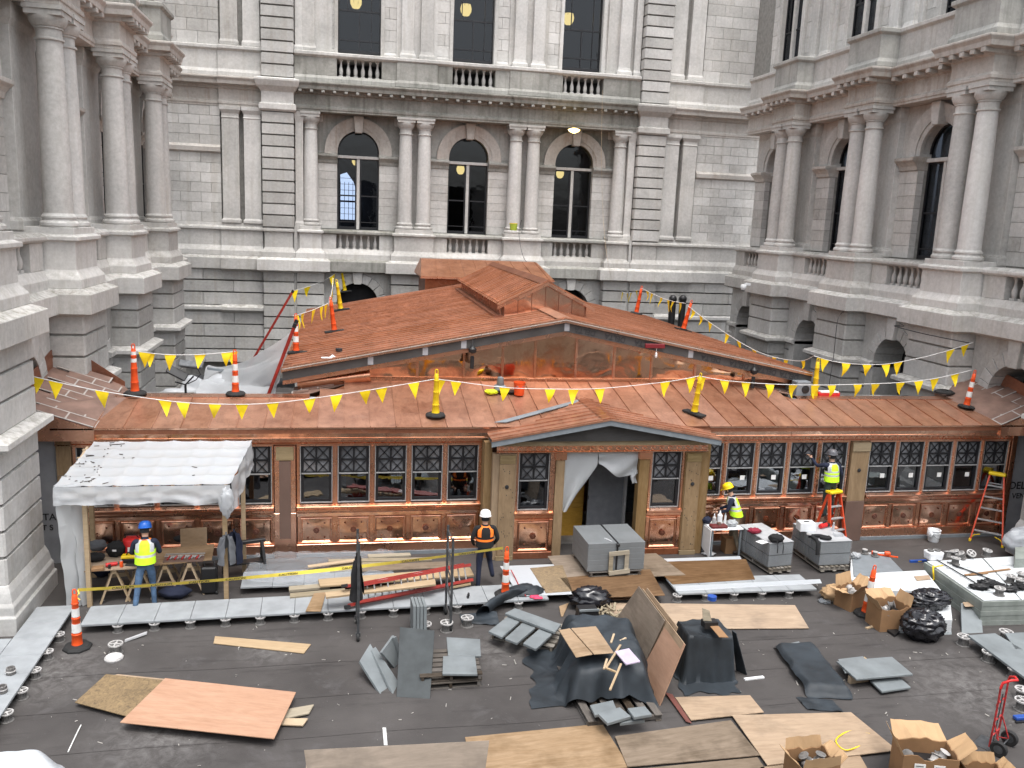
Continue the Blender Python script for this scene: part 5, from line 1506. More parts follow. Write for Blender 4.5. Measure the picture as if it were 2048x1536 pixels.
p = P(1212, 1238); ob('offcuts', mb, M['grey_lumber'], loc=p, kind='stuff', label='heap of grey offcuts between the bin and the leaning boards')
# ---------------------------------------------------------------- people
def skinmat(): return plain('skin', (.45, .27, .19), .5, var=.05)
M['skin'] = skinmat()
M['jeans'] = plain('blue_denim', (.055, .10, .17), .85, var=.35, scale=12)
M['khaki'] = plain('khaki_trousers', (.17, .14, .10), .85, var=.3, scale=8)
M['darkgreen'] = plain('dark_green_trousers', (.022, .035, .032), .85, var=.25, scale=8)
M['boot'] = plain('dark_boot', (.035, .028, .022), .7)
M['lime'] = plain('fluorescent_lime_vest', (.50, .86, .02), .6, var=.1, scale=9)
M['vorange'] = plain('fluorescent_orange_trim', (.95, .20, .02), .6)
M['silver'] = plain('silver_reflective_stripe', (.46, .47, .48), .35, .2)
M['helm_blue'] = plain('blue_hard_hat', (.015, .10, .42), .3)
M['helm_white'] = plain('white_hard_hat', (.75, .75, .74), .3)
M['helm_yellow'] = plain('yellow_hard_hat', (.85, .58, .01), .3)
M['helm_grey'] = plain('dark_grey_hard_hat', (.10, .10, .11), .35)

def person(loc, heading, label, J, cloth, vest, helmet, headturn=0.0):
    # J: joint positions in the person's frame (x right, y forward, z up)
    V = {k: Vector(v) for k, v in J.items()}
    names = ['pelvis', 'waist', 'chest', 'neck', 'headb', 'headt', 'shL', 'elL', 'wrL', 'haL', 'shR', 'elR', 'wrR', 'haR', 'hiL', 'knL', 'anL', 'toL', 'hiR', 'knR', 'anR', 'toR']
    rad = dict(pelvis=(.15, .115), waist=(.135, .105), chest=(.165, .12), neck=(.058, .058), headb=(.075, .082), headt=(.085, .095), shL=(.072, .072), shR=(.072, .072), elL=(.05, .05), elR=(.05, .05), wrL=(.034, .03), wrR=(.034, .03), haL=(.042, .026), haR=(.042, .026),
               hiL=(.098, .105), hiR=(.098, .105), knL=(.066, .066), knR=(.066, .066), anL=(.052, .052), anR=(.052, .052), toL=(.05, .04), toR=(.05, .04))
    edges = [('pelvis', 'waist'), ('waist', 'chest'), ('chest', 'neck'), ('neck', 'headb'), ('headb', 'headt'), ('chest', 'shL'), ('shL', 'elL'), ('elL', 'wrL'), ('wrL', 'haL'), ('chest', 'shR'), ('shR', 'elR'), ('elR', 'wrR'), ('wrR', 'haR'),
             ('pelvis', 'hiL'), ('hiL', 'knL'), ('knL', 'anL'), ('anL', 'toL'), ('pelvis', 'hiR'), ('hiR', 'knR'), ('knR', 'anR'), ('anR', 'toR')]
    me = bpy.data.meshes.new('skeleton')
    me.from_pydata([tuple(V[n]) for n in names], [(names.index(a), names.index(b)) for a, b in edges], [])
    o = bpy.data.objects.new('skeleton', me); COL.objects.link(o)
    sm = o.modifiers.new('skin', 'SKIN'); sm.branch_smoothing = .6
    sv = me.skin_vertices[0].data
    for i, n in enumerate(names): sv[i].radius = rad[n]; sv[i].use_root = (n == 'pelvis')
    ss = o.modifiers.new('sub', 'SUBSURF'); ss.levels = 2
    dg = bpy.context.evaluated_depsgraph_get(); dg.update()
    bme = bpy.data.meshes.new_from_object(o.evaluated_get(dg))
    bpy.data.objects.remove(o)
    mb = MB(); mb.v = [tuple(v.co) for v in bme.vertices]; mb.f = [list(p.vertices) for p in bme.polygons]
    top, pants = cloth
    mats = [M['skin'], M[top], M[pants], M['boot'], M['blackcloth']]
    reg = {}
    for a, b in edges:
        if b in ('headb', 'headt'): reg[(a, b)] = 0
        elif b in ('haL', 'haR'): reg[(a, b)] = 0
        elif b in ('knL', 'knR', 'anL', 'anR', 'hiL', 'hiR'): reg[(a, b)] = 2
        elif b in ('toL', 'toR'): reg[(a, b)] = 3
        elif (a, b) == ('pelvis', 'waist'): reg[(a, b)] = 2
        else: reg[(a, b)] = 1
    for p in bme.polygons:
        c = p.center; best = None
        for e in edges:
            a, b = V[e[0]], V[e[1]]
            t = max(0, min(1, (c - a).dot(b - a) / max(1e-6, (b - a).length_squared)))
            dd = (c - a.lerp(b, t)).length - .4 * (rad[e[0]][0] * (1 - t) + rad[e[1]][0] * t)
            if best is None or dd < best[0]: best = (dd, e)
        mb.m.append(reg[best[1]])
    # fingers, rooted in the palm
    for s in ('L', 'R'):
        w, h = V['wr' + s], V['ha' + s]
        d = (h - w).normalized(); side = d.cross(Vector((0, 0, 1)))
        if side.length < .1: side = Vector((1, 0, 0))
        side.normalize(); dn = d.cross(side).normalized()
        if dn.z > 0: dn = -dn
        for i, (off, L) in enumerate(((-.03, .075), (-.01, .09), (.01, .085), (.028, .068))):
            b = h + side * off + d * .015
            mb.tube([b, b + d * L * .45 + dn * .006, b + d * L * .75 + dn * .03, b + d * L * .8 + dn * .055], [.011, .0105, .009, .006], 6, 0)
        th = h - d * .03 + side * (-.035 if s == 'R' else .035)
        sg = -1 if s == 'R' else 1
        mb.tube([th, th + side * sg * .03 + d * .03, th + side * sg * .035 + d * .06 + dn * .02], [.013, .012, .008], 6, 0)
    # face: nose and ears
    hb, ht = V['headb'], V['headt']; hc = hb.lerp(ht, .45); ax = (ht - hb).normalized()
    fw = Vector((math.sin(headturn), math.cos(headturn), 0)); fw = (fw - ax * fw.dot(ax)).normalized(); rt = fw.cross(ax)
    mb.tube([hc + fw * .08 + ax * .03, hc + fw * .118 - ax * .012, hc + fw * .088 - ax * .02], [.008, .016, .009], 6, 0)
    for s in (-1, 1):
        q = hc + rt * s * .082
        mb.tube([q + ax * .03, q + rt * s * .016 + ax * .01, q - ax * .028], [.008, .02, .008], 6, 0)
        mb.tube([hc + rt * s * .03 + fw * .084 + ax * .03, hc + rt * s * .03 + fw * .093 + ax * .03], [.012, .006], 6, 4)
    mb.tube([hc + fw * .085 - ax * .05 - rt * .022, hc + fw * .094 - ax * .05, hc + fw * .085 - ax * .05 + rt * .022], [.004, .007, .004], 5, 4)
    per = ob('person', mb, mats, smooth=180, loc=loc, rot=(0, 0, heading), label=label, cat='person')
    # hair shows below the helmet
    R3 = Matrix((rt, fw, ax)).transposed()
    def local(m): 
        m.xf(Matrix.Translation(hc) @ R3.to_4x4()); return m
    h = MB().lathe([(.086, -.05), (.096, -.01), (.099, .03), (.09, .06)], 14)
    h.v = [(x, y - .012 if y < 0 else y * .75, z) for x, y, z in h.v]
    ob('hair', local(h), M['blackcloth'], per, smooth=60)
    # hard hat
    hm = MB().lathe([(.128, .045), (.132, .055), (.122, .065), (.122, .09), (.114, .135), (.09, .172), (.05, .19), (.012, .195)], 20)
    hm.v = [(x, y * 1.12, z) for x, y, z in hm.v]
    hm.loft([[(x, y, z) for x, y, z in ((-.09, .10, .05), (.09, .10, .05), (.09, .10, .062), (-.09, .10, .062))], [(-.065, .19, .038), (.065, .19, .038), (.065, .19, .048), (-.065, .19, .048)]])
    hm.bar((0, -.12, .135), (0, .12, .15), .03, .03)
    ob('hard_hat', local(hm), M[helmet], per, smooth=45)
    # vest: shell following the trunk, open at the arms
    if vest:
        wa, ch, nk, pv = V['waist'], V['chest'], V['neck'], V['pelvis']
        base, stripe, trim = vest
        col_m = [M[base], M[stripe], M[trim]]
        lv = [(pv.lerp(wa, .15), .205, .165, 0), (pv.lerp(wa, .75), .20, .16, 0), (wa.lerp(ch, .1), .198, .158, 1), (wa.lerp(ch, .33), .20, .157, 0), (wa.lerp(ch, .55), .203, .157, 1 if trim != 'vorange' else 0), (wa.lerp(ch, .75), .206, .155, 0), (ch, .205, .15, 0), (ch.lerp(nk, .42), .195, .132, 0), (ch.lerp(nk, .75), .13, .11, 2), (ch.lerp(nk, .88), .085, .085, 2)]
        vm = MB(); n = 24; rgs = []
        for c, a, b, m in lv:
            rgs.append([(c.x + a * math.cos(2 * PI * k / n), c.y + b * math.sin(2 * PI * k / n), c.z) for k in range(n)])
        for i in range(len(lv) - 1):
            st = len(vm.v); vm.v += rgs[i] + rgs[i + 1]
            for k in range(n):
                q = (k + 1) % n
                ang_ = 2 * PI * (k + .5) / n
                mm = lv[i][3]
                sx = abs(math.cos(ang_))
                if .45 < sx < .80 and i >= 4: mm = 1 if trim != 'vorange' or True else 2
                if i in (5, 6, 7) and sx > .9: continue      # arm holes
                vm.f.append([st + k, st + q, st + n + q, st + n + k]); vm.m.append(mm)
        ob('vest', vm, col_m, per, smooth=60)
    return per

def stance(h=1.0, lean=0.0, fl=(-.13, .0), fr=(.13, .0), zl=0.0, zr_=0.0, armL=None, armR=None, kb=(.06, .06), side=0.0, headf=.0):
    # standing pose; lean moves the upper body forward
    J = {}
    J['pelvis'] = (0, 0, .98); J['waist'] = (side * .3, lean * .25, 1.12); J['chest'] = (side * .8, lean * .8, 1.34); J['neck'] = (side, lean, 1.50)
    J['headb'] = (side, lean + .02 + headf * .5, 1.585); J['headt'] = (side, lean + .03 + headf, 1.70)
    for s, sx in (('L', -1), ('R', 1)):
        J['sh' + s] = (side * .9 + sx * .195, lean * .9, 1.435)
        ar = armL if s == 'L' else armR
        e, w, ha = ar
        J['el' + s], J['wr' + s], J['ha' + s] = e, w, ha
        J['hi' + s] = (sx * .095, 0, .93)
        f = fl if s == 'L' else fr; z = zl if s == 'L' else zr_
        k = kb[0] if s == 'L' else kb[1]
        J['an' + s] = (f[0], f[1] - .03, .09 + z); J['to' + s] = (f[0] + sx * .03, f[1] + .13, .045 + z)
        J['kn' + s] = ((f[0] + sx * .095) / 2, f[1] / 2 + k, .51 + z * .5)
    return J

fwd = dict(armL=((-.27, .12, 1.17), (-.2, .36, 1.1), (-.18, .44, 1.09)), armR=((.27, .12, 1.17), (.2, .36, 1.1), (.18, .44, 1.09)))
p = P(296, 1214)
person((p.x, p.y - .08, 0), .1, 'worker in blue hard hat and orange striped lime vest at the canopy table', stance(lean=.10, fl=(-.2, -.25), fr=(.14, .05), kb=(.03, .08), headf=.04, **fwd), ('navy', 'jeans'), ('lime', 'silver', 'vorange'), 'helm_blue', .3)
p = P(966, 1176)
person((p.x, p.y, 0), .0, 'worker in white hard hat and black harness with orange shoulders, standing left of the portico', stance(lean=.0, fl=(-.13, -.05), fr=(.22, .12), zr_=.16, kb=(.03, .16), armL=((-.29, -.02, 1.17), (-.22, .14, .98), (-.17, .21, .95)), armR=((.29, -.02, 1.17), (.22, .14, .98), (.17, .21, .95))), ('blackcloth', 'navy'), ('blackcloth', 'vorange', 'vorange'), 'helm_white')
p = P(1470, 1108)
person((p.x, p.y + .1, 0), 1.05, 'worker in yellow hard hat and lime vest leaning over the small table', stance(lean=.17, fl=(-.12, -.12), fr=(.14, .1), kb=(.05, .06), headf=.08, armL=((-.24, .22, 1.16), (-.16, .45, 1.06), (-.14, .53, 1.05)), armR=((.24, .22, 1.16), (.16, .45, 1.06), (.14, .53, 1.05))), ('navy', 'khaki'), ('lime', 'silver', 'silver'), 'helm_yellow', .2)
LADY = 19.55
p = PY(1655, 1032, LADY)
person((p.x, LADY, p.z - .05), .12, 'worker in lime vest on the orange stepladder, fitting copper trim beside the timber pilaster', stance(lean=.06, fl=(-.11, .0), fr=(.1, .02), kb=(.05, .05), armL=((-.32, .22, 1.36), (-.36, .42, 1.52), (-.37, .49, 1.56)), armR=((.30, .0, 1.16), (.29, .1, .93), (.28, .14, .86))), ('navy', 'darkgreen'), ('lime', 'silver', 'silver'), 'helm_grey', -.3)
# ---------------------------------------------------------------- channelizer posts
def post_parts(body, bands, h=1.10, base='oct'):
    b = MB()
    if base == 'oct':
        b.loft([[(r * math.cos(PI / 8 + k * PI / 4), r * math.sin(PI / 8 + k * PI / 4), z) for k in range(8)] for r, z in ((.24, 0), (.24, .035), (.2, .07), (.11, .08))])
    else:
        b.box(-.30, .30, -.12, .12, 0, .05)
        b.box(-.1, .1, -.1, .1, .05, .07)
    s = MB().lathe([(.092, .075), (.088, .1), (.079, .25), (.084, .255), (.084, .275), (.076, .28), (.066, .55), (.071, .555), (.071, .575), (.063, .58), (.055, .82), (.060, .825), (.060, .845), (.053, .85), (.048, h - .13), (.034, h - .11)], 14)
    hd = MB().tube([(-.028, 0, h - .13), (-.032, 0, h - .05), (-.018, 0, h - .01), (.018, 0, h - .01), (.032, 0, h - .05), (.028, 0, h - .13)], .013, 6)
    rg = [MB().lathe([(r + .004, z), (r2 + .004, z2)], 14) for r, z, r2, z2 in bands]
    return mesh('base', b, M['rubber'], bevel=.006), mesh('post', s, M[body], 50), mesh('handle', hd, M[body], 60), [mesh('reflective_band', g, M['refl'], 60) for g in rg]
PB = [(.0755, .31, .0695, .47), (.0625, .60, .0575, .75)]
PK = dict(striped=post_parts('orange', PB), slim=post_parts('orange', [(.0595, .70, .0565, .78), (.0525, .86, .0505, .93)]), bare=post_parts('orange', []), bare_bar=post_parts('orange', [], base='bar'), yellow=post_parts('yellow', []), yellow_bar=post_parts('yellow', [], base='bar'), striped_bar=post_parts('orange', PB, base='bar'))
def post(kind, loc, label, rot=(0, 0, 0), sc=1.0):
    b, s, h, rg = PK[kind]
    t = thing('channelizer_post', label, 'traffic post', loc, rot)
    t.scale = (sc, sc, sc)
    for nm, me in (('base', b), ('post', s), ('handle', h)): put(nm, me, t)
    for me in rg: put('reflective_band', me, t)
    return t
def on_plane(px, py, pt, nrm):
    d = ray(px, py); nrm = Vector(nrm); pt = Vector(pt)
    return CAM + d * ((pt - CAM).dot(nrm) / d.dot(nrm))
gsl = (ZR - ZL_) / (XR - XL_)
def on_left(px, py): return on_plane(px, py, (XR, 30, ZR + .02), (-gsl, 0, 1))
def on_right(px, py): return on_plane(px, py, (XR, 30, ZR + .02), (gsl, 0, 1))
def on_front(px, py): return on_plane(px, py, (0, YE, ZE + .02), (0, -SL, 1))
post('striped', P(155, 1296), 'orange and white striped post on a black base, front left corner of the deck', sc=1.06)
post('striped', P(1010, 1190, .2), 'orange and white striped post holding the end of the yellow tape', sc=1.0)
post('striped', P(1730, 1230), 'orange and white striped post among the cardboard boxes', (.0, .08, 0), sc=1.05)
GA2 = math.atan(gsl)
lp = on_left(592, 706); post('striped_bar', lp, 'orange and white post at the lower left corner of the gable roof', (0, 0, .2))
lp2 = on_left(669, 664); post('bare_bar', lp2, 'plain orange post on a flat black bar, on the left roof slope', (0, -.12, .1))
lp3 = on_left(682, 621); post('yellow_bar', lp3, 'taller yellow post on a flat black bar behind the plain orange post', (0, -.15, .1), 1.08)
lp4 = on_left(690, 584); post('yellow_bar', lp4, 'farthest yellow post near the back of the left roof slope', (0, -.15, .1), 1.0)
rp1 = on_right(1221, 606); post('striped', rp1, 'farthest orange and white post on the right roof slope', (0, .15, 0), .95)
rp2 = on_right(1272, 628); post('bare', rp2, 'red orange post in the middle of the right roof slope', (0, .15, 0), 1.12)
rp3 = on_right(1366, 661); post('bare_bar', rp3, 'red orange post lowest on the right roof slope', (0, .22, .0), 1.05)
yp1 = on_front(871, 832); post('yellow', yp1, 'yellow post on an octagonal black base, left of the portico roof', (0, 0, 0), 1.05)
yp2 = on_front(1388, 828); post('yellow_bar', yp2, 'yellow post on a rectangular black base, right of the portico roof', (0, .1, -1.0), 1.0)
op1 = on_front(1932, 815); post('striped', op1, 'orange and white post near the right end of the front roof', (0, .12, 0), .98)
fz = zr(21.45) + .05
bl1 = PY(270, 784, 21.62); post('slim', (bl1.x, 21.62, fz), 'slim orange post with two white bands, nearest the left wall', sc=1.12)
bl2 = PY(471, 783, 21.62); post('striped', (bl2.x, 21.62, fz), 'orange and white post on the ridge flashing beside the plastic sheeting', sc=1.02)
br = PY(1628, 795, 21.9); post('yellow', (br.x, 21.9, fz - .15), 'yellow post standing just behind the front roof ridge on the right', sc=1.1)
sb = on_front(1889, 786); t = thing('post_base', 'empty black rubber post base lying on the front roof', 'base', sb)
ob('base', MB().loft([[(r * math.cos(k * PI / 4), r * math.sin(k * PI / 4), z) for k in range(8)] for r, z in ((.1, .0), (.28, 0), (.28, .04), (.2, .09), (.1, .09))], cap=False), M['rubber'], t)

# ---------------------------------------------------------------- pennant strings
def pennants(pts, depth0, depth1, flags, label, size=.37, droop=(), r=.008, bunch=()):
    n = len(pts)
    x0, x1 = pts[0][0], pts[-1][0]
    W = []
    for px, py in pts:
        f = (px - x0) / (x1 - x0) if x1 != x0 else 0
        W.append(PY(px, py, depth0 + (depth1 - depth0) * f))
    o = W[0].copy()
    t = thing('pennant_string', label, 'pennants', o, group='pennant strings round the roof edges')
    # smooth the cord
    S = []
    for i in range(len(W) - 1):
        a = W[max(i - 1, 0)]; b = W[i]; c = W[i + 1]; d = W[min(i + 2, len(W) - 1)]
        for k in range(6):
            u = k / 6
            S.append(.5 * ((2 * b) + (c - a) * u + (2 * a - 5 * b + 4 * c - d) * u * u + (3 * b - a - 3 * c + d) * u ** 3))
    S.append(W[-1])
    ob('cord', MB().tube([tuple(p - o) for p in S], r, 5), M['cord'], t, smooth=60)
    for fx in flags:
        # nearest cord point by picture column
        f = (fx - x0) / (x1 - x0)
        i = f * (len(S) - 1)
        # find the segment whose projected column matches
        best = min(range(len(S)), key=lambda q: abs(1024 + FPX * (S[q] - CAM).dot(_r) / (S[q] - CAM).dot(_f) - fx))
        p = S[best]; q = S[min(best + 1, len(S) - 1)]
        dr = (S[min(best + 1, len(S) - 1)] - S[max(best - 1, 0)]).normalized()
        w = size * random.uniform(.34, .38); L = size * random.uniform(.9, 1.08)
        sw = random.uniform(-.22, .22); tw = random.uniform(-.12, .12)
        mb = MB(); N = 4
        perp = Vector((-dr.y, dr.x, 0))
        for s in range(N + 1):
            v = s / N
            hw = w * (1 - v) + .004
            bow = .05 * math.sin(v * 3 + fx)
            c = p - o + Vector((0, 0, -L * v - r)) + dr * (sw * L * v * .6) + perp * (tw * L * v + bow * v)
            for e in (-1, 0, 1):
                mb.v.append(tuple(c + dr * (hw * e) + perp * (.025 * (e * e) * math.sin(v * 4 + fx * .3))))
        for s in range(N):
            for e in (0, 1):
                b = s * 3 + e; mb.f.append([b, b + 1, b + 4, b + 3]); mb.m.append(0)
        ob('pennant', mb, M['flag'], t, smooth=60)
    return t
pennants([(62, 752), (180, 778), (330, 801), (430, 808), (545, 806), (700, 786), (872, 758)], 19.3, yp1.y, [82, 122, 200, 335, 368, 432, 490, 553, 613, 663, 728, 778, 832], 'pennant string from the left wall to the yellow post left of the portico')
pennants([(872, 758), (912, 763), (1010, 775), (1100, 778), (1200, 777), (1330, 764), (1398, 752)], yp1.y, yp2.y, [880, 912, 1010, 1103, 1152, 1197, 1333, 1386], 'pennant string between the two yellow posts above the portico')
pennants([(1398, 752), (1450, 761), (1540, 768), (1630, 770), (1700, 769), (1800, 765), (1870, 757), (1944, 740)], yp2.y, op1.y, [1404, 1450, 1492, 1538, 1590, 1628, 1663, 1708, 1753, 1797, 1838, 1873, 1912], 'pennant string from the right yellow post to the striped post at the right end')
pennants([(1628, 712), (1680, 725), (1760, 729), (1830, 718), (1890, 703), (1945, 685)], 21.9, 21.9, [1647, 1688, 1733, 1768, 1800, 1900, 1928], 'pennant string from the rear yellow post up to the right wall')
pennants([(1376, 612), (1420, 645), (1490, 690), (1540, 712), (1600, 722), (1630, 710)], rp3.y, 21.9, [1384, 1402, 1425, 1452, 1483, 1508, 1545, 1575, 1610], 'pennant string dropping from the right roof slope to the rear yellow post', .36)
pennants([(1284, 577), (1330, 598), (1372, 607)], rp2.y, rp3.y, [1295, 1308, 1322, 1335, 1348, 1360], 'pennant string between the two red orange posts on the right slope', .42)
pennants([(1226, 566), (1250, 586), (1284, 577)], rp1.y, rp2.y, [1236, 1245, 1255, 1264, 1273], 'short pennant string between the two farthest posts on the right slope', .46)
pennants([(276, 703), (330, 709), (400, 709), (472, 703)], 21.62, 21.62, [288, 296, 345, 404, 450, 462], 'pennant string between the two orange posts on the left ridge', .36)
pennants([(586, 632), (620, 622), (658, 606)], lp.y, lp2.y, [594, 610, 626, 643, 653], 'pennant string rising from the corner post to the plain orange post', .42)
pennants([(658, 606), (664, 580), (666, 556)], lp2.y, lp3.y + .3, [659, 661, 662, 663, 664, 665], 'bunched pennants hanging between the orange and the taller yellow post', .55)
pennants([(676, 543), (650, 560), (614, 574), (580, 583)], lp4.y, lp4.y - 1.5, [664, 613, 590], 'pennant string from the farthest yellow post to the red ladder', .5)

# ---------------------------------------------------------------- caution tape
def tape():
    a = P(156, 1184, 0); a = PY(156, 1180, 16.0); b = PY(1006, 1096, 17.6)
    pm = PY(560, 1136, 16.9)
    t = thing('caution_tape', 'yellow caution tape stretched from the left striped post to the middle striped post', 'tape', a)
    mb = MB(); N = 30
    d = b - a
    for i in range(N + 1):
        f = i / N
        c = d * f + Vector((0, 0, -.10 * 4 * f * (1 - f)))
        tl = .5 + .9 * math.sin(f * 9)
        h = .036
        mb.v.append(tuple(c + Vector((0, -h * math.sin(tl) * .6, h)))); mb.v.append(tuple(c + Vector((0, h * math.sin(tl) * .6, -h))))
    for i in range(N): mb.f.append([2 * i, 2 * i + 2, 2 * i + 3, 2 * i + 1]); mb.m.append(0)
    ob('tape', mb, plain('yellow_tape', (.82, .66, .10), .45), t, smooth=60)
    an = math.atan2(d.y, d.x)
    for f in (.09, .17, .25, .33, .45, .6, .75, .9):
        c = d * f + Vector((0, -.014, -.10 * 4 * f * (1 - f)))
        lettering('CAUTION', .055, c, (PI / 2 - .25, -.0, an), M['ink'], t, sx=1.5)
    ob('knot', MB().tube([(0, 0, .0), (.03, -.05, -.05), (-.03, -.04, -.12), (.04, -.05, -.17)], .012, 5), bpy.data.materials['yellow_tape'], t)
tape()

# ---------------------------------------------------------------- canopy over the tool table
M['film_roof'] = film_mat('canopy_sheet', .80, (.64, .67, .70), .28, .25, 3)
def canopy():
    zt = 2.56
    fl = P(106, 976, zt); fr = P(492, 968, zt); 
    bl = P(205, 888, zt); brr = P(492, 890, zt)
    yf, yb = 17.6, 19.55
    x0, x1 = -5.58, -2.38

    t = thing('work_canopy', 'white plastic covered timber canopy sheltering the tool table', 'canopy', (x0, yf, 0))
    W, D = x1 - x0, yb - yf
    for nm, x, y, z in (('post', .46, .12, zt), ('post', W - .07, .12, zt), ('post', .15, D - .3, zt + .1), ('post', W + .12, D - .3, zt + .1)):
        ob(nm, MB().box(x - .045, x + .045, y - .045, y + .045, 0, z - .03), M['pine'], t, bevel=.004)
    zb = zt + .37
    for k in range(7):
        x = .05 + (W - .1) * k / 6
        ob('rafter', MB().bar((x, 0, zt - .08), (x, D, zb - .08), .045, .09), M['pine'], t)
    for k in range(5):
        y = D * (k + .5) / 5
        ob('batten', MB().bar((0, y, zt - .02 + (zb - zt) * (k + .5) / 5), (W, y, zt - .02 + (zb - zt) * (k + .5) / 5), .05, .03), M['pine'], t)
    for y, z in ((.02, zt - .09), (D - .02, zb - .09)): ob('beam', MB().box(-.05, W + .05, y - .025, y + .025, z - .1, z), M['pine'], t)
    # sheet over the top, sagging between battens
    def top(u, v):
        x = -.05 + (W + .12) * u + .22 * v; y = -.06 + (D + .1) * v
        sag = .022 * abs(math.sin(PI * 6 * u)) ** .6 + .03 * abs(math.sin(PI * 5 * v)) ** .6 - .022
        n = mnoise.noise(Vector((x * 3, y * 3, 1))) * .012
        return (x, y, zt + .05 + (zb - zt) * v - sag + n)
    s = sheet('plastic_sheet', top, 60, 40, M['film_roof'], t)
    def val(u, v):
        x = -.05 + (W + .12) * u
        dr = .36 + .08 * mnoise.noise(Vector((x * 1.3, 0, 2))) + (.18 if u > .93 else 0)
        f = .05 * mnoise.noise(Vector((x * 2.5, v * 3, 4))) + .03 * mnoise.noise(Vector((x * 9, v * 2, 4)))
        return (x + .03 * v * mnoise.noise(Vector((x * 3, 1, 1))), -.07 - .05 * v + f * (v + .15), zt + .045 - dr * v)
    sheet('valance', val, 70, 10, M['film'], t)
    def rs(u, v):
        y = -.06 + (D + .1) * u
        f = .06 * mnoise.noise(Vector((y * 3, v * 3, 9)))
        return (W + .08 + .2 * u + .05 * v + f, y, zt + .045 + (zb - zt) * u - (.55 + .12 * mnoise.noise(Vector((y * 2, 0, 5)))) * v)
    sheet('side_valance', rs, 30, 10, M['film'], t)
    def ls(u, v):
        y = -.06 + 1.0 * u
        w = 1 - .35 * sstep((v - .25) * 3) * (1 if u > .5 else .0)
        f = .05 * mnoise.noise(Vector((y * 3, v * 6, 3)))
        return (-.03 + .12 * v + f + .42 * u * (1 - v * .1), -.07 + .25 * u * (1 + v) * w, (zt + .04) * (1 - v) + .02)
    sheet('side_curtain', ls, 16, 30, M['film_grey'], t)
    # bunched film at the front right corner
    blob('film_bunch', (W - .0, -.06, zt - .62), (.14, .1, .3), M['film'], t, .3, 3, 8, flat=False)
    # debris lying on the sheet
    mb = MB(); rr = random.Random(11)
    for _ in range(46):
        if rr.random() < .75: u, v = abs(rr.gauss(.12, .08)), rr.uniform(.1, .98)
        else: u, v = rr.random(), rr.random()
        c = Vector(top(min(u, 1), v)); a = rr.uniform(0, PI); l = rr.choice((.015, .03, .05, .09))
        mb.bar(c + Vector((-math.cos(a) * l, -math.sin(a) * l * .5, .012)), c + Vector((math.cos(a) * l, math.sin(a) * l * .5, .014)), .014, .01)
    ob('leaf_litter', mb, M['grey_lumber'] if False else plain('dark_wet_litter', (.05, .04, .03), .6), t, kind='stuff')
    return t
canopy()

# ---------------------------------------------------------------- tool table under the canopy
def sawhorse(par, x, y, z, w=.7):
    for s in (-1, 1):
        for e in (-1, 1):
            ob('leg', MB().bar((x + e * .04, y + s * w / 2, z - .1), (x + e * .28, y + s * (w / 2 + .03), 0), .07, .035), M['pine'], par)
        ob('brace', MB().bar((x - .2, y + s * w / 2, .3), (x + .2, y + s * w / 2, .3), .02, .09), M['pine'], par)
    ob('top_rail', MB().box(x - .045, x + .045, y - w / 2 - .06, y + w / 2 + .06, z - .12, z - .03), M['pine'], par)
ZT = .76
def table():
    a = P(160, 1146, ZT); b = P(440, 1124, ZT); cpt = P(285, 1140, ZT)
    y0 = 17.68
    x0, x1 = -5.2, -2.75
    t = thing('work_table', 'long plywood table on sawhorses loaded with tools under the canopy', 'table', (x0, y0, 0), (0, 0, .14))
    W = x1 - x0
    ob('tabletop', MB().prism([(0, .06, ZT), (W * .52, .0, ZT), (W * .52, .98, ZT), (-.15, 1.0, ZT)], (0, 0, -.02)), M['ply'], t)
    ob('tabletop', MB().prism([(W * .525, .06, ZT + .012), (W, .12, ZT + .012), (W + .05, 1.02, ZT + .012), (W * .525, .98, ZT + .012)], (0, 0, -.02)), M['ply'], t)
    for x in (.55, W * .42, W * .62, W - .45): sawhorse(t, x, .5, ZT)
    ob('backboard', MB().box(W - .65, W - .1, 1.0, 1.02, ZT, ZT + .42), M['ply'], t)
    return x0, y0, W
tx, ty, tw_ = table()
def tp(px, py, z=ZT): return P(px, py, z)
def bag(name, px, z, rad, mat, label, cat, seed, amp=.18, rot=0): return blob(name, P(*px, z), rad, M[mat], amp=amp, freq=2.2, seed=seed, rot=rot, label=label, cat=cat)
bag('tool_bag', (195, 1100), ZT, (.2, .15, .11), 'greycloth', 'grey tool bag at the far left end of the table', 'bag', 1)
bag('tool_bag', (190, 1122), ZT, (.2, .14, .09), 'blackcloth', 'flat black bag in front of the grey tool bag', 'bag', 2)
t = bag('backpack', (233, 1112), ZT, (.2, .15, .17), 'blackcloth', 'black backpack on the table left of the red bucket', 'bag', 3)
ob('patch', MB().box(-.04, .04, -.155, -.14, .16, .2), M['white_pl'], t)
p = tp(265, 1108); t = thing('tool_bucket', 'red lidded bucket bag standing on the table', 'bucket', p)
ob('bucket_body', MB().lathe([(.15, 0), (.16, .02), (.18, .34), (.17, .36), (.1, .38)], 18), M['red_plastic'], t, smooth=40); ob('handle', MB().tube([(-.17, 0, .32), (-.1, -.02, .43), (.1, -.02, .43), (.17, 0, .32)], .012, 6), M['black'], t); ob('label_patch', MB().box(-.05, .05, -.186, -.172, .12, .22), M['paper'], t)
p = tp(262, 1124); t = thing('charger_case', 'yellow and black battery charger case in front of the red bucket', 'case', p)
ob('case_body', MB().box(-.17, .17, -.08, .08, 0, .1), M['black'], t, bevel=.02); ob('case_lid', MB().box(-.18, .18, -.09, .09, .1, .16), M['yellow'], t, bevel=.015); ob('handle', MB().tube([(-.08, 0, .15), (-.06, 0, .21), (.06, 0, .21), (.08, 0, .15)], .014, 6), M['black'], t)
p = tp(177, 1137); t = thing('tumbler', 'steel tumbler at the front left corner of the table', 'cup', p)
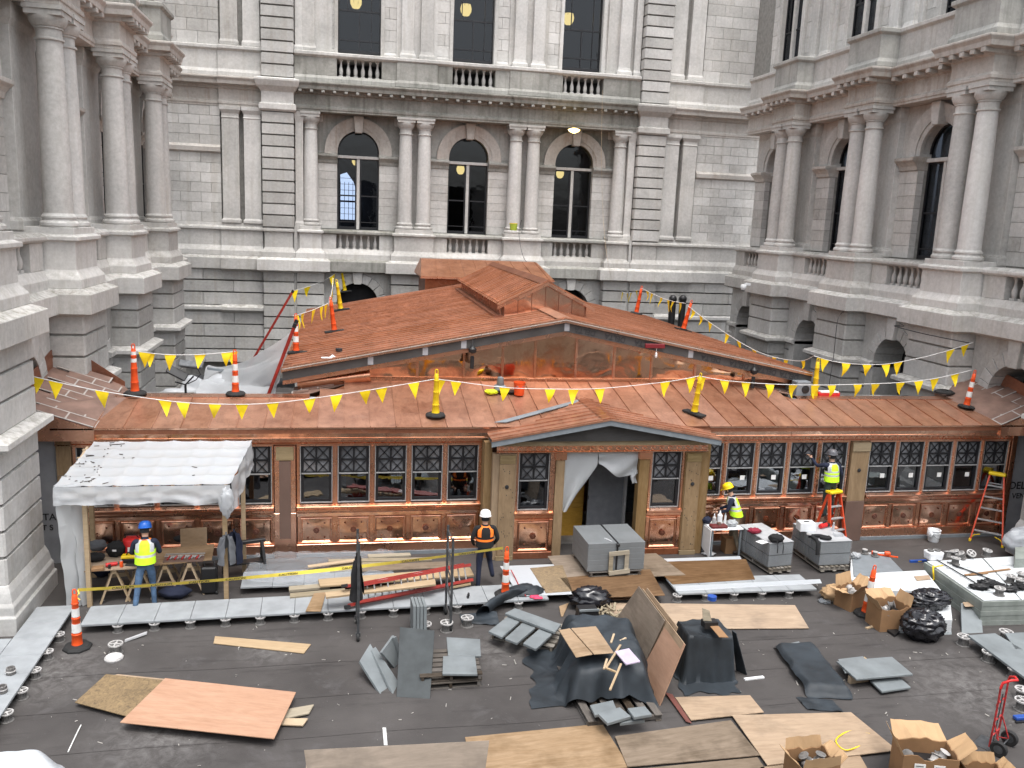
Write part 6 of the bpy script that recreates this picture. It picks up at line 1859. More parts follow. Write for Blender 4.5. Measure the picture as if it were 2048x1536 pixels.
ob('cup', MB().lathe([(.034, 0), (.04, .12), (.04, .16)], 14), M['alu'], t, smooth=40); ob('lid', MB().lathe([(.043, .16), (.043, .185), (.02, .19)], 14), M['black'], t)
p = tp(196, 1140); ob('cardboard_pad', MB().box(-.12, .12, -.08, .08, 0, .07), M['cardboard'], bevel=.01, loc=p, rot=(0, 0, .2), label='small brown box beside the steel tumbler', cat='box')
p = tp(243, 1134); t = thing('can', 'orange drink can at the front of the table', 'can', p)
ob('can_body', MB().lathe([(.03, 0), (.035, .01), (.035, .12), (.028, .135)], 14), M['orange'], t, smooth=40); ob('lid', MB().lathe([(.028, .134), (.026, .138)], 12), M['alu'], t)
p = tp(224, 1133); t = thing('drill', 'red cordless drill lying on the table', 'drill', p, (0, 0, .4))
ob('drill_body', MB().tube([(-.12, 0, .05), (.1, 0, .05)], .04, 10), M['red_plastic'], t); ob('grip', MB().bar((-.04, 0, .05), (-.07, -.13, .04), .045, .05), M['black'], t); ob('chuck', MB().tube([(.1, 0, .05), (.16, 0, .05)], [.03, .018], 10), M['steel'], t)
p = tp(268, 1130); ob('tool_pouch', MB().box(-.16, .16, -.08, .08, 0, .035), M['black'], bevel=.015, loc=p, rot=(0, 0, -.2), label='flat black tool pouch left of the worker in the blue hard hat', cat='pouch')
t = thing('tool_tray', 'tray of sockets and hand tools at the right of the table', 'tray', tp(368, 1120))
ob('tray', MB().box(-.4, .4, -.14, .14, 0, .03), M['brownboard'], t, bevel=.005)
for k in range(14): ob('socket', MB().tube([(-.32 + k * .048, -.08 + .04 * (k % 3), .05), (-.29 + k * .048, .06, .07)], .016, 7), M['alu' if k % 3 else 'redpaint'], t)
for k in range(2): ob('metal_bar', MB().box(-.42, .38, .16 + k * .12, .19 + k * .12, .0, .03), M['alu'], t)
bag('tool_roll', (382, 1085), ZT + .012, (.36, .12, .1), 'blackcloth', 'long black tool roll at the back of the table', 'tool bag', 5)
bag('duffel_bag', (350, 1195), 0, (.32, .2, .13), 'navy', 'dark navy duffel bag on the deck under the table', 'bag', 6)
p = P(420, 1185); t = thing('storage_case', 'tall black storage case standing right of the table legs', 'case', p)
ob('case_body', MB().box(-.16, .16, -.14, .14, .03, .62), M['black'], t, bevel=.03); ob('handle', MB().tube([(-.1, 0, .6), (-.1, 0, .75), (.1, 0, .75), (.1, 0, .6)], .012, 6), M['steel'], t); ob('wheel', MB().lathe([(.05, -.02), (.05, .02)], 12).xf(Matrix.Translation((.16, -.1, .05)) @ Matrix.Rotation(PI / 2, 4, 'Y')), M['rubber'], t)
bag('tool_bag', (205, 1150), .0, (.3, .2, .2), 'navy', 'dark blue bag stowed under the left half of the table', 'bag', 9)
# folding sawhorse and clothes on the canopy post
p = P(490, 1150); t = thing('sawhorse', 'black folding plastic sawhorse right of the canopy', 'sawhorse', p, (0, 0, .3))
for s in (-1, 1):
    for e in (-1, 1): ob('leg', MB().bar((s * .38, e * .03, .78), (s * .42, e * .26, 0), .06, .04), M['black'], t)
    ob('brace', MB().bar((s * .40, -.15, .35), (s * .40, .15, .35), .03, .05), M['black'], t)
ob('top_rail', MB().box(-.46, .46, -.05, .05, .74, .82), M['black'], t, bevel=.01); ob('shelf', MB().box(-.38, .38, -.12, .12, .3, .33), M['black'], t)
def coat(loc, rot, mat, label, L=.75, W=.36, cat='jacket', seed=0):
    def fn(u, v):
        a = -PI * .9 + 2 * PI * .9 * u
        w = W * (.28 + .42 * sstep(v * 2.2) + .18 * v)
        return (w * .55 * math.sin(a) + .03 * mnoise.noise(Vector((u * 6, v * 3, seed))), .1 * math.cos(a) * (.4 + v) + .02 * mnoise.noise(Vector((u * 9, v * 4, seed + 3))), -L * v)
    t = thing('jacket', label, cat, loc, (0, 0, rot))
    sheet('jacket_body', fn, 26, 14, M[mat], t)
    for s in (-1, 1): ob('sleeve', MB().tube([(s * W * .2, 0, -.06), (s * W * .36, .02, -.3), (s * W * .34, .03, -L * .78)], [.05, .06, .05], 8), M[mat], t, smooth=60)
    ob('hanging_loop', MB().tube([(0, 0, -.01), (0, .02, .06)], .02, 5), M[mat], t)
    return t
p = PY(450, 1068, 17.65); coat((p.x + .03, p.y - .06, p.z), .2, 'greycloth', 'grey jacket hanging on the front right canopy post', .62)
p = PY(462, 1064, 18.9); coat((p.x + .06, p.y, p.z), .1, 'navy', 'navy jacket hanging on the rear right canopy post', .72)

# ---------------------------------------------------------------- film, lumber and ladder behind the paver row
def film(u, v):
    x = -2.1 + 3.2 * u; y = 18.0 + 1.75 * v
    z = .23 + .05 * abs(mnoise.noise(Vector((x * 2.2, y * 2.6, 3)))) + .035 * mnoise.noise(Vector((x * 6, y * 6, 1))) + (.10 if (u < .2 and v < .6) else 0) * (1 - u * 5 if u < .2 else 0)
    return (x + .2 * mnoise.noise(Vector((y, 2, 0))), y, z)
sheet('plastic_film', film, 60, 40, M['film_thin'], label='crumpled clear plastic film spread behind the long paver row', cat='film')
pv2 = 0
for k in range(5):
    put('paver', ME_PAV, None, (-2.2 + k * .66, 17.98, .19), (0, 0, hd), label=ORD[k] + ' paver from the left under the crumpled clear film', cat='paver', group='pavers under the clear film')
lum = [([(636, 1158), (940, 1134), (948, 1150), (640, 1172)], .30, .04, 'pine', 'broad new pine board lying across the lumber pile'),
       ([(730, 1130), (900, 1122), (904, 1134), (720, 1142)], .26, .03, 'ply_grey', 'grey board behind the broad pine board'),
       ([(615, 1130), (720, 1116), (722, 1120), (617, 1134)], .34, .03, 'pine', 'thin batten slanting across the back of the lumber pile'),
       ([(657, 1118), (862, 1114), (864, 1120), (657, 1123)], .28, .04, 'grey_lumber', 'rearmost stud of the lumber pile'),
       ([(735, 1108), (820, 1105), (822, 1110), (737, 1114)], .31, .04, 'grey_lumber', 'short stud on top at the back of the lumber pile'),
       ([(660, 1128), (770, 1122), (770, 1128), (660, 1134)], .25, .04, 'grey_lumber', 'stud in the middle of the lumber pile, left end'),
       ([(660, 1137), (765, 1130), (765, 1136), (660, 1143)], .22, .04, 'grey_lumber', 'lowest stud at the left of the lumber pile'),
       ([(578, 1172), (660, 1166), (660, 1173), (578, 1180)], .24, .06, 'grey_lumber', 'upper left lumber end beside the red ladder'),
       ([(580, 1186), (690, 1176), (690, 1184), (580, 1194)], .24, .06, 'grey_lumber', 'lower left lumber end beside the red ladder'),
       ([(650, 1184), (870, 1158), (872, 1168), (652, 1194)], .52, .045, 'pine', 'long pine stud resting on top of the red ladder'),
       ([(898, 1166), (940, 1160), (942, 1166), (900, 1174)], .30, .05, 'pine', 'short pine end right of the red ladder'),
       ([(628, 1186), (652, 1184), (642, 1222), (611, 1222)], .25, .02, 'ply', 'small plywood offcut lying over the paver row')]
for c, z, tck, m, lab in lum: slab('lumber', c, z, tck, M[m], lab, 'lumber', bevel=.004)
def ladder(loc, rot, L, W, mat, label, nr, rail=.08, two=True, cat='ladder', tilt=None):
    t = thing('extension_ladder', label, cat, loc, rot)
    for k, (dy, dz) in enumerate(((0, 0), (.0, .085))[:2 if two else 1]):
        o = .12 * k
        for s in (-1, 1):
            w = W / 2 - .03 * k
            mb = MB().box(o, L + o, s * w - .012, s * w + .012, dz - rail / 2, dz + rail / 2)
            mb.box(o, L + o, s * w - s * .03 - .02, s * w - s * .03 + .02, dz + rail / 2 - .006, dz + rail / 2).box(o, L + o, s * w - s * .03 - .02, s * w - s * .03 + .02, dz - rail / 2, dz - rail / 2 + .006)
            ob('rail', mb, M[mat], t)
            for q in (.25, .55): ob('rail_label', MB().box(L * q, L * q + .2, s * (w + .013) - .001, s * (w + .013) + .001, dz - .025, dz + .025), M['refl'], t)
        for r in range(nr): ob('rung', MB().tube([(.15 + o + (L - .3) * r / (nr - 1), -W / 2 + .03, dz), (.15 + o + (L - .3) * r / (nr - 1), W / 2 - .03, dz)], .016, 6), M['alu'], t)
    for s in (-1, 1): ob('foot', MB().box(-.08, .03, s * W / 2 - .03, s * W / 2 + .03, -.05, .05), M['black'], t)
    return t
p = P(694, 1210, .26); q = P(905, 1165, .3); d = q - p
ladder((p.x, p.y + .0, .46), (1.15, 0, math.atan2(d.y, d.x)), 2.7, .42, 'red_frp', 'red fibreglass extension ladder lying on its side on the pavers', 9)

# ---------------------------------------------------------------- rolling scaffold end frames
def scaffold(px, py, h, label, rot, w=.75):
    p = P(px, py)
    t = thing('scaffold_frame', label, 'scaffold', p, (0, 0, rot))
    for s in (0, 1):
        ob('upright', MB().tube([(0, s * w, .14), (0, s * w, h)], .026, 8), M['steel'], t, smooth=60)
        c = thing('x', '', '') if False else None
        ob('caster', MB().lathe([(.03, -.03), (.075, -.025), (.08, 0), (.075, .025), (.03, .03)], 14).xf(Matrix.Translation((0, s * w, .08)) @ Matrix.Rotation(PI / 2, 4, 'Y')), M['rubber'], t, smooth=50)
        ob('caster_fork', MB().box(-.045, .045, s * w - .02, s * w + .03, .09, .17), M['steel'], t)
    for k in range(5): ob('rung', MB().tube([(0, 0, .25 + k * (h - .35) / 4), (0, w, .25 + k * (h - .35) / 4)], .016, 6), M['steel'], t)
    for k in range(2): ob('brace', MB().tube([(0, 0, .3 + k * .75), (0, w, .85 + k * .75)], .011, 6), M['steel'], t)
    return t, p
s1, sp1 = scaffold(716, 1282, 2.0, 'grey rolling scaffold end frame with a black jacket, left of the red ladder', .02)
s2, sp2 = scaffold(901, 1262, 1.95, 'grey rolling scaffold end frame at the right end of the red ladder', .02)
coat((sp1.x - .02, sp1.y + .3, 1.62), 1.3, 'blackcloth', 'black jacket hung over the left scaffold frame', .85, .5)
p = P(922, 1214); t = thing('angle_bracket', 'black metal bracket on the deck beside the right scaffold frame', 'bracket', p)
ob('plate', MB().box(-.12, .1, -.05, .05, 0, .03), M['black'], t); ob('upstand', MB().bar((.08, 0, .02), (.16, 0, .3), .1, .03), M['black'], t)

# ---------------------------------------------------------------- black roll, covers, and what lies on them
t = thing('membrane_roll', 'crumpled black membrane roll beside the middle striped post', 'membrane', P(975, 1240))
def mr(u, v):
    a = 2 * PI * v
    c = Vector((-.1 + 1.0 * u, .05 + .95 * u - .25 * u * u, .16 + .1 * math.sin(3 * u)))
    r = .17 + .05 * mnoise.noise(Vector((u * 5, v * 4, 3)))
    return c + Vector((math.sin(a) * r * .8, -math.cos(a) * r * .5, math.cos(a) * r))
sheet('roll', mr, 26, 18, M['tarp'], t)
blob('fold', (.95, .85, 0), (.45, .28, .17), M['tarp'], t, .3, 3, 3)
sheet('flap', lambda u, v: (-.55 + .75 * u, -.12 + .4 * v - .2 * u, .02 + .05 * abs(mnoise.noise(Vector((u * 4, v * 4, 2)))) + .12 * u * v), 14, 10, M['tarp'], t)
p = P(1070, 1196, .2); t = thing('gloves', 'pink red gloves on the pavers beside the black roll', 'gloves', p)
ob('glove', MB().box(-.12, .1, -.05, .05, 0, .06), plain('pink_red_cloth', (.6, .04, .10), .7), t, bevel=.03); ob('glove', MB().box(-.05, .16, -.1, -.02, .0, .05), bpy.data.materials['pink_red_cloth'], t, bevel=.025)

# front covered pallet
pc = P(1245, 1438); pr = 1.25
pl = pallet((pc.x - .05, pc.y + .78, 0), 1.62, 1.9, 1.3, 'long dark pallet under the front dark cover', 'darkpallet', 7)
for k, (c, z) in enumerate([([(1195, 1426), (1240, 1414), (1262, 1432), (1215, 1446)], .32), ([(1255, 1416), (1290, 1412), (1304, 1428), (1268, 1434)], .36), ([(1180, 1410), (1226, 1400), (1234, 1420), (1190, 1430)], .26), ([(1235, 1425), (1275, 1430), (1290, 1440), (1240, 1446)], .24)]):
    slab('stone_slab', c, z, .055, M['slab'], ('blue grey slab end at the front left of the covered pallet', 'topmost blue grey slab end at the front of the covered pallet', 'lower left slab end under the front dark cover', 'lowest slab end at the front of the covered pallet')[k], 'slab')
tarp('dark_cover', (1206, 1358), 1.42, .80, .52, .72, (.22, .25, .28, .80), M['tarp'], 'blue black cover draped over the front pallet of slabs', 'cover', .10, 3, .34, zfun=lambda x, y: .78 - .16 * (x < -.3) * (-x - .3) * 2)
slab('plywood_sheet', [(1118, 1260), (1140, 1256), (1186, 1308), (1152, 1314)], .90, .018, M['ply'], 'narrow plywood piece on top of the front dark cover', 'plywood')
slab('plywood_sheet', [(1142, 1256), (1192, 1252), (1228, 1305), (1188, 1308)], .92, .018, M['ply'], 'squarish plywood piece on top of the front dark cover', 'plywood')
slab('foam_board', [(1230, 1302), (1258, 1296), (1281, 1322), (1252, 1328)], .88, .03, plain('lilac_board', (.42, .36, .46), .6), 'lilac printed board on the front dark cover', 'board')
for k, (a, b) in enumerate([((1241, 1290), (1212, 1336)), ((1228, 1268), (1222, 1286)), ((1252, 1276), (1240, 1282)), ((1242, 1328), (1220, 1380)), ((1212, 1336), (1232, 1344)), ((1214, 1318), (1208, 1338))]):
    A_, B_ = P(*a, .86), P(*b, .84)
    c = (A_ + B_) / 2
    ob('batten', MB().bar(A_ - c, B_ - c, .035, .022), M['pine'], loc=c, label=('pale batten under the lilac board, crossing', 'short upright batten end behind the lilac board', 'short brown batten right of the plywood pieces', 'thick pale batten pointing down from the lilac board', 'small cross batten below the lilac board', 'batten beside the squarish plywood corner')[k], cat='batten')
# box shaped cover behind
tarp('dark_cover', (1402, 1345), -.05, .40, .34, .86, (.16, .10, .45, .06), M['tarp'], 'blue black cover over a tall stack behind the leaning boards', 'cover', .05, 8, .10)
p = P(1425, 1262, .96); t = thing('cardboard_scrap', 'bent cardboard and metal scrap on top of the tall dark cover', 'scrap', p)
ob('flap', MB().prism([(-.1, .15, 0), (.06, .1, 0), (.0, .2, .3), (-.12, .25, .33)], (0, .015, 0)), M['grey_lumber'], t); ob('flap', MB().prism([(.02, -.25, .0), (.18, -.28, .0), (.14, .12, .05), (-.02, .14, .05)], (0, 0, .012)), M['cardboard'], t); ob('tray', MB().box(-.12, .14, .08, .26, 0, .12), M['black'], t)
leaning('membrane_strip', [P(1470, 1342), P(1492, 1352), P(1476, 1262, .9), P(1462, 1262, .9)], .02, M['tarp'], 'stiff dark membrane strip leaning behind the tall dark cover', 'membrane')
p = P(1420, 1240, .5); ob('tape_roll', MB().lathe([(.05, 0), (.09, 0), (.09, .08), (.05, .08)], 16), M['blue'], loc=(p.x, p.y, .93), label='blue tape roll on top of the tall dark cover', cat='tape roll', smooth=40)
p = P(1508, 1358); ob('metal_offcut', MB().box(-.2, .2, -.03, .03, 0, .03), M['white_pl'], loc=p, rot=(0, 0, .1), label='white metal offcut on the deck right of the tall dark cover', cat='offcut')
# low cover
tarp('dark_cover', (1622, 1342), 1.42, .78, .30, .18, (.2, .14, .1, .1), M['tarp'], 'dark sheet lying low over slabs left of the wide flat slab', 'cover', .035, 12, .2)
slab('stone_slab', [(1562, 1290), (1598, 1282), (1610, 1300), (1578, 1306)], .16, .05, M['slab'], 'slab corner poking out behind the low dark sheet', 'slab')
sheet('membrane_scrap', lambda u, v: (P(1600, 1405).x + .6 * u, P(1600, 1405).y - .25 + .4 * v - .15 * u, .015 + .05 * abs(mnoise.noise(Vector((u * 3, v * 3, 7))))), 12, 8, M['tarp'], label='torn membrane scrap in front of the low dark sheet', cat='membrane')

# ---------------------------------------------------------------- wrapped block and the two pallets of slabs
p = P(1228, 1157, .22)
def rotd(a, b): d = P(*b) - P(*a); return math.atan2(d.y, d.x)
bx0, bx1 = P(1172, 1156, .22), P(1285, 1150, .22)
hb_ = math.atan2((bx1 - bx0).y, (bx1 - bx0).x); wb = (bx1 - bx0).length
pl = pallet((bx0.x + wb / 2, bx0.y + .65, .22), hb_, wb * .92, 1.25, 'dark pallet carrying the strapped grey block before the door', 'darkpallet', 6)
t = thing('strapped_block', 'strapped grey block of stacked sheets on a pallet before the portico door', 'block', (bx0.x + wb / 2, bx0.y + .65, .36), (0, 0, hb_))
for k, (a, b) in enumerate(((-wb / 2, .03), (.034, wb / 2))):
    for i in range(5):
        ob('sheet_stack', MB().box(a, b, -.6, .6,   .132 * i, .132 * i + .131), M['block_grey'], t, bevel=.004)
ob('strap', MB().loft([[(-.01 + dx, y, z) for dx in (0, .035)] + [(.025, y2, z2), (-.01, y2, z2)] for y, z, y2, z2 in ((-.615, -.1, -.605, -.1), (-.615, .67, -.605, .662), (.615, .67, .605, .662), (.615, -.1, .605, -.1))]), M['black'], t)
ob('buckle', MB().box(-.03, .055, -.65, -.615, .58, .65), M['black'], t, bevel=.01)
for a, b in (((-.2, -.66, .42), (.28, -.66, .45)), ((-.18, -.67, -.04), (.32, -.67, .0)), ((-.14, -.645, -.06), (-.14, -.645, .44)), ((.24, -.645, -.03), (.24, -.645, .47))): ob('guard_batten', MB().bar(a, b, .025, .1, up=(0, 0, 1) if abs(a[2] - b[2]) < .1 else (1, 0, 0)), M['grey_lumber'], t)
ob('tie', MB().tube([(-.2, -.3, .667), (-.15, -.4, .67), (-.1, -.52, .672)], .008, 5), M['white_pl'], t)
def slab_pallet(c0, c1, z, L, W, label, plabel, rows=2):
    a, b = P(*c0), P(*c1)
    d = b - a; ro = math.atan2(d.y, d.x)
    W = d.length if W is None else W
    ctr = a + d / 2 + Vector((-math.sin(ro), math.cos(ro), 0)) * (L / 2)
    pallet((ctr.x, ctr.y, z), ro + PI / 2, L * 1.1, W * .95, plabel, 'palletwood', 6)
    t = thing('slab_stack', label, 'slab stack', (ctr.x, ctr.y, z + .14), (0, 0, ro))
    n = 15; w = L / n
    me = mesh('paving_slab', MB().box(-W / 2, W / 2, -w / 2 + .003, w / 2 - .003, 0, .285), M['block_grey'], bevel=.006)
    for r in range(rows):
        for k in range(n): put('paving_slab', me, t, (random.uniform(-.006, .006), -L / 2 + w * (k + .5), r * .30))
        if r < rows - 1: ob('spacer_board', MB().box(-W / 2, W / 2, -L / 2, L / 2, r * .30 + .287, r * .30 + .299), M['black'], t)
    ob('cover_board', MB().box(-W / 2 - .01, W / 2 + .01, -L / 2 - .01, L / 2 + .01, rows * .30, rows * .30 + .012), M['white_pl'] if False else plain('pale_grey_board', (.36, .37, .38), .5), t)
    e = .012
    ob('wrap_film', MB().loft([[(-W / 2 - e, -L / 2 - e, zz), (W / 2 + e, -L / 2 - e, zz), (W / 2 + e, L / 2 + e, zz), (-W / 2 - e, L / 2 + e, zz)] for zz in (.03, rows * .30 - .01)], cap=False), M['clearwrap'], t)
    return t, ctr, ro, z + .14 + rows * .30 + .012
M['clearwrap'] = film_mat('stretch_wrap', .16, (.6, .62, .64), .12, .8, 9)
t1, c1_, r1_, z1_ = slab_pallet((1534, 1150), (1580, 1145), .05, 1.3, None, 'wrapped stack of slabs on edge, left of the pair beside the worker', 'pallet under the left wrapped slab stack')
t2, c2_, r2_, z2_ = slab_pallet((1636, 1146), (1696, 1143), .05, 1.3, None, 'wrapped stack of slabs on edge, right of the pair, with a white box on it', 'pallet under the right wrapped slab stack')
def onst(px, py, z): return P(px, py, z)
p = onst(1508, 1066, z1_); blob('red_gloves', p, (.16, .12, .06), plain('dark_red_cloth', (.20, .012, .03), .8), amp=.5, freq=4, seed=2, label='dark red gloves on the left slab stack', cat='gloves')
p = onst(1552, 1084, z1_); t = blob('work_bag', p, (.19, .13, .10), M['blackcloth'], amp=.25, freq=3, seed=5, label='black work bag on the front of the left slab stack', cat='bag'); ob('strap', MB().tube([(-.05, -.13, .08), (-.05, -.2, -.05), (-.05, -.2, -.2)], .012, 5), M['blackcloth'], t); ob('strap', MB().tube([(.1, -.12, .08), (.1, -.19, -.05), (.1, -.19, -.22)], .012, 5), M['blackcloth'], t)
p = onst(1524, 1084, z1_); ob('paper_sheet', MB().box(-.12, .12, -.1, .1, 0, .004), M['white_pl'], loc=p, rot=(0, 0, .4), label='white paper sheet on the left slab stack', cat='paper')
p = onst(1611, 1060, z2_); t = thing('box', 'white cardboard box with a dark hand hole on the right slab stack', 'box', p, (0, 0, -.1))
ob('box_body', MB().box(-.2, .2, -.14, .14, 0, .22), M['white_pl'], t, bevel=.008); ob('hand_hole', MB().box(-.07, .07, -.05, .03, .221, .226), M['ink'], t); ob('flap', MB().prism([(-.2, .12, .22), (-.26, .16, .28), (-.26, -.1, .27), (-.2, -.12, .22)], (0, 0, .006)), M['white_pl'], t)
p = onst(1646, 1056, z2_); t = thing('grinder', 'red power tool on the right slab stack', 'power tool', p, (0, 0, .5)); ob('tool_body', MB().tube([(-.14, 0, .07), (.1, 0, .07)], [.055, .07], 10), M['red_plastic'], t); ob('grip', MB().bar((-.05, 0, .1), (.1, 0, .17), .04, .04), M['black'], t); ob('guard', MB().lathe([(.09, -.01), (.1, .02)], 14).xf(Matrix.Translation((.16, 0, .06))), M['black'], t)
p = onst(1640, 1078, z2_); t = thing('harness', 'black harness draped over the front edge of the right slab stack', 'harness', p)
ob('strap', MB().tube([(-.25, .12, .04), (-.1, .05, .07), (.05, .08, .05), (.22, -.05, .04)], .045, 7), M['blackcloth'], t, smooth=60); ob('strap', MB().tube([(-.18, .1, .04), (-.16, -.12, .03), (-.16, -.2, -.05), (-.16, -.21, -.32)], .045, 7), M['blackcloth'], t, smooth=60); ob('strap', MB().tube([(0, 0, .04), (.12, -.14, .06), (.2, -.12, .06), (.24, .02, .04)], .04, 7), M['blackcloth'], t, smooth=60); ob('ring', MB().lathe([(.03, 0), (.06, 0), (.06, .015), (.03, .015)], 12).xf(Matrix.Translation((-.26, .08, .09))), M['alu'], t)
p = onst(1676, 1072, z2_); ob('plastic_tub', MB().loft([[(-.09, -.06, 0), (.09, -.06, 0), (.09, .06, 0), (-.09, .06, 0)], [(-.11, -.08, .07), (.11, -.08, .07), (.11, .08, .07), (-.11, .08, .07)]], cap=False), M['film'], loc=p, label='clear plastic tub at the front right of the right slab stack', cat='tub')
p = onst(1666, 1062, z2_); t = thing('bottle', 'clear bottle standing on the right slab stack', 'bottle', p); ob('bottle_body', MB().lathe([(.03, 0), (.033, .02), (.033, .13), (.014, .18), (.014, .2)], 12), M['film'], t, smooth=50); ob('cap', MB().lathe([(.016, .2), (.016, .22)], 10), M['white_pl'], t)

# small table with sealant tubes beside the yellow hard hat
zt2 = .80
a, b = P(1405, 1043, zt2), P(1450, 1042, zt2)
t = thing('side_table', 'small white table at the portico corner holding tubes and tins', 'table', (a.x, 19.0, 0))
ob('tabletop', MB().box(0, .85, 0, .62, zt2 - .03, zt2), M['white_pl'], t, bevel=.006)
for x in (.05, .8):
    for y in (.05, .57): ob('leg', MB().box(x - .018, x + .018, y - .018, y + .018, 0, zt2 - .03), M['greymetal'], t)
ob('side_board', MB().prism([(-.02, 0, .05), (-.02, .6, .2), (-.02, .6, zt2 - .03), (-.02, 0, zt2 - .03)], (.015, 0, 0)), M['white_pl'], t)
for k, (x, y, r, h, m) in enumerate(((.2, .35, .05, .25, 'pvc_rim'), (.36, .38, .065, .32, 'white_pl'), (.52, .4, .03, .28, 'white_pl'))):
    q = thing('bottle', ('grey topped sealant bottle, left on the small table', 'large white bottle in the middle of the small table', 'slim white nozzle bottle, right on the small table')[k], 'bottle', (a.x + x, 19.0 + y, zt2)); ob('bottle_body', MB().lathe([(r, 0), (r, h * .75), (r * .5, h * .85), (r * .3, h)], 14), M[m], q, smooth=40); ob('cap', MB().lathe([(r * .34, h), (r * .2, h + .04)], 10), M['white_pl'], q)
q = thing('tool_tray', 'dark red tray at the front of the small table', 'tray', (a.x + .24, 19.14, zt2)); ob('tray', MB().box(-.22, .2, -.1, .1, 0, .07), plain('dark_red_tray', (.11, .015, .015), .5), q, bevel=.01); ob('tin', MB().lathe([(.05, .07), (.05, .13)], 12), M['brownboard'], q)
q = blob('crumpled_film', (a.x + .62, 19.2, zt2), (.13, .11, .08), M['film'], amp=.5, freq=4, seed=3, label='crumpled white film on the small table', cat='film')
blob('black_cap', (a.x + .05, 19.45, zt2), (.12, .1, .09), M['navy'], amp=.2, label='navy cap at the back of the small table', cat='cap', seed=6)
p = P(1418, 1109); blob('paper_scrap', p, (.16, .1, .03), M['white_pl'], amp=.6, freq=5, seed=4, label='crumpled white paper on the deck under the small table', cat='paper')
ob('carton', MB().box(-.17, .17, -.15, .15, 0, .4), M['cardboard'], bevel=.006, loc=(a.x + .75, 19.5, 0), label='brown carton standing under the small table', cat='box')

# ---------------------------------------------------------------- stepladders
def stepladder(loc, rot, h, label, spread=.62, wb=.62, wt=.34):
    t = thing('stepladder', label, 'stepladder', loc, (0, 0, rot))
    for s in (-1, 1):
        ob('front_rail', MB().bar((s * wb / 2, -spread * .55, .03), (s * wt / 2, 0, h), .035, .085, up=(0, 1, .3)), M['orange_frp'], t)
        ob('rear_rail', MB().bar((s * wb / 2 * 1.0, spread * .6, .03), (s * wt / 2, .05, h - .05), .03, .06, up=(0, 1, -.3)), M['orange_frp'], t)
        ob('foot', MB().box(s * wb / 2 - .03, s * wb / 2 + .03, -spread * .55 - .06, -spread * .55 + .07, 0, .07), M['yellow'], t, bevel=.008)
        ob('foot', MB().box(s * wb / 2 - .025, s * wb / 2 + .025, spread * .6 - .04, spread * .6 + .04, 0, .06), M['yellow'], t, bevel=.008)
        ob('foot_brace', MB().tube([(s * wb / 2, -spread * .5, .08), (s * wb / 2 * .8, -spread * .47, .16), (s * wb / 2 * .45, -spread * .46, .21)], .016, 6), M['yellow'], t)
    n = int(h / .3)
    for k in range(1, n):
        f = k * .3 / h; w = wb + (wt - wb) * f; y = -spread * .55 * (1 - f)
        ob('step', MB().box(-w / 2 + .02, w / 2 - .02, y - .045, y + .045, k * .3 - .012, k * .3 + .012), M['alu'], t)
        yy = spread * .6 * (1 - f)
        if k % 2: ob('rear_brace', MB().box(-w / 2 + .02, w / 2 - .02, yy - .012, yy + .012, k * .3, k * .3 + .03), M['alu'], t)
    ob('top_cap', MB().box(-wt / 2 - .04, wt / 2 + .04, -.09, .13, h - .02, h + .06), M['yellow'], t, bevel=.02)
    return t
p = P(1672, 1112); stepladder((p.x + .05, 19.45, 0), .25, 1.55, 'orange stepladder under the worker beside the timber pilaster')
p = P(1978, 1075); stepladder((p.x, p.y + .05, 0), -.75, 1.80, 'orange stepladder with yellow cap standing free at the right end', 1.25, .78)
p = P(1866, 1082); t = thing('bucket', 'white plastic bucket with a rag over its rim', 'bucket', p)
ob('bucket_body', MB().lathe([(.13, 0), (.14, .02), (.16, .30), (.172, .31), (.172, .33), (.16, .335), (.15, .33), (.13, .03)], 20), M['white_pl'], t, smooth=40); ob('rib', MB().lathe([(.16, .24), (.17, .245), (.17, .26), (.16, .265)], 20), M['white_pl'], t); ob('handle', MB().tube([(.16, 0, .26), (.18, -.1, .18), (.1, -.2, .12), (-.05, -.2, .14), (-.16, -.06, .26)], .006, 5), M['steel'], t)
blob('rag', (-.17, -.06, .12), (.06, .08, .12), M['white_pl'], t, .5, 3, 4, flat=False)

# ---------------------------------------------------------------- stacks of foam and panels at the right
M['foam'] = plain('white_foam_board', (.50, .52, .53), .7, var=.08)
M['panel_edge'] = plain('grey_green_panel', (.20, .22, .20), .5, var=.2, scale=4)
def boxstack(px, z0, h, mat, label, cat, name='panel_stack', **k):
    pts = [P(a, b, z0 + h) for a, b in px]
    c, ro = frame_from(pts); inv = Matrix.Rotation(-ro, 3, 'Z'); c = Vector((c.x, c.y, z0))
    L = [inv @ (q - c) for q in pts]
    t = thing(name, label, cat, c, (0, 0, ro))
    n = max(1, int(h / .11)); 
    for i in range(n):
        e = .006 * (i % 2)
        ob('panel', MB().loft([[(q.x * (1 - e), q.y * (1 - e), h * i / n + .002) for q in L], [(q.x * (1 - e), q.y * (1 - e), h * (i + 1) / n) for q in L]]), M[mat], t, bevel=.004)
    return t
boxstack([(1700, 1160), (1800, 1158), (1770, 1104), (1702, 1106)], 0, .22, 'foam', 'white foam stack with a grey sheet, right of the wrapped slab stacks', 'foam stack', 'foam_stack')
slab('metal_sheet', [(1708, 1152), (1812, 1148), (1772, 1106), (1704, 1108)], .25, .02, M['greymetal'], 'thin grey sheet on the white foam stack', 'sheet')
boxstack([(1745, 1182), (1882, 1180), (1850, 1140), (1745, 1146)], 0, .38, 'foam', 'low white foam stack behind the opened cardboard box', 'foam stack', 'foam_stack')
boxstack([(1800, 1240), (1905, 1240), (1900, 1196), (1806, 1200)], 0, .30, 'foam', 'white foam block under the black rubbish bag', 'foam block', 'foam_stack')
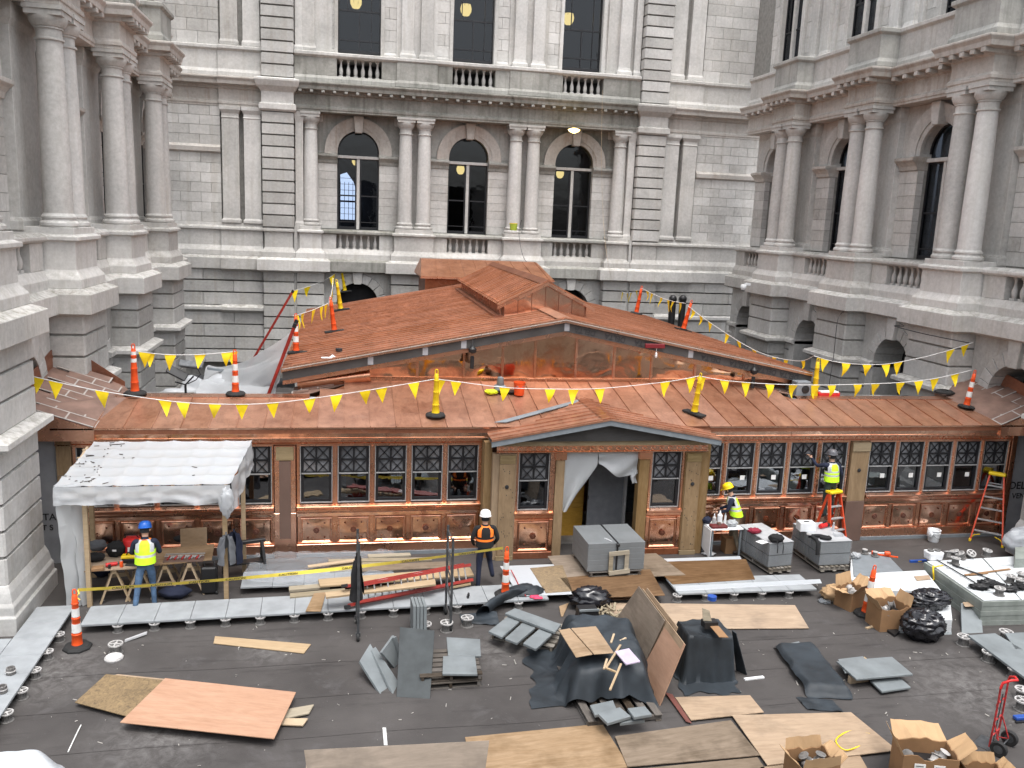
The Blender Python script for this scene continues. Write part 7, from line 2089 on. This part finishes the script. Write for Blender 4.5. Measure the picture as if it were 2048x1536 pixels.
boxstack([(1965, 1204), (2120, 1200), (2080, 1110), (1848, 1124)], 0, .55, 'panel_edge', 'wide stack of grey panels topped with white boards at the right edge', 'panel stack')
for k in range(5):
    for j in range(2):
        f0, f1 = k / 5 + .006, (k + 1) / 5 - .006
        TL_, TR_, BL_, BR_ = Vector((1852, 1122)), Vector((2078, 1109)), Vector((1967, 1201)), Vector((2118, 1197))
        g0, g1 = j / 2 + .006, (j + 1) / 2 - .006
        def bil(u, v): return TL_.lerp(TR_, u).lerp(BL_.lerp(BR_, u), v)
        q = [bil(g0, f1), bil(g1, f1), bil(g1, f0), bil(g0, f0)]
        slab('white_board', [tuple(v) for v in q], .575, .02, M['foam'], 'white board laid on the wide panel stack, %s row %s' % (('left', 'right')[j], ('at the far end', 'next to the far row', 'in the middle', 'next to the near row', 'at the near end')[k]), 'board', group='white boards on the wide panel stack')
boxstack([(2030, 1118), (2100, 1116), (2090, 1092), (2030, 1094)], .55, .25, 'panel_edge', 'grey duct piece on the wide panel stack at the right edge', 'duct', 'duct_piece')
t = blob('foam_bag', P(2040, 1108, .1), (.5, .35, .36), M['film_white'], amp=.2, freq=2, seed=9, label='big white sheeted bundle at the far right edge', cat='bundle')
# things lying on it
zz = .578
rr = random.Random(8)
t = thing('white_tub', 'white tub with round grey collars at the corner of the panel stack', 'tub', P(1866, 1118, zz)); ob('tub', MB().loft([[(-.17, -.12, 0), (.17, -.12, 0), (.17, .12, 0), (-.17, .12, 0)], [(-.19, -.14, .2), (.19, -.14, .2), (.19, .14, .2), (-.19, .14, .2)]]), M['white_pl'], t, bevel=.02)
for x in (-.09, .09): ob('collar', MB().lathe([(.04, .2), (.07, .2), (.075, .24), (.05, .25), (.04, .22)], 12).xf(Matrix.Translation((x, 0, 0))), M['pvc'], t)
for k, (px, py, lab) in enumerate(((1896, 1116, 'grey pedestal head, leftmost in the row on the panel stack'), (1912, 1114, 'grey pedestal head behind the white boards'), (1924, 1118, 'grey pedestal head beside the black rods'), (1938, 1114, 'pale grey pedestal head right of the rods'), (1972, 1112, 'pedestal standing alone at the back of the panel stack'), (1910, 1128, 'toppled white pedestal ring on the panel stack'))):
    paver_pedestal(P(px, py, zz), lab, 'pedestals on the panel stack', 1.05, (.0 if k in (4,) else rr.uniform(-.5, .5), rr.uniform(-.4, .4)))
for k, (a, b) in enumerate((((1874, 1120), (1950, 1165)), ((1894, 1124), (2005, 1168)), ((1905, 1130), (1965, 1150)))):
    A_, B_ = P(*a, zz + .03), P(*b, zz + .03); c = (A_ + B_) / 2
    ob('rod', MB().tube([tuple(A_ - c), tuple(B_ - c)], .016, 6), M['black'], loc=c, label=('long thin black rod on the panel stack, nearest its edge', 'long black rod crossing the white boards', 'short black rod between the two long rods')[k], cat='rod')
for k, (px, py) in enumerate(((1958, 1178), (1990, 1176), (2015, 1182), (2040, 1178), (1975, 1170))):
    blob('tool_bundle', P(px, py, zz), (.2, .1, .06), M['blackcloth' if k % 2 else 'black'], amp=.7, freq=4, seed=20 + k, rot=-.3, label='black tangle of clips and tools, %s on the panel stack' % ('leftmost', 'second from left', 'in the middle', 'rightmost', 'rearmost')[k], cat='tools')
for k, (px, py, lab) in enumerate(((2020, 1165, 'dark pedestal ring among the tools on the panel stack'), (2042, 1160, 'dark pedestal ring at the right edge of the panel stack'), (1998, 1190, 'grey tapered pedestal at the front of the panel stack'), (2038, 1172, 'black spoked ring near the right edge of the panel stack'))):
    paver_pedestal(P(px, py, zz), lab, 'pedestals on the panel stack', 1.1)
for k, (a, b) in enumerate((((1930, 1150), (2020, 1138)), ((1938, 1150), (1975, 1146)))):
    A_, B_ = P(*a, zz + .02), P(*b, zz + .02); c = (A_ + B_) / 2
    ob('wood_strip', MB().bar(A_ - c, B_ - c, .05, .02), M['cardboard'], loc=c, label=('long tan strip across the white boards', 'short tan strip beside the long one')[k], cat='strip')
t = thing('orange_clamp', 'orange bar clamp on the white foam stack', 'clamp', P(1770, 1112, .26), (0, 0, -.5)); ob('bar', MB().box(-.3, .3, -.02, .02, 0, .03), M['orange'], t); ob('jaw', MB().box(-.02, .12, -.05, .05, .03, .12), M['orange'], t, bevel=.02); ob('jaw', MB().box(-.32, -.26, -.05, .05, .0, .08), M['orange'], t, bevel=.01)
for px, py, lab in ((1729, 1107, 'round pipe flange on the back of the white foam stack'), (1750, 1112, 'round pipe flange beside the orange clamp')):
    t = thing('pipe_flange', lab, 'flange', P(px, py, .26)); ob('flange', MB().lathe([(.1, 0), (.1, .015), (.06, .02), (.055, .1), (.03, .1)], 14), M['pvc'], t, smooth=40); ob('rim', MB().lathe([(.055, .1), (.065, .1), (.065, .115)], 14), M['pvc_rim'], t)
blob('film_ball', P(1711, 1116, .25), (.12, .1, .07), M['film'], amp=.4, freq=3, seed=2, label='crumpled white film on the left of the foam stack', cat='film')
t = thing('blue_level', 'dark blue level lying behind the foam stack', 'level', P(1836, 1140, .2)); ob('level_body', MB().box(-.25, .2, -.03, .03, .2, .26), M['blue'], t, bevel=.005); ob('vial', MB().box(-.05, .05, -.032, .032, .225, .25), M['yellow'], t)
slab('wood_offcut', [(1828, 1152), (1858, 1150), (1862, 1158), (1834, 1161)], .40, .015, M['ply'], 'small plywood offcut on the low foam stack', 'offcut')
slab('wood_offcut', [(1925, 1204), (1955, 1203), (1958, 1212), (1930, 1213)], .34, .015, M['ply'], 'small plywood offcut on top of the leaning grey slab', 'offcut')
leaning('stone_slab', [P(1924, 1268), P(1966, 1266), P(1960, 1204, .33), P(1922, 1206, .33)], .04, M['slab'], 'upright grey slab leaning on the panel stack', 'slab')
leaning('stone_slab', [P(1862, 1272), P(1904, 1270), P(1898, 1212, .3), P(1856, 1216, .3)], .04, M['slab'], 'wide grey slab leaning behind the black bag', 'slab')
A_ = P(1866, 1135, .58); t = thing('yellow_strap', 'yellow strap hanging over the corner of the panel stack', 'strap', A_); ob('strap', MB().tube([(.05, .05, .02), (0, 0, .0), (-.02, -.06, -.1), (.0, -.08, -.25), (-.06, -.08, -.32)], .018, 5), M['yellow'], t); ob('strap_end', MB().tube([(0, 0, 0), (.15, .03, .02), (.3, .06, .015)], .014, 5), M['yellow'], t)

# ---------------------------------------------------------------- cardboard boxes
def carton(loc, rot, sx, sy, h, label, flaps=(.9, .9, .9, .9), fl=.22, tears=0, fill='pvc', tilt=0, seed=0, labelpatch=False, nfill=7):
    t = thing('cardboard_box', label, 'box', loc, (0, tilt, rot))
    rr = random.Random(seed)
    th = .012
    sides = [((-sx / 2, -sy / 2), (sx / 2, -sy / 2)), ((sx / 2, -sy / 2), (sx / 2, sy / 2)), ((sx / 2, sy / 2), (-sx / 2, sy / 2)), ((-sx / 2, sy / 2), (-sx / 2, -sy / 2))]
    for k, (a, b) in enumerate(sides):
        a = Vector((*a, 0)); b = Vector((*b, 0)); d = (b - a).normalized(); nrm = Vector((-d.y, d.x, 0))
        N = 8; mb = MB(); lo = []; hi = []
        for i in range(N + 1):
            q = a.lerp(b, i / N); bul = nrm * (-.015 * math.sin(PI * i / N))
            hh = h + (rr.uniform(-.05, .03) if 0 < i < N and tears else 0)
            lo.append(q + bul * .3); hi.append(Vector((q.x + bul.x, q.y + bul.y, hh)))
        for i in range(N):
            mb.prism([tuple(lo[i]), tuple(lo[i + 1]), tuple(hi[i + 1]), tuple(hi[i])], tuple(nrm * th))
        ob('side', mb, M['cardboard'], t)
        if flaps[k]:
            an = flaps[k]; out = -nrm
            mb = MB(); lo2 = hi
            tip = [p + out * (fl * math.sin(an)) + Vector((0, 0, fl * math.cos(an) - (p.z - h) * .8)) + Vector((0, 0, rr.uniform(-.008, .008))) for p in hi]
            ins = .12
            for i in range(N):
                p, q, r_, s_ = hi[i], hi[i + 1], tip[i + 1], tip[i]
                if i == 0: s_ = s_ + d * ins * fl
                if i == N - 1: r_ = r_ - d * ins * fl
                mb.prism([tuple(p), tuple(q), tuple(r_), tuple(s_)], (0, 0, .008))
            ob('flap', mb, M['cardboard_in'] if an > 0 else M['cardboard'], t)
    ob('bottom', MB().box(-sx / 2 + .01, sx / 2 - .01, -sy / 2 + .01, sy / 2 - .01, .01, .03), M['cardboard'], t)
    if labelpatch:
        for x in (-.16, .12):
            ob('shipping_label', MB().box(x - .08, x + .08, -sy / 2 - .022, -sy / 2 - .016, h - .26, h - .1), M['paper'], t)
            for i in range(4): ob('print_line', MB().box(x - .06, x + .02 + .01 * i, -sy / 2 - .024, -sy / 2 - .0215, h - .24 + i * .033, h - .23 + i * .033), M['ink'], t)
        ob('hand_hole', MB().box(-.05, .05, -sy / 2 - .019, -sy / 2 - .012, h * .3, h * .3 + .035), M['ink'], t)
    for i in range(nfill):
        x, y = rr.uniform(-sx / 2 + .1, sx / 2 - .1), rr.uniform(-sy / 2 + .1, sy / 2 - .1)
        z = h * rr.uniform(.55, .8)
        ob('contents', MB().lathe([(.05, 0), (.08, 0), (.085, .015), (.06, .03), (.055, .1), (.08, .12), (.05, .13)], 12).xf(Matrix.Translation((x, y, z)) @ Euler((rr.uniform(-1.2, 1.2), rr.uniform(-1.2, 1.2), 0)).to_matrix().to_4x4()), M['pvc_rim' if i % 2 else 'pvc'], t, smooth=40)
    ob('contents_bed', MB().box(-sx / 2 + .02, sx / 2 - .02, -sy / 2 + .02, sy / 2 - .02, .03, h * .6), M['black'], t)
    return t
carton(P(1618, 1575), .05, .62, .48, .5, 'open cardboard box of plastic rings at the bottom, left of the pair', (.1, .9, .25, .8), .16, 1, seed=1)
carton(P(1842, 1562), -.28, .80, .50, .55, 'open cardboard box with shipping labels at the bottom, holding a tape roll', (0, .9, 1.15, .5), .3, 1, seed=2, labelpatch=True, nfill=4)
carton(P(1965, 1590), -.15, .55, .45, .38, 'cardboard box cut by the bottom edge, right of the labelled box', (.3, .7, .3, .6), .15, 1, seed=3, nfill=1)
carton(P(1772, 1252), .0, .66, .52, .52, 'torn cardboard box in front of the foam, between post and black bag', (0, .3, .9, .6), .22, 1, seed=4, nfill=5)
carton(P(1700, 1212), .35, .55, .45, .42, 'crushed open cardboard box left of the striped post', (.6, .8, .2, 1.3), .26, 1, seed=5, nfill=6)
blob('paper_sack', P(1672, 1200), (.36, .24, .17), M['cardboard_in'], amp=.3, freq=2.6, seed=3, label='crumpled tan paper sack left of the crushed box', cat='sack', ridged=True)
blob('film_scrap', P(1650, 1205), (.16, .12, .04), M['film_thin'], amp=.4, freq=4, seed=5, label='clear film scrap beside the tan paper sack', cat='film')
slab('plank', [(1712, 1216), (1790, 1270), (1800, 1262), (1722, 1208)], .06, .05, M['black'], 'dark plank under the torn cardboard box', 'plank')
blob('rubbish_bag', P(1842, 1275), (.44, .34, .30), M['bagplastic'], amp=.22, freq=2.4, seed=2, ridged=True, nu=56, nv=34, label='large black rubbish bag on the deck in front of the foam', cat='bag')
blob('rubbish_bag', P(1856, 1215, .3), (.46, .26, .20), M['bagplastic'], amp=.22, freq=2.6, seed=7, ridged=True, nu=56, nv=34, label='black rubbish bag lying on the white foam block', cat='bag')
p = P(1640, 1240); ob('wood_offcut', MB().box(-.12, .12, -.03, .03, 0, .03), M['pine'], loc=P(1740, 1256), rot=(0, 0, .3), label='small pale stick on the deck in front of the torn box', cat='offcut')

# ---------------------------------------------------------------- hand truck
p = P(1985, 1492); t = thing('hand_truck', 'red two wheeled hand truck standing at the right of the deck', 'hand truck', p, (0, 0, .55))
for s in (-1, 1):
    ob('frame_rail', MB().tube([(s * .17, 0, .06), (s * .17, -.02, .5), (s * .17, -.03, .95)] + ([(s * .17, -.03, 1.12)]), .016, 7), M['redpaint'], t, smooth=60)
    w = MB().lathe([(.05, -.035), (.115, -.04), (.13, -.02), (.13, .02), (.115, .04), (.05, .035)], 20).xf(Matrix.Translation((s * .24, -.16, .13)) @ Matrix.Rotation(PI / 2, 4, 'Y'))
    wo_ = ob('wheel', w, M['rubber'], t, smooth=50); ob('rim', MB().lathe([(.02, -.042), (.07, -.038), (.07, .038), (.02, .042)], 16).xf(Matrix.Translation((s * .24, -.16, .13)) @ Matrix.Rotation(PI / 2, 4, 'Y')), M['steel'], wo_)
    ob('brace', MB().tube([(s * .17, -.02, .5), (s * .2, -.16, .13)], .011, 6), M['redpaint'], t); ob('brace', MB().tube([(s * .17, 0, .1), (s * .2, -.16, .13)], .011, 6), M['redpaint'], t)
ob('axle', MB().tube([(-.24, -.16, .13), (.24, -.16, .13)], .011, 6), M['steel'], t)
for z in (.25, .5, .8): ob('cross_bar', MB().tube([(-.17, -.01, z), (.17, -.01, z)], .012, 6), M['redpaint'], t)
ob('centre_strap', MB().tube([(0, 0, .08), (0, -.03, .95)], .009, 6), M['steel'], t)
ob('handle', MB().tube([(-.17, -.03, 1.1), (-.16, -.05, 1.2), (-.08, -.14, 1.26), (.0, -.2, 1.26), (.08, -.14, 1.26), (.16, -.05, 1.2), (.17, -.03, 1.1)], .021, 8), M['red_plastic'], t, smooth=60)
ob('toe_plate', MB().box(-.2, .2, 0, .24, 0, .008), M['steel'], t)

# ---------------------------------------------------------------- things on the roofs
p = on_front(1038, 790); t = thing('bucket', 'orange red bucket standing on the front roof', 'bucket', p); ob('bucket_body', MB().lathe([(.12, 0), (.13, .02), (.15, .32), (.16, .33), (.16, .35), (.145, .35), (.12, .04)], 20), M['orange'], t, smooth=40); ob('handle', MB().tube([(-.15, 0, .3), (-.1, -.13, .25), (.1, -.13, .25), (.15, 0, .3)], .006, 5), M['steel'], t)
p = on_front(1000, 785); t = thing('seam_machine', 'grey motorised seaming machine on the front roof left of the bucket', 'machine', p); ob('machine_body', MB().box(-.15, .15, -.12, .12, .05, .2), M['greymetal'], t, bevel=.03); ob('motor', MB().lathe([(.09, .2), (.1, .22), (.08, .4), (.05, .42)], 14), M['block_grey'], t, smooth=40); ob('base_tray', MB().box(-.05, .5, -.16, .16, .02, .05), M['black'], t)
blob('gloves', on_front(982, 788), (.16, .12, .06), plain('fluorescent_yellow_cloth', (.75, .85, .02), .7), amp=.5, freq=4, seed=2, label='fluorescent yellow gloves on the front roof', cat='gloves')
for px, py, lab in ((945, 700, 'black chain hoist hanging from the rake left of the gable centre'), (1508, 742, 'black chain hoist hanging at the right end of the gable')):
    p = PY(px, py, 22.1); t = thing('chain_hoist', lab, 'hoist', p); ob('hoist_body', MB().lathe([(.03, -.1), (.1, -.06), (.11, .03), (.05, .09), (.02, .12)], 14), M['black'], t, smooth=50); ob('chain', MB().tube([(0, 0, .1), (0, 0, .28)], .01, 5), M['steel'], t); ob('hook_block', MB().box(-.05, .05, -.03, .03, -.5, -.16), M['black'], t, bevel=.015)
p = PY(1310, 692, 22.05); t = thing('cord_reel', 'dark red reel bar fixed to the right rake', 'reel', p); ob('bar', MB().box(-.28, .28, -.03, .03, -.06, .06), plain('dark_red_paint', (.15, .01, .015), .5), t, bevel=.01); ob('hanging_bulb', MB().tube([(.05, 0, -.06), (.05, 0, -.18)], .008, 5).lathe([(.02, -.32), (.035, -.28), (.03, -.2), (.015, -.18)], 10, (.05, 0)), M['white_pl'], t)
p = on_left(655, 716); t = thing('paper_wrapper', 'white wrapper lying on the lower left roof corner', 'paper', p); ob('wrapper', MB().box(-.16, .12, -.08, .06, 0, .02), M['white_pl'], t, bevel=.008); ob('wrapper_fold', MB().prism([(.05, 0, .02), (.2, .05, .02), (.12, .12, .07)], (0, 0, .005)), M['white_pl'], t)
p = on_left(678, 702); ob('tape_reel', MB().lathe([(.05, 0), (.09, 0), (.09, .07), (.05, .07)], 14), M['ink'], loc=p, label='small dark tape reel on the left roof corner', cat='tape roll', smooth=40)
p = on_front(1748, 936) if False else PY(1655, 776, 21.9); t = thing('red_case', 'red and white case behind the ridge beside the rear yellow post', 'case', (p.x, 21.9, fz - .12)); ob('case_body', MB().box(-.3, .35, -.12, .12, 0, .2), M['red_plastic'], t, bevel=.02); ob('case_lid', MB().box(-.25, .3, -.124, .1, .2, .23), M['white_pl'], t)
p = PY(1602, 775, 22.0); t = thing('speaker_box', 'grey jobsite box with a black round grille behind the ridge', 'box', (p.x, 22.0, fz - .12)); ob('box_body', MB().box(-.22, .22, -.15, .15, 0, .5), M['greymetal'], t, bevel=.015); ob('grille', MB().lathe([(.12, 0), (.11, .02), (.02, .03)], 16).xf(Matrix.Translation((.06, -.15, .28)) @ Matrix.Rotation(PI / 2, 4, 'X')), M['black'], t)
# red ladders propped on the left eave
a, b = PY(538, 786, 22.3), PY(588, 655, 21.95)
def prop_ladder(a, b, label, w=.32):
    c = a; d = b - a
    t = thing('extension_ladder', label, 'ladder', a)
    sd_ = Vector((0, 1, 0)); sd_ = (sd_ - d.normalized() * sd_.dot(d.normalized())).normalized()
    for s in (0, 1):
        ob('rail', MB().bar(sd_ * (s * w), sd_ * (s * w) + d, .03, .08), M['red_frp'], t); ob('end_cap', MB().bar(sd_ * (s * w) + d, sd_ * (s * w) + d * 1.03, .05, .09), M['black'], t)
    n = int(d.length / .3)
    for k in range(n): ob('rung', MB().tube([tuple(d * ((k + .5) / n)), tuple(d * ((k + .5) / n) + sd_ * w)], .014, 6), M['alu'], t)
d = b - a; prop_ladder(a - d * .9, b, 'red ladder propped against the left roof corner beside the plastic sheeting')
a, b = PY(538, 664, 33.0), PY(584, 585, 33.2); d = b - a; prop_ladder(a - d * 1.0, b, 'farther red ladder propped against the left eave near the back')
# plastic sheeting slung over the gap at the left
p0, p1 = PY(584, 662, 22.1), PY(420, 727, 27.0)
def sl(u, v):
    a = PY(586, 660, 22.2).lerp(PY(418, 726, 26.5), u); b = PY(548, 795, 22.3).lerp(PY(385, 800, 22.6), u)
    q = a.lerp(b, v)
    q.z -= .35 * math.sin(PI * u) * (1 - .5 * v) - .12 * mnoise.noise(Vector((u * 3, v * 6, 1))) - .06 * math.sin(v * 16 + u * 5)
    q.y += .15 * mnoise.noise(Vector((u * 4, v * 5, 8)))
    return q
sheet('plastic_sheeting', sl, 40, 40, M['film'], label='milky plastic sheeting slung from the left roof corner over the gap', cat='sheeting')
def lift():
    p = PY(400, 770, 24.5)
    t = thing('covered_lift', 'plastic wrapped machine behind the ridge at the left', 'machine', (p.x, p.y, 0))
    blob('wrap', (.1, 0, 1.3), (1.35, .7, 1.1), M['film'], t, .4, 2.2, 3, flat=False, nu=48, nv=30)
    ob('platform_rail', MB().bar((.2, .1, 3.75), (1.3, .6, 3.5), .1, .06), M['greymetal'], t); ob('machine_base', MB().box(-.7, .9, -.4, .5, 0, 1.4), M['steel'], t, bevel=.05)
    p = PY(366, 742, 22.6)
    t = thing('work_light', 'black twin head work light on a stand behind the left ridge', 'work light', (p.x, 22.6, 0))
    ob('stand', MB().tube([(.05, 0, 0), (.05, 0, 3.7)], .03, 8), M['black'], t); ob('crossbar', MB().tube([(-.2, 0, 3.75), (.05, 0, 3.68), (.25, 0, 3.9)], .02, 6), M['black'], t)
    ob('lamp_head', MB().loft([[(x * s, -.02 + y, z * s) for x, z in ((-.26, -.12), (.26, -.12), (.26, .12), (-.26, .12))] for s, y in ((.6, .12), (1, .04), (1, 0))]).xf(Matrix.Translation((-.14, 0, 3.98)) @ Euler((-.7, .5, 0)).to_matrix().to_4x4()), M['black'], t, bevel=.02)
    ob('lamp_head', MB().loft([[(x * s, -.02 + y, z * s) for x, z in ((-.3, -.12), (.3, -.12), (.3, .12), (-.3, .12))] for s, y in ((.6, .12), (1, .04), (1, 0))]).xf(Matrix.Translation((.18, .1, 4.2)) @ Euler((-1.0, .1, 0)).to_matrix().to_4x4()), M['steel'], t, bevel=.02)
    ob('cable', MB().tube([(.35, 0, 4.1), (.42, 0, 3.95), (.3, 0, 3.8), (.1, 0, 3.7)], .012, 6), M['black'], t)
lift()
# vent pipes, camera, cables
for k, (px, lab) in enumerate(((1346, 'left of two black vent pipes before the right rear corner'), (1366, 'right of two black vent pipes before the right rear corner'))):
    p = PY(px, 596, 38.6)
    t = thing('vent_pipe', lab, 'pipe', (p.x, p.y, 0)); ob('pipe', MB().tube([(0, 0, 0), (0, 0, p.z)], .16, 14), M['black'], t, smooth=50); ob('cap', MB().lathe([(.17, p.z - .12), (.19, p.z - .1), (.18, p.z + .02), (.1, p.z + .12), (.02, p.z + .15)], 14), M['black'], t, smooth=50)
p = PY(1487, 573, 34.6); t = thing('security_camera', 'white security camera under the ledge of the right wing', 'camera', p); ob('mount', MB().box(.05, .3, -.05, .05, .05, .15), M['white_pl'], t); ob('dome', MB().lathe([(.02, -.2), (.1, -.14), (.12, -.05), (.12, .05), (.08, .09)], 14), M['white_pl'], t, smooth=50); ob('lens', MB().lathe([(.06, -.2), (.075, -.16)], 10), M['black'], t)
wire('cable', [PY(1043, 440, 39.6), PY(1038, 470, 39.4), PY(1050, 520, 38.8), PY(1085, 545, 38.5)], .012, M['black'], label='thin black cable hanging from the rear colonnade to the link roof', cat='cable')
wire('cable', [PY(1205, 180, 40.0), PY(1203, 300, 39.9), PY(1206, 430, 39.6), PY(1215, 520, 36), PY(1226, 566, rp1.y)], .006, M['pine'], label='thin tan cord hanging from the upper rail to the farthest right post', cat='cord')
wire('cable', [Vector((18.1, 28.2, 5.35)), Vector((17.2, 27.9, 5.3)), Vector((16.9, 27.5, 3.8)), Vector((16.5, 27.0, 2.2))], .012, M['black'], label='black cable running down the second pier of the right wing', cat='cable')
wire('cable', [Vector((16.98, 21.0, 5.3)), Vector((17.05, 23, 5.28)), Vector((16.99, 24.4, 5.34)), Vector((17.6, 24.8, 5.3)), Vector((18.0, 25.6, 5.3))], .014, M['black'], label='black cable clipped under the ledge of the nearest right pier', cat='cable')
t = thing('bracket_lamp', 'small yellow lit lamp on the keystone of the right rear window', 'lamp', PY(1148, 262, 39.6)); ob('lamp_bowl', MB().lathe([(.04, -.1), (.22, -.02), (.28, .06), (.1, .12)], 14), M['lamp_glow'], t, smooth=50); ob('arm', MB().tube([(0, 0, .1), (0, .3, .25), (0, .8, .3)], .02, 6), M['brass'], t)
# flower bucket like green tub on the sill
p = PY(1027, 452, 39.8); t = thing('green_tub', 'yellow green tub standing on the rear sill by the paired columns', 'tub', p); ob('tub', MB().lathe([(.16, -.2), (.19, .1), (.17, .1)], 14), plain('yellow_green_plastic', (.35, .45, .05), .5), t, smooth=40); ob('rim', MB().lathe([(.19, .1), (.2, .12), (.18, .13)], 14), M['yellow'], t)

# ---------------------------------------------------------------- door curtain and what stands inside
yc = 19.62
def cur_l(u, v):
    z = 2.66 - 1.5 * v; xr_ = 6.03 if z > 2.33 else 6.03 - .72 * (2.33 - z) / 1.17
    x = 5.17 + (xr_ - 5.17) * u
    return (x + .03 * math.sin(u * 14 + v * 3) * v, yc - .05 - .06 * math.sin(u * 9 + v * 2) * v, z)
t = thing('plastic_curtain', 'milky plastic curtain parted across the portico doorway', 'curtain', (0, 0, 0))
sheet('curtain_half', cur_l, 24, 20, M['film_grey'], t)
def cur_r(u, v):
    x = 6.03 + 1.03 * u
    zb_ = 2.35 - .30 * sstep(u * 1.7) + .06 * sstep((u - .7) * 3.3)
    return (x + .05 * v * (1 - u), yc - .06 - .07 * v * math.sin(u * 7 + v * 6), 2.66 - (2.66 - zb_) * v - .05 * v * math.sin(PI * u))
sheet('curtain_half', cur_r, 24, 16, M['film_grey'], t)
def cur_tail(u, v): return (6.93 + .13 * u + .02 * math.sin(v * 8), yc - .05 + .03 * math.sin(u * 6 + v * 4), 2.2 - .35 * v)
sheet('curtain_tail', cur_tail, 8, 10, M['film_grey'], t)
t = thing('partition', 'grey partition standing inside the portico doorway', 'partition', (6.5, 20.5, 0)); ob('board', MB().box(-.38, .56, 0, .08, 0, 2.6), M['gyp'], t); ob('edge_post', MB().box(.56, .62, -.1, .1, 0, 2.6), M['alu'], t); ob('latch', MB().box(-.40, -.37, -.03, .0, 1.15, 1.25), M['black'], t)
t = thing('sheathing_stack', 'yellow sheathing boards standing inside the doorway at the left', 'boards', (5.6, 20.9, 0)); ob('board', MB().box(-.5, .52, 0, .04, 0, .78), M['osb_yellow'], t); ob('board', MB().box(-.5, .52, .0, .05, .79, 1.55), M['osb_yellow'], t)
t = thing('cable_coil', 'black coil of cable hanging above the yellow boards', 'cable', (5.75, 20.8, 1.75))
for k in range(4): ob('loop', MB().tube([((.12 + .05 * k) * math.cos(a) + .08 * k, -.02 * k, (.10 + .02 * k) * math.sin(a)) for a in [q * PI / 6 for q in range(13)]], .014, 5), M['black'], t, smooth=60)
# stock inside, seen through the panes
rr = random.Random(4)
cols = ('cardboard', 'greymetal', 'ply', 'osb_yellow', 'white_pl', 'slab', 'orange_frp', 'brownboard')
for k in range(16):
    x = -5.4 + k * 1.5 + rr.uniform(-.3, .3)
    if 4.4 < x < 7.6: continue
    m = cols[k % len(cols)]
    h = rr.uniform(.9, 1.9)
    nm = 'materials_stack'
    t = thing(nm, 'stacked %s seen through the panes, %s' % ({'cardboard': 'brown cartons', 'greymetal': 'grey metal panels', 'ply': 'pale plywood', 'osb_yellow': 'yellow boards', 'white_pl': 'white wrapped goods' if k < 9 else 'pale wrapped goods', 'slab': 'blue grey stone', 'orange_frp': 'orange material', 'brownboard': 'brown boards'}[m], ('in the far left bay', 'left of the copper pilaster', 'near the portico', 'in the far right bay')[0 if x < -2 else 1 if x < 0 else 2 if x < 13.2 else 3] + ' window row'), 'materials', (x, rr.uniform(21.4, 23.2), 0))
    n = 3
    for i in range(n): ob('stock', MB().box(-.4 + .05 * i, .4 - rr.uniform(0, .2), -.25, .25, h * i / n, h * (i + 1) / n - .01), M[m], t, bevel=.01)
# loose sheeting at the lower left corner
def ll(u, v):
    q = P(-60, 1515, .25).lerp(P(120, 1503, .25), u).lerp(P(-60, 1620, .0).lerp(P(190, 1580, .0), u), v)
    q.z = .28 * (1 - sstep((u - .72) * 3.4)) * (1 - .6 * v) + .03 + .03 * mnoise.noise(Vector((u * 5, v * 5, 1)))
    return q
sheet('plastic_sheet', ll, 24, 20, M['film_white'], label='white plastic covered bundle cut by the lower left corner', cat='sheet')
slab('white_sheeting', [(1000, 1132), (1110, 1128), (1150, 1188), (1040, 1192)], .222, .008, M['film_white'], 'white sheeting under the speckled strand board', 'sheeting')
slab('white_sheeting', [(1300, 1118), (1480, 1112), (1484, 1120), (1304, 1126)], .21, .01, M['film_white'], 'white sheeting strip behind the brown weathered plywood', 'sheeting')
slab('white_sheeting', [(1350, 1172), (1640, 1158), (1644, 1166), (1352, 1182)], .212, .01, M['film_white'], 'white sheeting strip along the short paver row', 'sheeting')
wire('hose', [P(1022, 1140, .3), P(1030, 1155, .24), P(1040, 1175, .24), P(1052, 1192, .24)], .012, M['redpaint'], label='dark red hose beside the middle striped post', cat='hose')
wire('cord', [P(1720, 1492, .05), P(1690, 1500, .1), P(1672, 1480, .1), P(1700, 1462, .05), P(1740, 1468, .05)], .012, M['yellow'], label='yellow cord looping out of the labelled box', cat='cord')
p = P(268, 1285); sheet('metal_scrap', lambda u, v: (p.x - .16 + .34 * u, p.y - .02 + .05 * v + .25 * u, .02 + .1 * math.sin(PI * v) * .5 + .02 * u), 8, 6, M['alu'], label='bent bright metal scrap on the deck below the paver row', cat='scrap')
wire('stick', [P(136, 1504, .01), P(152, 1470, .02), P(162, 1450, .012)], .010, M['refl'], label='thin white stick on the deck at the lower left', cat='stick')
slab('wood_offcut', [(1118, 1212), (1138, 1205), (1126, 1232), (1122, 1232)], .03, .02, M['ply'], 'triangular plywood offcut near the slab fan', 'offcut')
slab('spill', [(765, 1455), (772, 1455), (775, 1490), (768, 1490)], .008, .004, M['refl'], 'white tape strip stuck on the deck', 'tape')
# unseen wing behind the camera, cut low to let more sky light in
S = thing('stone_wing', 'unseen grey granite wing behind the camera, kept low to let sky light in', 'building', (5.6, -.7, 0))
ob('wall', MB().box(-12, 12, -1.2, -.6, 0, 6.2), M['stone_base'], S)
for k in range(6):
    x = -12 + k * 4.8
    ob('pier', MB().box(x - .9, x + .9, -1.2, -.4, 6.2, 11.2), M['stone'], S)
ob('void', MB().box(-12, 12, -1.5, -1.3, 0, 11.2), M['void'], S)
